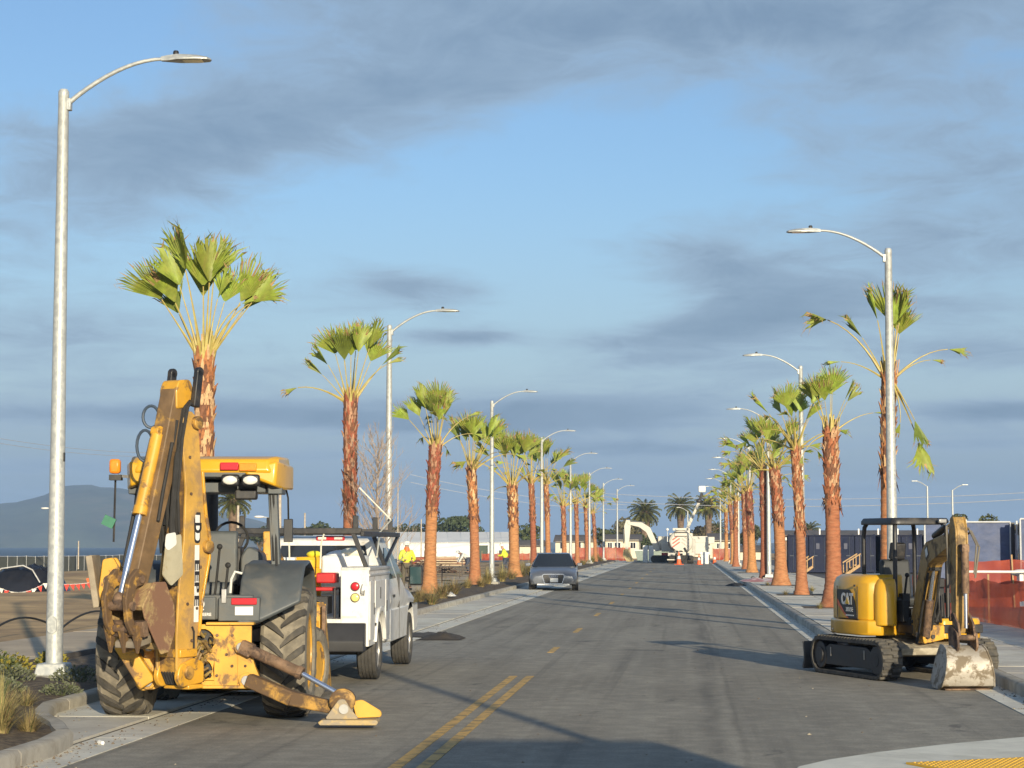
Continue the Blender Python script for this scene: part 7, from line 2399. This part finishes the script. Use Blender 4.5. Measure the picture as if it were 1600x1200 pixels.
MB().cyl((-.1, 0, 1.02), (14, 0, .98), .035, 8).build('pipe', white_plain, tp)
for k in range(5):
    MB().box((.3 + 3.2 * k, 0, .45), (.07, .07, 1.15)).build('post', white_plain, tp)
tag(MB().box((0, 0, .4), (.8, .5, .22)).ball((.3, 0, .56), (.35, .25, .12)).ball((-.3, .1, .5), (.3, .2, .1)).build('sheet_bundle', white_plain, None, (9.4, 57.3, .6)), 'crumpled white sheet caught on the rail by the fence gate', 'plastic sheet')
ob = MB()
for k, (x, w) in enumerate(((0, .10), (.16, .07), (.30, .12), (.46, .09), (.62, .12), (.78, .10), (.93, .08))):
    ob.box((0, x, .56 + .012 * math.sin(k * 2)), (.02, w, .09))
tag(ob.build('banner_strip', white_plain, None, (6.78, 42.0, .12)), 'white printed strip hanging on the nearer orange net', 'banner')

# ---- blue screened fence panels
screen_m = mat('blue_screen', (.085, .115, .21), .8, var=.22, scale=2.2, col2=(.17, .19, .27), amt=.42, scale2=1.6, soft=.5, stretch=(1, 1, 1.8), trans=.15)
pipe_m = mat('fence_pipe', (.62, .63, .62), .4, metal=.3, var=.1)


def fence_panel(label, x0, x1, Y, zb, h, seed, mid=False):
    t = thing('fence_panel', label, 'fence panel', (x0, Y, zb), 0, 'blue screened fence panels')
    W = x1 - x0
    r_ = .028
    for nm, a, b in (('post', (0, 0, 0), (0, 0, h)), ('post', (W, 0, 0), (W, 0, h)), ('top_rail', (0, 0, h), (W, 0, h)), ('bottom_rail', (0, 0, .12), (W, 0, .12))):
        MB().cyl(a, b, r_, 8).build(nm, pipe_m, t)
    if mid:
        MB().cyl((0, 0, h * .5), (W, 0, h * .5), r_, 8).build('middle_rail', pipe_m, t)
    nx_, nz_ = 22, 16
    vs = []
    for i in range(nx_ + 1):
        for j in range(nz_ + 1):
            x, z = W * i / nx_, .14 + (h - .17) * j / nz_
            e = min(1, min(i, nx_ - i) / 3) * min(1, min(j, nz_ - j) / 3)
            vs.append((x, .03 + e * (.07 * mnoise.noise(Vector((x * 1.2 + z * .8, z * 1.1, seed))) + .03 * mnoise.noise(Vector((x * 2.5 + z * 3, z * 2.2 - x * 2, seed)))), z))
    mb = MB()
    mb.add(vs, [(i * (nz_ + 1) + j, (i + 1) * (nz_ + 1) + j, (i + 1) * (nz_ + 1) + j + 1, i * (nz_ + 1) + j + 1) for i in range(nx_) for j in range(nz_)])
    mb.build('screen', screen_m, t, fix=False)
    return t


YF = 63.0
fence_panel('blue screened fence panel behind the excavator seat, farthest from the photo edge', gx(1437, YF), gx(1497, YF), YF, .12, 2.42, 1)
fence_panel('blue screened fence panel behind the excavator bucket arm', gx(1499, YF), gx(1566, YF), YF - .1, .12, 2.42, 2)
fence_panel('blue screened gate panel with a middle rail at the photo edge', gx(1580, YF - 1), gx(1660, YF - 1), YF - 1.2, .12, 2.50, 3, True)
t = thing('gate_post', 'dark gate post with pale ties between the screened panels', 'gate post', (gx(1572, YF), YF - .4, .12), 0)
MB().box((-.09, 0, 1.2), (.10, .10, 2.4)).box((.12, 0, 1.2), (.10, .10, 2.4)).build('post', black, t)
MB().box((.02, -.03, 1.75), (.05, .05, .35)).box((.02, -.03, .85), (.05, .05, .5)).cyl((.02, 0, 0), (.02, 0, 2.45), .03, 8).build('tie', white_plain, t)
t = thing('signal_pole', 'thin dark pole with cross arms in front of the blue screen', 'pole', (gx(1487, 60), 60, .12), 0)
MB().cyl((0, 0, 0), (0, 0, 2.1), .025, 8).box((0, 0, 1.5), (.35, .05, .05)).box((.05, 0, 1.2), (.3, .05, .05)).box((0, 0, 1.9), (.12, .08, .18)).build('pole', black, t)

# ---- navy shipping containers
navy = mat('container_navy', (.005, .010, .036), .6, spec=.25, var=.15, scale=2, col2=(.010, .016, .04), amt=.3, scale2=1.2, soft=.4)
navy_l = mat('container_trim', (.035, .045, .07), .5, var=.2)


def container(label, x, y, rz, L=6.06, W=2.44, H=2.32):
    t = thing('shipping_container', label, 'shipping container', (x, y, .12), rz, 'navy shipping containers')
    sd = MB()
    for sx in (-1, 1):
        prof = []
        n = 22
        for k in range(n):
            y0 = .08 + (L - .16) * k / n
            dy = (L - .16) / n
            o = .035
            prof += [(sx * W / 2 - sx * o, y0), (sx * W / 2 - sx * o, y0 + dy * .35), (sx * W / 2, y0 + dy * .5), (sx * W / 2, y0 + dy * .85)]
        back = [(a - sx * .03, b) for a, b in prof][::-1]
        sd.prism(prof + back, 'z', .15, H - .12)
    sd.build('side_wall', navy, t, smooth=False)
    MB().box((0, L / 2, H - .06), (W, L, .05)).box((0, L / 2, .12), (W, L, .12)).box((0, L - .03, H / 2), (W - .1, .05, H - .2)).build('roof', navy, t)
    for sx in (-1, 1):
        MB().box((sx * (W / 2 - .05), .06, H / 2), (.11, .13, H)).build('corner_post', navy, t, bevel=.01)
        d = MB().box((sx * (W / 4 - .03), .03, H / 2 + .02), (W / 2 - .10, .05, H - .26)).build('door', navy, t, bevel=.006)
        for q in (.26, .76):
            MB().cyl((sx * (q * W / 2), -.01, .18), (sx * (q * W / 2), -.01, H - .14), .018, 8).build('lock_rod', navy_l, d)
            MB().box((sx * (q * W / 2 + .08), -.03, 1.05), (.24, .03, .05)).build('handle', navy_l, d)
        MB().box((sx * W * .22, .0, 1.62), (.20, .012, .34)).build('placard', mat('placard', (.06, .065, .10), .6), d)
    return t


container('navy shipping container with its side showing, beside the wooden steps and the stout palm', 7.35, 125, R(-2))
container('navy shipping container with closed doors behind the second lamp of the excavator row', 10.05, 124.7, R(-2))
container('navy shipping container behind the broad-footed palm', 12.75, 124.4, R(-2))
t = container('navy shipping container with a red patch on its door, behind the excavator canopy', 15.45, 124.1, R(-2))
MB().box((-.6, -.02, 1.55), (.5, .015, .9)).build('poster', mat('red_poster', (.30, .05, .04), .6, var=.5, scale=3), t)
container('navy shipping container at the end of the row, by the blue fence', 18.15, 123.8, R(-2))
tag(MB().box((0, 0, 0), (.5, .02, 1.9)).build('door_sheet', mat('pale_sheet', (.35, .37, .36), .7), None, (5.75, 127, 1.2)), 'pale grey upright sheet at the corner of the first navy container', 'sheet')
lb_ = house('long low building with a flat brown roof beyond the containers', 1222, 1450, 250, 2.9, 3.5, 10, [], 0.0, mat('brown_wall', (.22, .15, .11), .8))
for k in range(9):
    MB().box((-9.2 + 2.3 * k, -.5, 3.3), (.16, .16, .7)).build('roof_post', white_plain, lb_)
MB().box((0, -.42, 2.45), (20, .08, .35)).build('fascia', white_plain, lb_)
house('small white hut between the palms left of the containers', 1150, 1186, 235, 1.1, 1.7, 4, [])


def steps(label, x, y, rz):
    t = thing('wooden_steps', label, 'steps', (x, y, .12), rz, 'wooden steps at the containers')
    for k in range(4):
        MB().box((0, k * .28, .18 + k * .18), (1.1, .30, .05)).build('tread', wood_m, t)
    for sx in (-1, 1):
        MB().bar((sx * .56, -.1, .05), (sx * .56, 1.0, .78), .05, .22).build('stringer', wood_m, t)
        MB().bar((sx * .56, -.1, 1.0), (sx * .56, 1.1, 1.72), .05, .09).build('hand_rail', wood_m, t)
        for q in (0, .5, 1.0):
            MB().box((sx * .56, -.05 + q * 1.05, .55 + q * .65), (.07, .07, 1.0)).build('baluster', wood_m, t)
    return t


steps('wooden steps with hand rail beside the stout palm', gx(1246, 117), 117, R(-70)).scale = (.62, .62, .62)
steps('wooden steps with hand rail behind the broad-footed palm', gx(1316, 118), 118, R(-80)).scale = (.7, .7, .7)

# ---- pink sheeting on the kerb, rubber piece by the truck, small litter
def rag(name, label, cat, x, y, z, w, d, h, seed, m, n=14):
    vs = []
    for i in range(n + 1):
        for j in range(n + 1):
            u, v = i / n - .5, j / n - .5
            k = max(0, 1 - (2 * abs(u)) ** 2.5) * max(0, 1 - (2 * abs(v)) ** 2.5)
            vs.append((u * w * (1 + .3 * mnoise.noise(Vector((v * 3, seed, 0)))), v * d * (1 + .3 * mnoise.noise(Vector((u * 3, seed, 4)))), .012 + h * k * (.45 + .9 * abs(mnoise.noise(Vector((u * 5, v * 5, seed)))))))
    mb = MB()
    mb.add(vs, [(i * (n + 1) + j, (i + 1) * (n + 1) + j, (i + 1) * (n + 1) + j + 1, i * (n + 1) + j + 1) for i in range(n) for j in range(n)])
    return tag(mb.build(name, m, None, (x, y, z), fix=False, ang=50), label, cat)


pink = mat('pink_sheet', (.55, .22, .20), .6, var=.2, scale=1.5, col2=(.72, .66, .60), amt=.45, scale2=1.4, soft=.15)
rag('plastic_sheet', 'pink and white plastic sheeting lying over the kerb', 'plastic sheet', 3.55, 96.5, .15, 1.9, 3.5, .22, 1, pink)
rag('plastic_sheet', 'dark wrapped bundle in the gutter below the pink sheeting', 'bundle', 2.25, 94.0, .0, .9, 1.2, .16, 2, rubber_black)
rag('rubber_mat', 'crumpled dark rubber mat lying on the gutter ahead of the truck', 'rubber mat', -4.85, 41.3, .0, .85, 1.3, .15, 3, mat('old_rubber', (.05, .04, .03), .9, var=.3))
rag('asphalt_patch', 'dark crumbled asphalt in the gutter near the truck nose', 'rubble', -5.45, 42.6, .01, 1.2, 1.8, .05, 4, mat('crumbs', (.06, .05, .04), .9, var=.4))
rag('white_cloth', 'white rag lying in the bed beyond the truck nose', 'rag', -7.6, 66.5, .2, .42, .5, .2, 5, white_plain)
rag('debris', 'pale heap of litter in the gutter past the grey car tail', 'litter', -6.3, 118, .03, 1.6, 3.0, .2, 6, mat('pale_litter', (.5, .45, .36), .8, var=.3))
t = thing('paper_cup', 'small white paper cup lying in the gutter at the curved kerb', 'cup', (-5.50, 19.3, .035), R(40))
MB().cyl((0, -.035, -.008), (0, .035, -.008), .018, 12, .025).build('cup', white_plain, t)

# ---- shore side: tarp heap, pennants, fence, poles, irrigation pipe
tarp = mat('black_tarp', (.012, .012, .014), .28, var=.2, scale=3, spec=.7)
vs = []
n = 36
for i in range(n + 1):
    for j in range(n + 1):
        u, v = i / n * 2 - 1, j / n * 2 - 1
        k = (1 - abs(u) ** 4.5) * (1 - abs(v) ** 3)
        f = mnoise.noise(Vector((u * 3.1, v * 3, 3))) * .16 + mnoise.noise(Vector((u * 8 + v * 3, v * 8, 8))) * .10 + abs(mnoise.noise(Vector((u * 13, v * 5, 2)))) * .10
        vs.append((u * 1.45 + .08 * f, v * .9, max(0, 1.12 * k * (.90 + f))))
mb = MB()
mb.add(vs, [(i * (n + 1) + j, (i + 1) * (n + 1) + j, (i + 1) * (n + 1) + j + 1, i * (n + 1) + j + 1) for i in range(n) for j in range(n)])
tag(mb.build('tarp_heap', tarp, None, (gx(28, 74), 74, .02), fix=False, ang=30), 'heap covered with shiny black plastic tarp at the photo edge', 'tarp heap')
tag(MB().tube([(-1.2, -1.0, .55), (-.7, -1.0, .95), (.1, -1.0, 1.06), (.45, -1.0, .9), (.75, -1.05, .45)], .025, 7).build('rope', mat('grey_rope', (.45, .45, .43), .8), None, (gx(28, 74), 74, .05)), 'pale rope stretched over the black tarp heap', 'rope')
pen_r = mat('pennant_red', (.60, .05, .03), .6, var=.1)
pen_w = mat('pennant_white', (.70, .66, .58), .6, var=.1)
t = thing('pennant_line', 'string of red and white pennants running past the tarp heap to the leaning stake', 'pennant line', (gx(-30, 72), 72, .05), 0)
LP = gx(165, 75) - gx(-30, 72)


def sagz(q):
    return .38 - .30 * math.sin(math.pi * min(1, q / .48)) * (q < .48) - .08 * math.sin(math.pi * max(0, (q - .48) / .52)) + .12 * q


MB().tube([(LP * q / 30, .05 * q, sagz(q / 30)) for q in range(31)], .008, 5).build('cord', white_plain, t)
rp = random.Random(3)
for k in range(20):
    q = (k + .5) / 20
    x, z = LP * q, sagz(q)
    s_ = rp.uniform(.12, .19)
    yy = .05 * q * 30
    a = rp.uniform(-.6, .6)
    MB().prism([(x - s_ * .55, z), (x + s_ * .55, z), (x + s_ * a * .8, z - s_ * 1.35)], 'y', yy - .012, yy + .012).build('pennant', pen_r if k % 2 == 0 or q > .55 else pen_w, t)
t = thing('marker_stake', 'white leaning stake with red tape between the lamp and the backhoe', 'stake', (gx(126, 78), 78, .05), 0)
MB().bar((0, 0, -.1), (.42, 0, 1.12), .045, .045, up=(0, 1, 0)).build('stake', white_plain, t)
rag_ = MB().loft([[(x + .13, y, z) for x, y, z in rr_] for rr_ in ([(-.22, -.1, .50), (.16, -.1, .62), (.16, .1, .62), (-.22, .1, .50)], [(-.16, -.12, .36), (.10, -.12, .40), (.10, .12, .40), (-.16, .12, .36)], [(-.02, -.03, .08), (.06, -.03, .12), (.06, .03, .12), (-.02, .03, .08)])]).build('tape', cone_o, t)
# black irrigation pipe in hoops along the path
pts = []
for k in range(90):
    s_ = k / 89
    Yp = 34 + 24 * s_
    ph = (s_ * 6.0) % 1
    pts.append((-12.85 - .25 * math.sin(s_ * 9), Yp, .10 + .34 * math.sin(math.pi * ph) ** .8))
tag(MB().tube(pts, .022, 6).build('irrigation_pipe', rubber_black), 'black flexible pipe looping along the edge of the path', 'pipe')
tag(MB().tube([(-12.7, 33.8, .1), (-12.95, 34.2, .75), (-12.8, 34.6, .1), (-13.1, 35.1, .5)], .022, 6).build('irrigation_riser', rubber_black), 'black bent pipe ends sticking up behind the path at the lamp', 'pipe')


# screened shore fence: every post and every panel a piece of its own
t = thing('shore_fence', 'long fence with green-grey screens along the shore', 'fence', (0, 0, 0), 0)
fence_green = mat('fence_screen', (.085, .09, .07), .8, var=.15, scale=.8, rnd=.06)
A, B = Vector((gx(-40, 205), 205)), Vector((gx(470, 390), 390))
N = 58
pole_me = MB().cyl((0, 0, -.6), (0, 0, 2.05), .055, 6).mesh('post', pipe_m)
p0 = None
for k in range(N + 1):
    q = (k / N) ** 1.0
    p = A + (B - A) * q
    z = min(ground_z(p.x, p.y), -1.0)
    inst(pole_me, 'post', t, (p.x, p.y, z))
    if p0 is not None:
        mb = MB()
        mb.add([(*p0[0], p0[1] + .1), (*p, z + .1), (*p, z + 1.95), (*p0[0], p0[1] + 1.95)], [(0, 1, 2, 3)])
        d = (p - p0[0]).normalized()
        mb.v += [(x + d.y * .03, y - d.x * .03, zz) for x, y, zz in mb.v[:4]]
        mb.f += [(7, 6, 5, 4), (0, 4, 5, 1), (1, 5, 6, 2), (2, 6, 7, 3), (3, 7, 4, 0)]
        mb.m += [0] * 5
        mb.build('screen_panel', fence_green, t, smooth=False)
    p0 = (p, z)
MB().tube([(*(A + (B - A) * (k / N)), min(ground_z(*(A + (B - A) * (k / N))), -1.0) + 2.0) for k in range(N + 1)], .04, 6).build('top_rail', pipe_m, t)

far_wood = mat('weathered_pole', (.42, .36, .28), .85, var=.2)


def wood_pole(label, px, Y, ytop, r_=.16, lamp=None, arm=None):
    x = gx(px, Y)
    H = gz(ytop, Y) + 1.0
    t = thing('utility_pole', label, 'utility pole', (x, Y, -1.0), 0, 'utility poles and lamps in the distance')
    MB().cyl((0, 0, 0), (0, 0, H), r_, 10, r_ * .75).build('pole', far_wood, t)
    if lamp:
        z = gz(lamp, Y) + 1.0
        MB().tube([(0, 0, z - .4), (-.7, 0, z - .1), (-1.4, 0, z)], .05, 6).build('arm', pipe_m, t)
        MB().ball((-1.65, 0, z), (.42, .16, .10)).build('lantern', white_plain, t)
    if arm:
        MB().box((0, 0, H - .5), (2.2, .12, .12)).build('cross_arm', far_wood, t)
    return t


wood_pole('pale wooden pole with a lamp arm left of the nearest lamp post', 79, 200, 769, .22, 794)
wood_pole('thin pole standing at the shore fence right of the nearest lamp post', 108, 230, 846, .09)
wood_pole('pole with lamp arm half hidden by the backhoe dipper', 226, 200, 790, .10, 800)
wood_pole('grey pole behind the backhoe roof post', 432, 160, 745, .15, 808)
wood_pole('pale pole between the backhoe and the truck', 472, 260, 802, .14)
wood_pole('white pole seen through the backhoe cab left of the post', 365, 140, 790, .11)
wood_pole('thin pole between the bare tree and the second palm of the truck', 620, 280, 755, .10)
wood_pole('thin pole just left of the thick spiky palm', 657, 270, 812, .10)
for i, (px, Y, yt, sd, lab) in enumerate([(1442, 210, 762, -1, 'distant street lamp above the blue fence, the farther left of two'), (1480, 210, 768, 1, 'distant street lamp above the blue fence, nearer the photo edge'), (1074, 290, 800, -1, 'distant lamp pole behind the tanker between two round palms')]):
    t = thing('far_street_lamp', lab, 'street lamp', (gx(px, Y), Y, 0), 0, 'street lamps in the distance')
    H = gz(yt, Y)
    MB().cyl((0, 0, 0), (0, 0, H), .12, 10, .09).build('pole', galv, t)
    MB().tube([(0, 0, H - .05), (sd * .6, 0, H + .35), (sd * 1.0, 0, H + .5)], .05, 6).build('arm', galv, t)
    MB().box((sd * 1.25, 0, H + .52), (.6, .25, .10)).build('lantern', galv, t, bevel=.02)


def wire(label, pxa, ya, Ya, pxb, yb, Yb, sag, r_=.022):
    a, b = Vector((gx(pxa, Ya), Ya, gz(ya, Ya))), Vector((gx(pxb, Yb), Yb, gz(yb, Yb)))
    pts = [a + (b - a) * (k / 24) + Vector((0, 0, -sag * 4 * (k / 24) * (1 - k / 24))) for k in range(25)]
    return tag(MB().tube(pts, r_, 5).build('overhead_wire', mat('wire_grey', (.45, .46, .48), .5)), label, 'overhead wire', 'overhead wires far down the road')


wire('upper overhead wire crossing behind the round-headed palms', 880, 768, 300, 1660, 768, 260, 1.2, .035)
wire('lower overhead wire crossing behind the round-headed palms', 880, 780, 300, 1660, 778, 260, 1.2, .04)
wire('overhead wire running left from the far shore over the hill, the upper one', -60, 676, 230, 250, 706, 300, .6, .03)
wire('overhead wire running left from the far shore over the hill, the lower one', -60, 684, 230, 250, 712, 300, .6, .03)
wire('thin overhead wires behind the third lamp, upper', 640, 742, 280, 980, 790, 320, .8, .03)
wire('thin overhead wires behind the third lamp, lower', 640, 754, 280, 980, 798, 320, .8, .03)

# ---- out of the photograph, behind the camera: a lamp read from its shadow, a truck added to cast the broad one
copy_thing(lampR, (4.35, 4.9, 0.02), 0, 'street lamp at the corner behind the camera', LG)
DT = thing('shadow_truck', 'unseen white box truck added behind the camera to shade the near asphalt', 'truck', (4.35, 3.6, 0.0), math.pi)
MB().box((0, 3.8, 2.38), (2.2, 7.4, 2.96)).build('cargo_box', white_far, DT, bevel=.04)
MB().box((0, 8.7, 1.6), (2.3, 1.9, 2.2)).build('cab', white_far, DT, bevel=.15, seg=3)
MB().box((0, 4.6, .75), (1.0, 9.4, .3)).build('chassis', black, DT)
MB().box((0, 9.66, 1.95), (2.0, .04, .8)).build('windscreen', dark_glass, DT)
for x in (-.95, .95):
    for y in (1.6, 8.6):
        inst(t_me, 'wheel', DT, (x, y, .47), (0, 0, 0), 1.16)
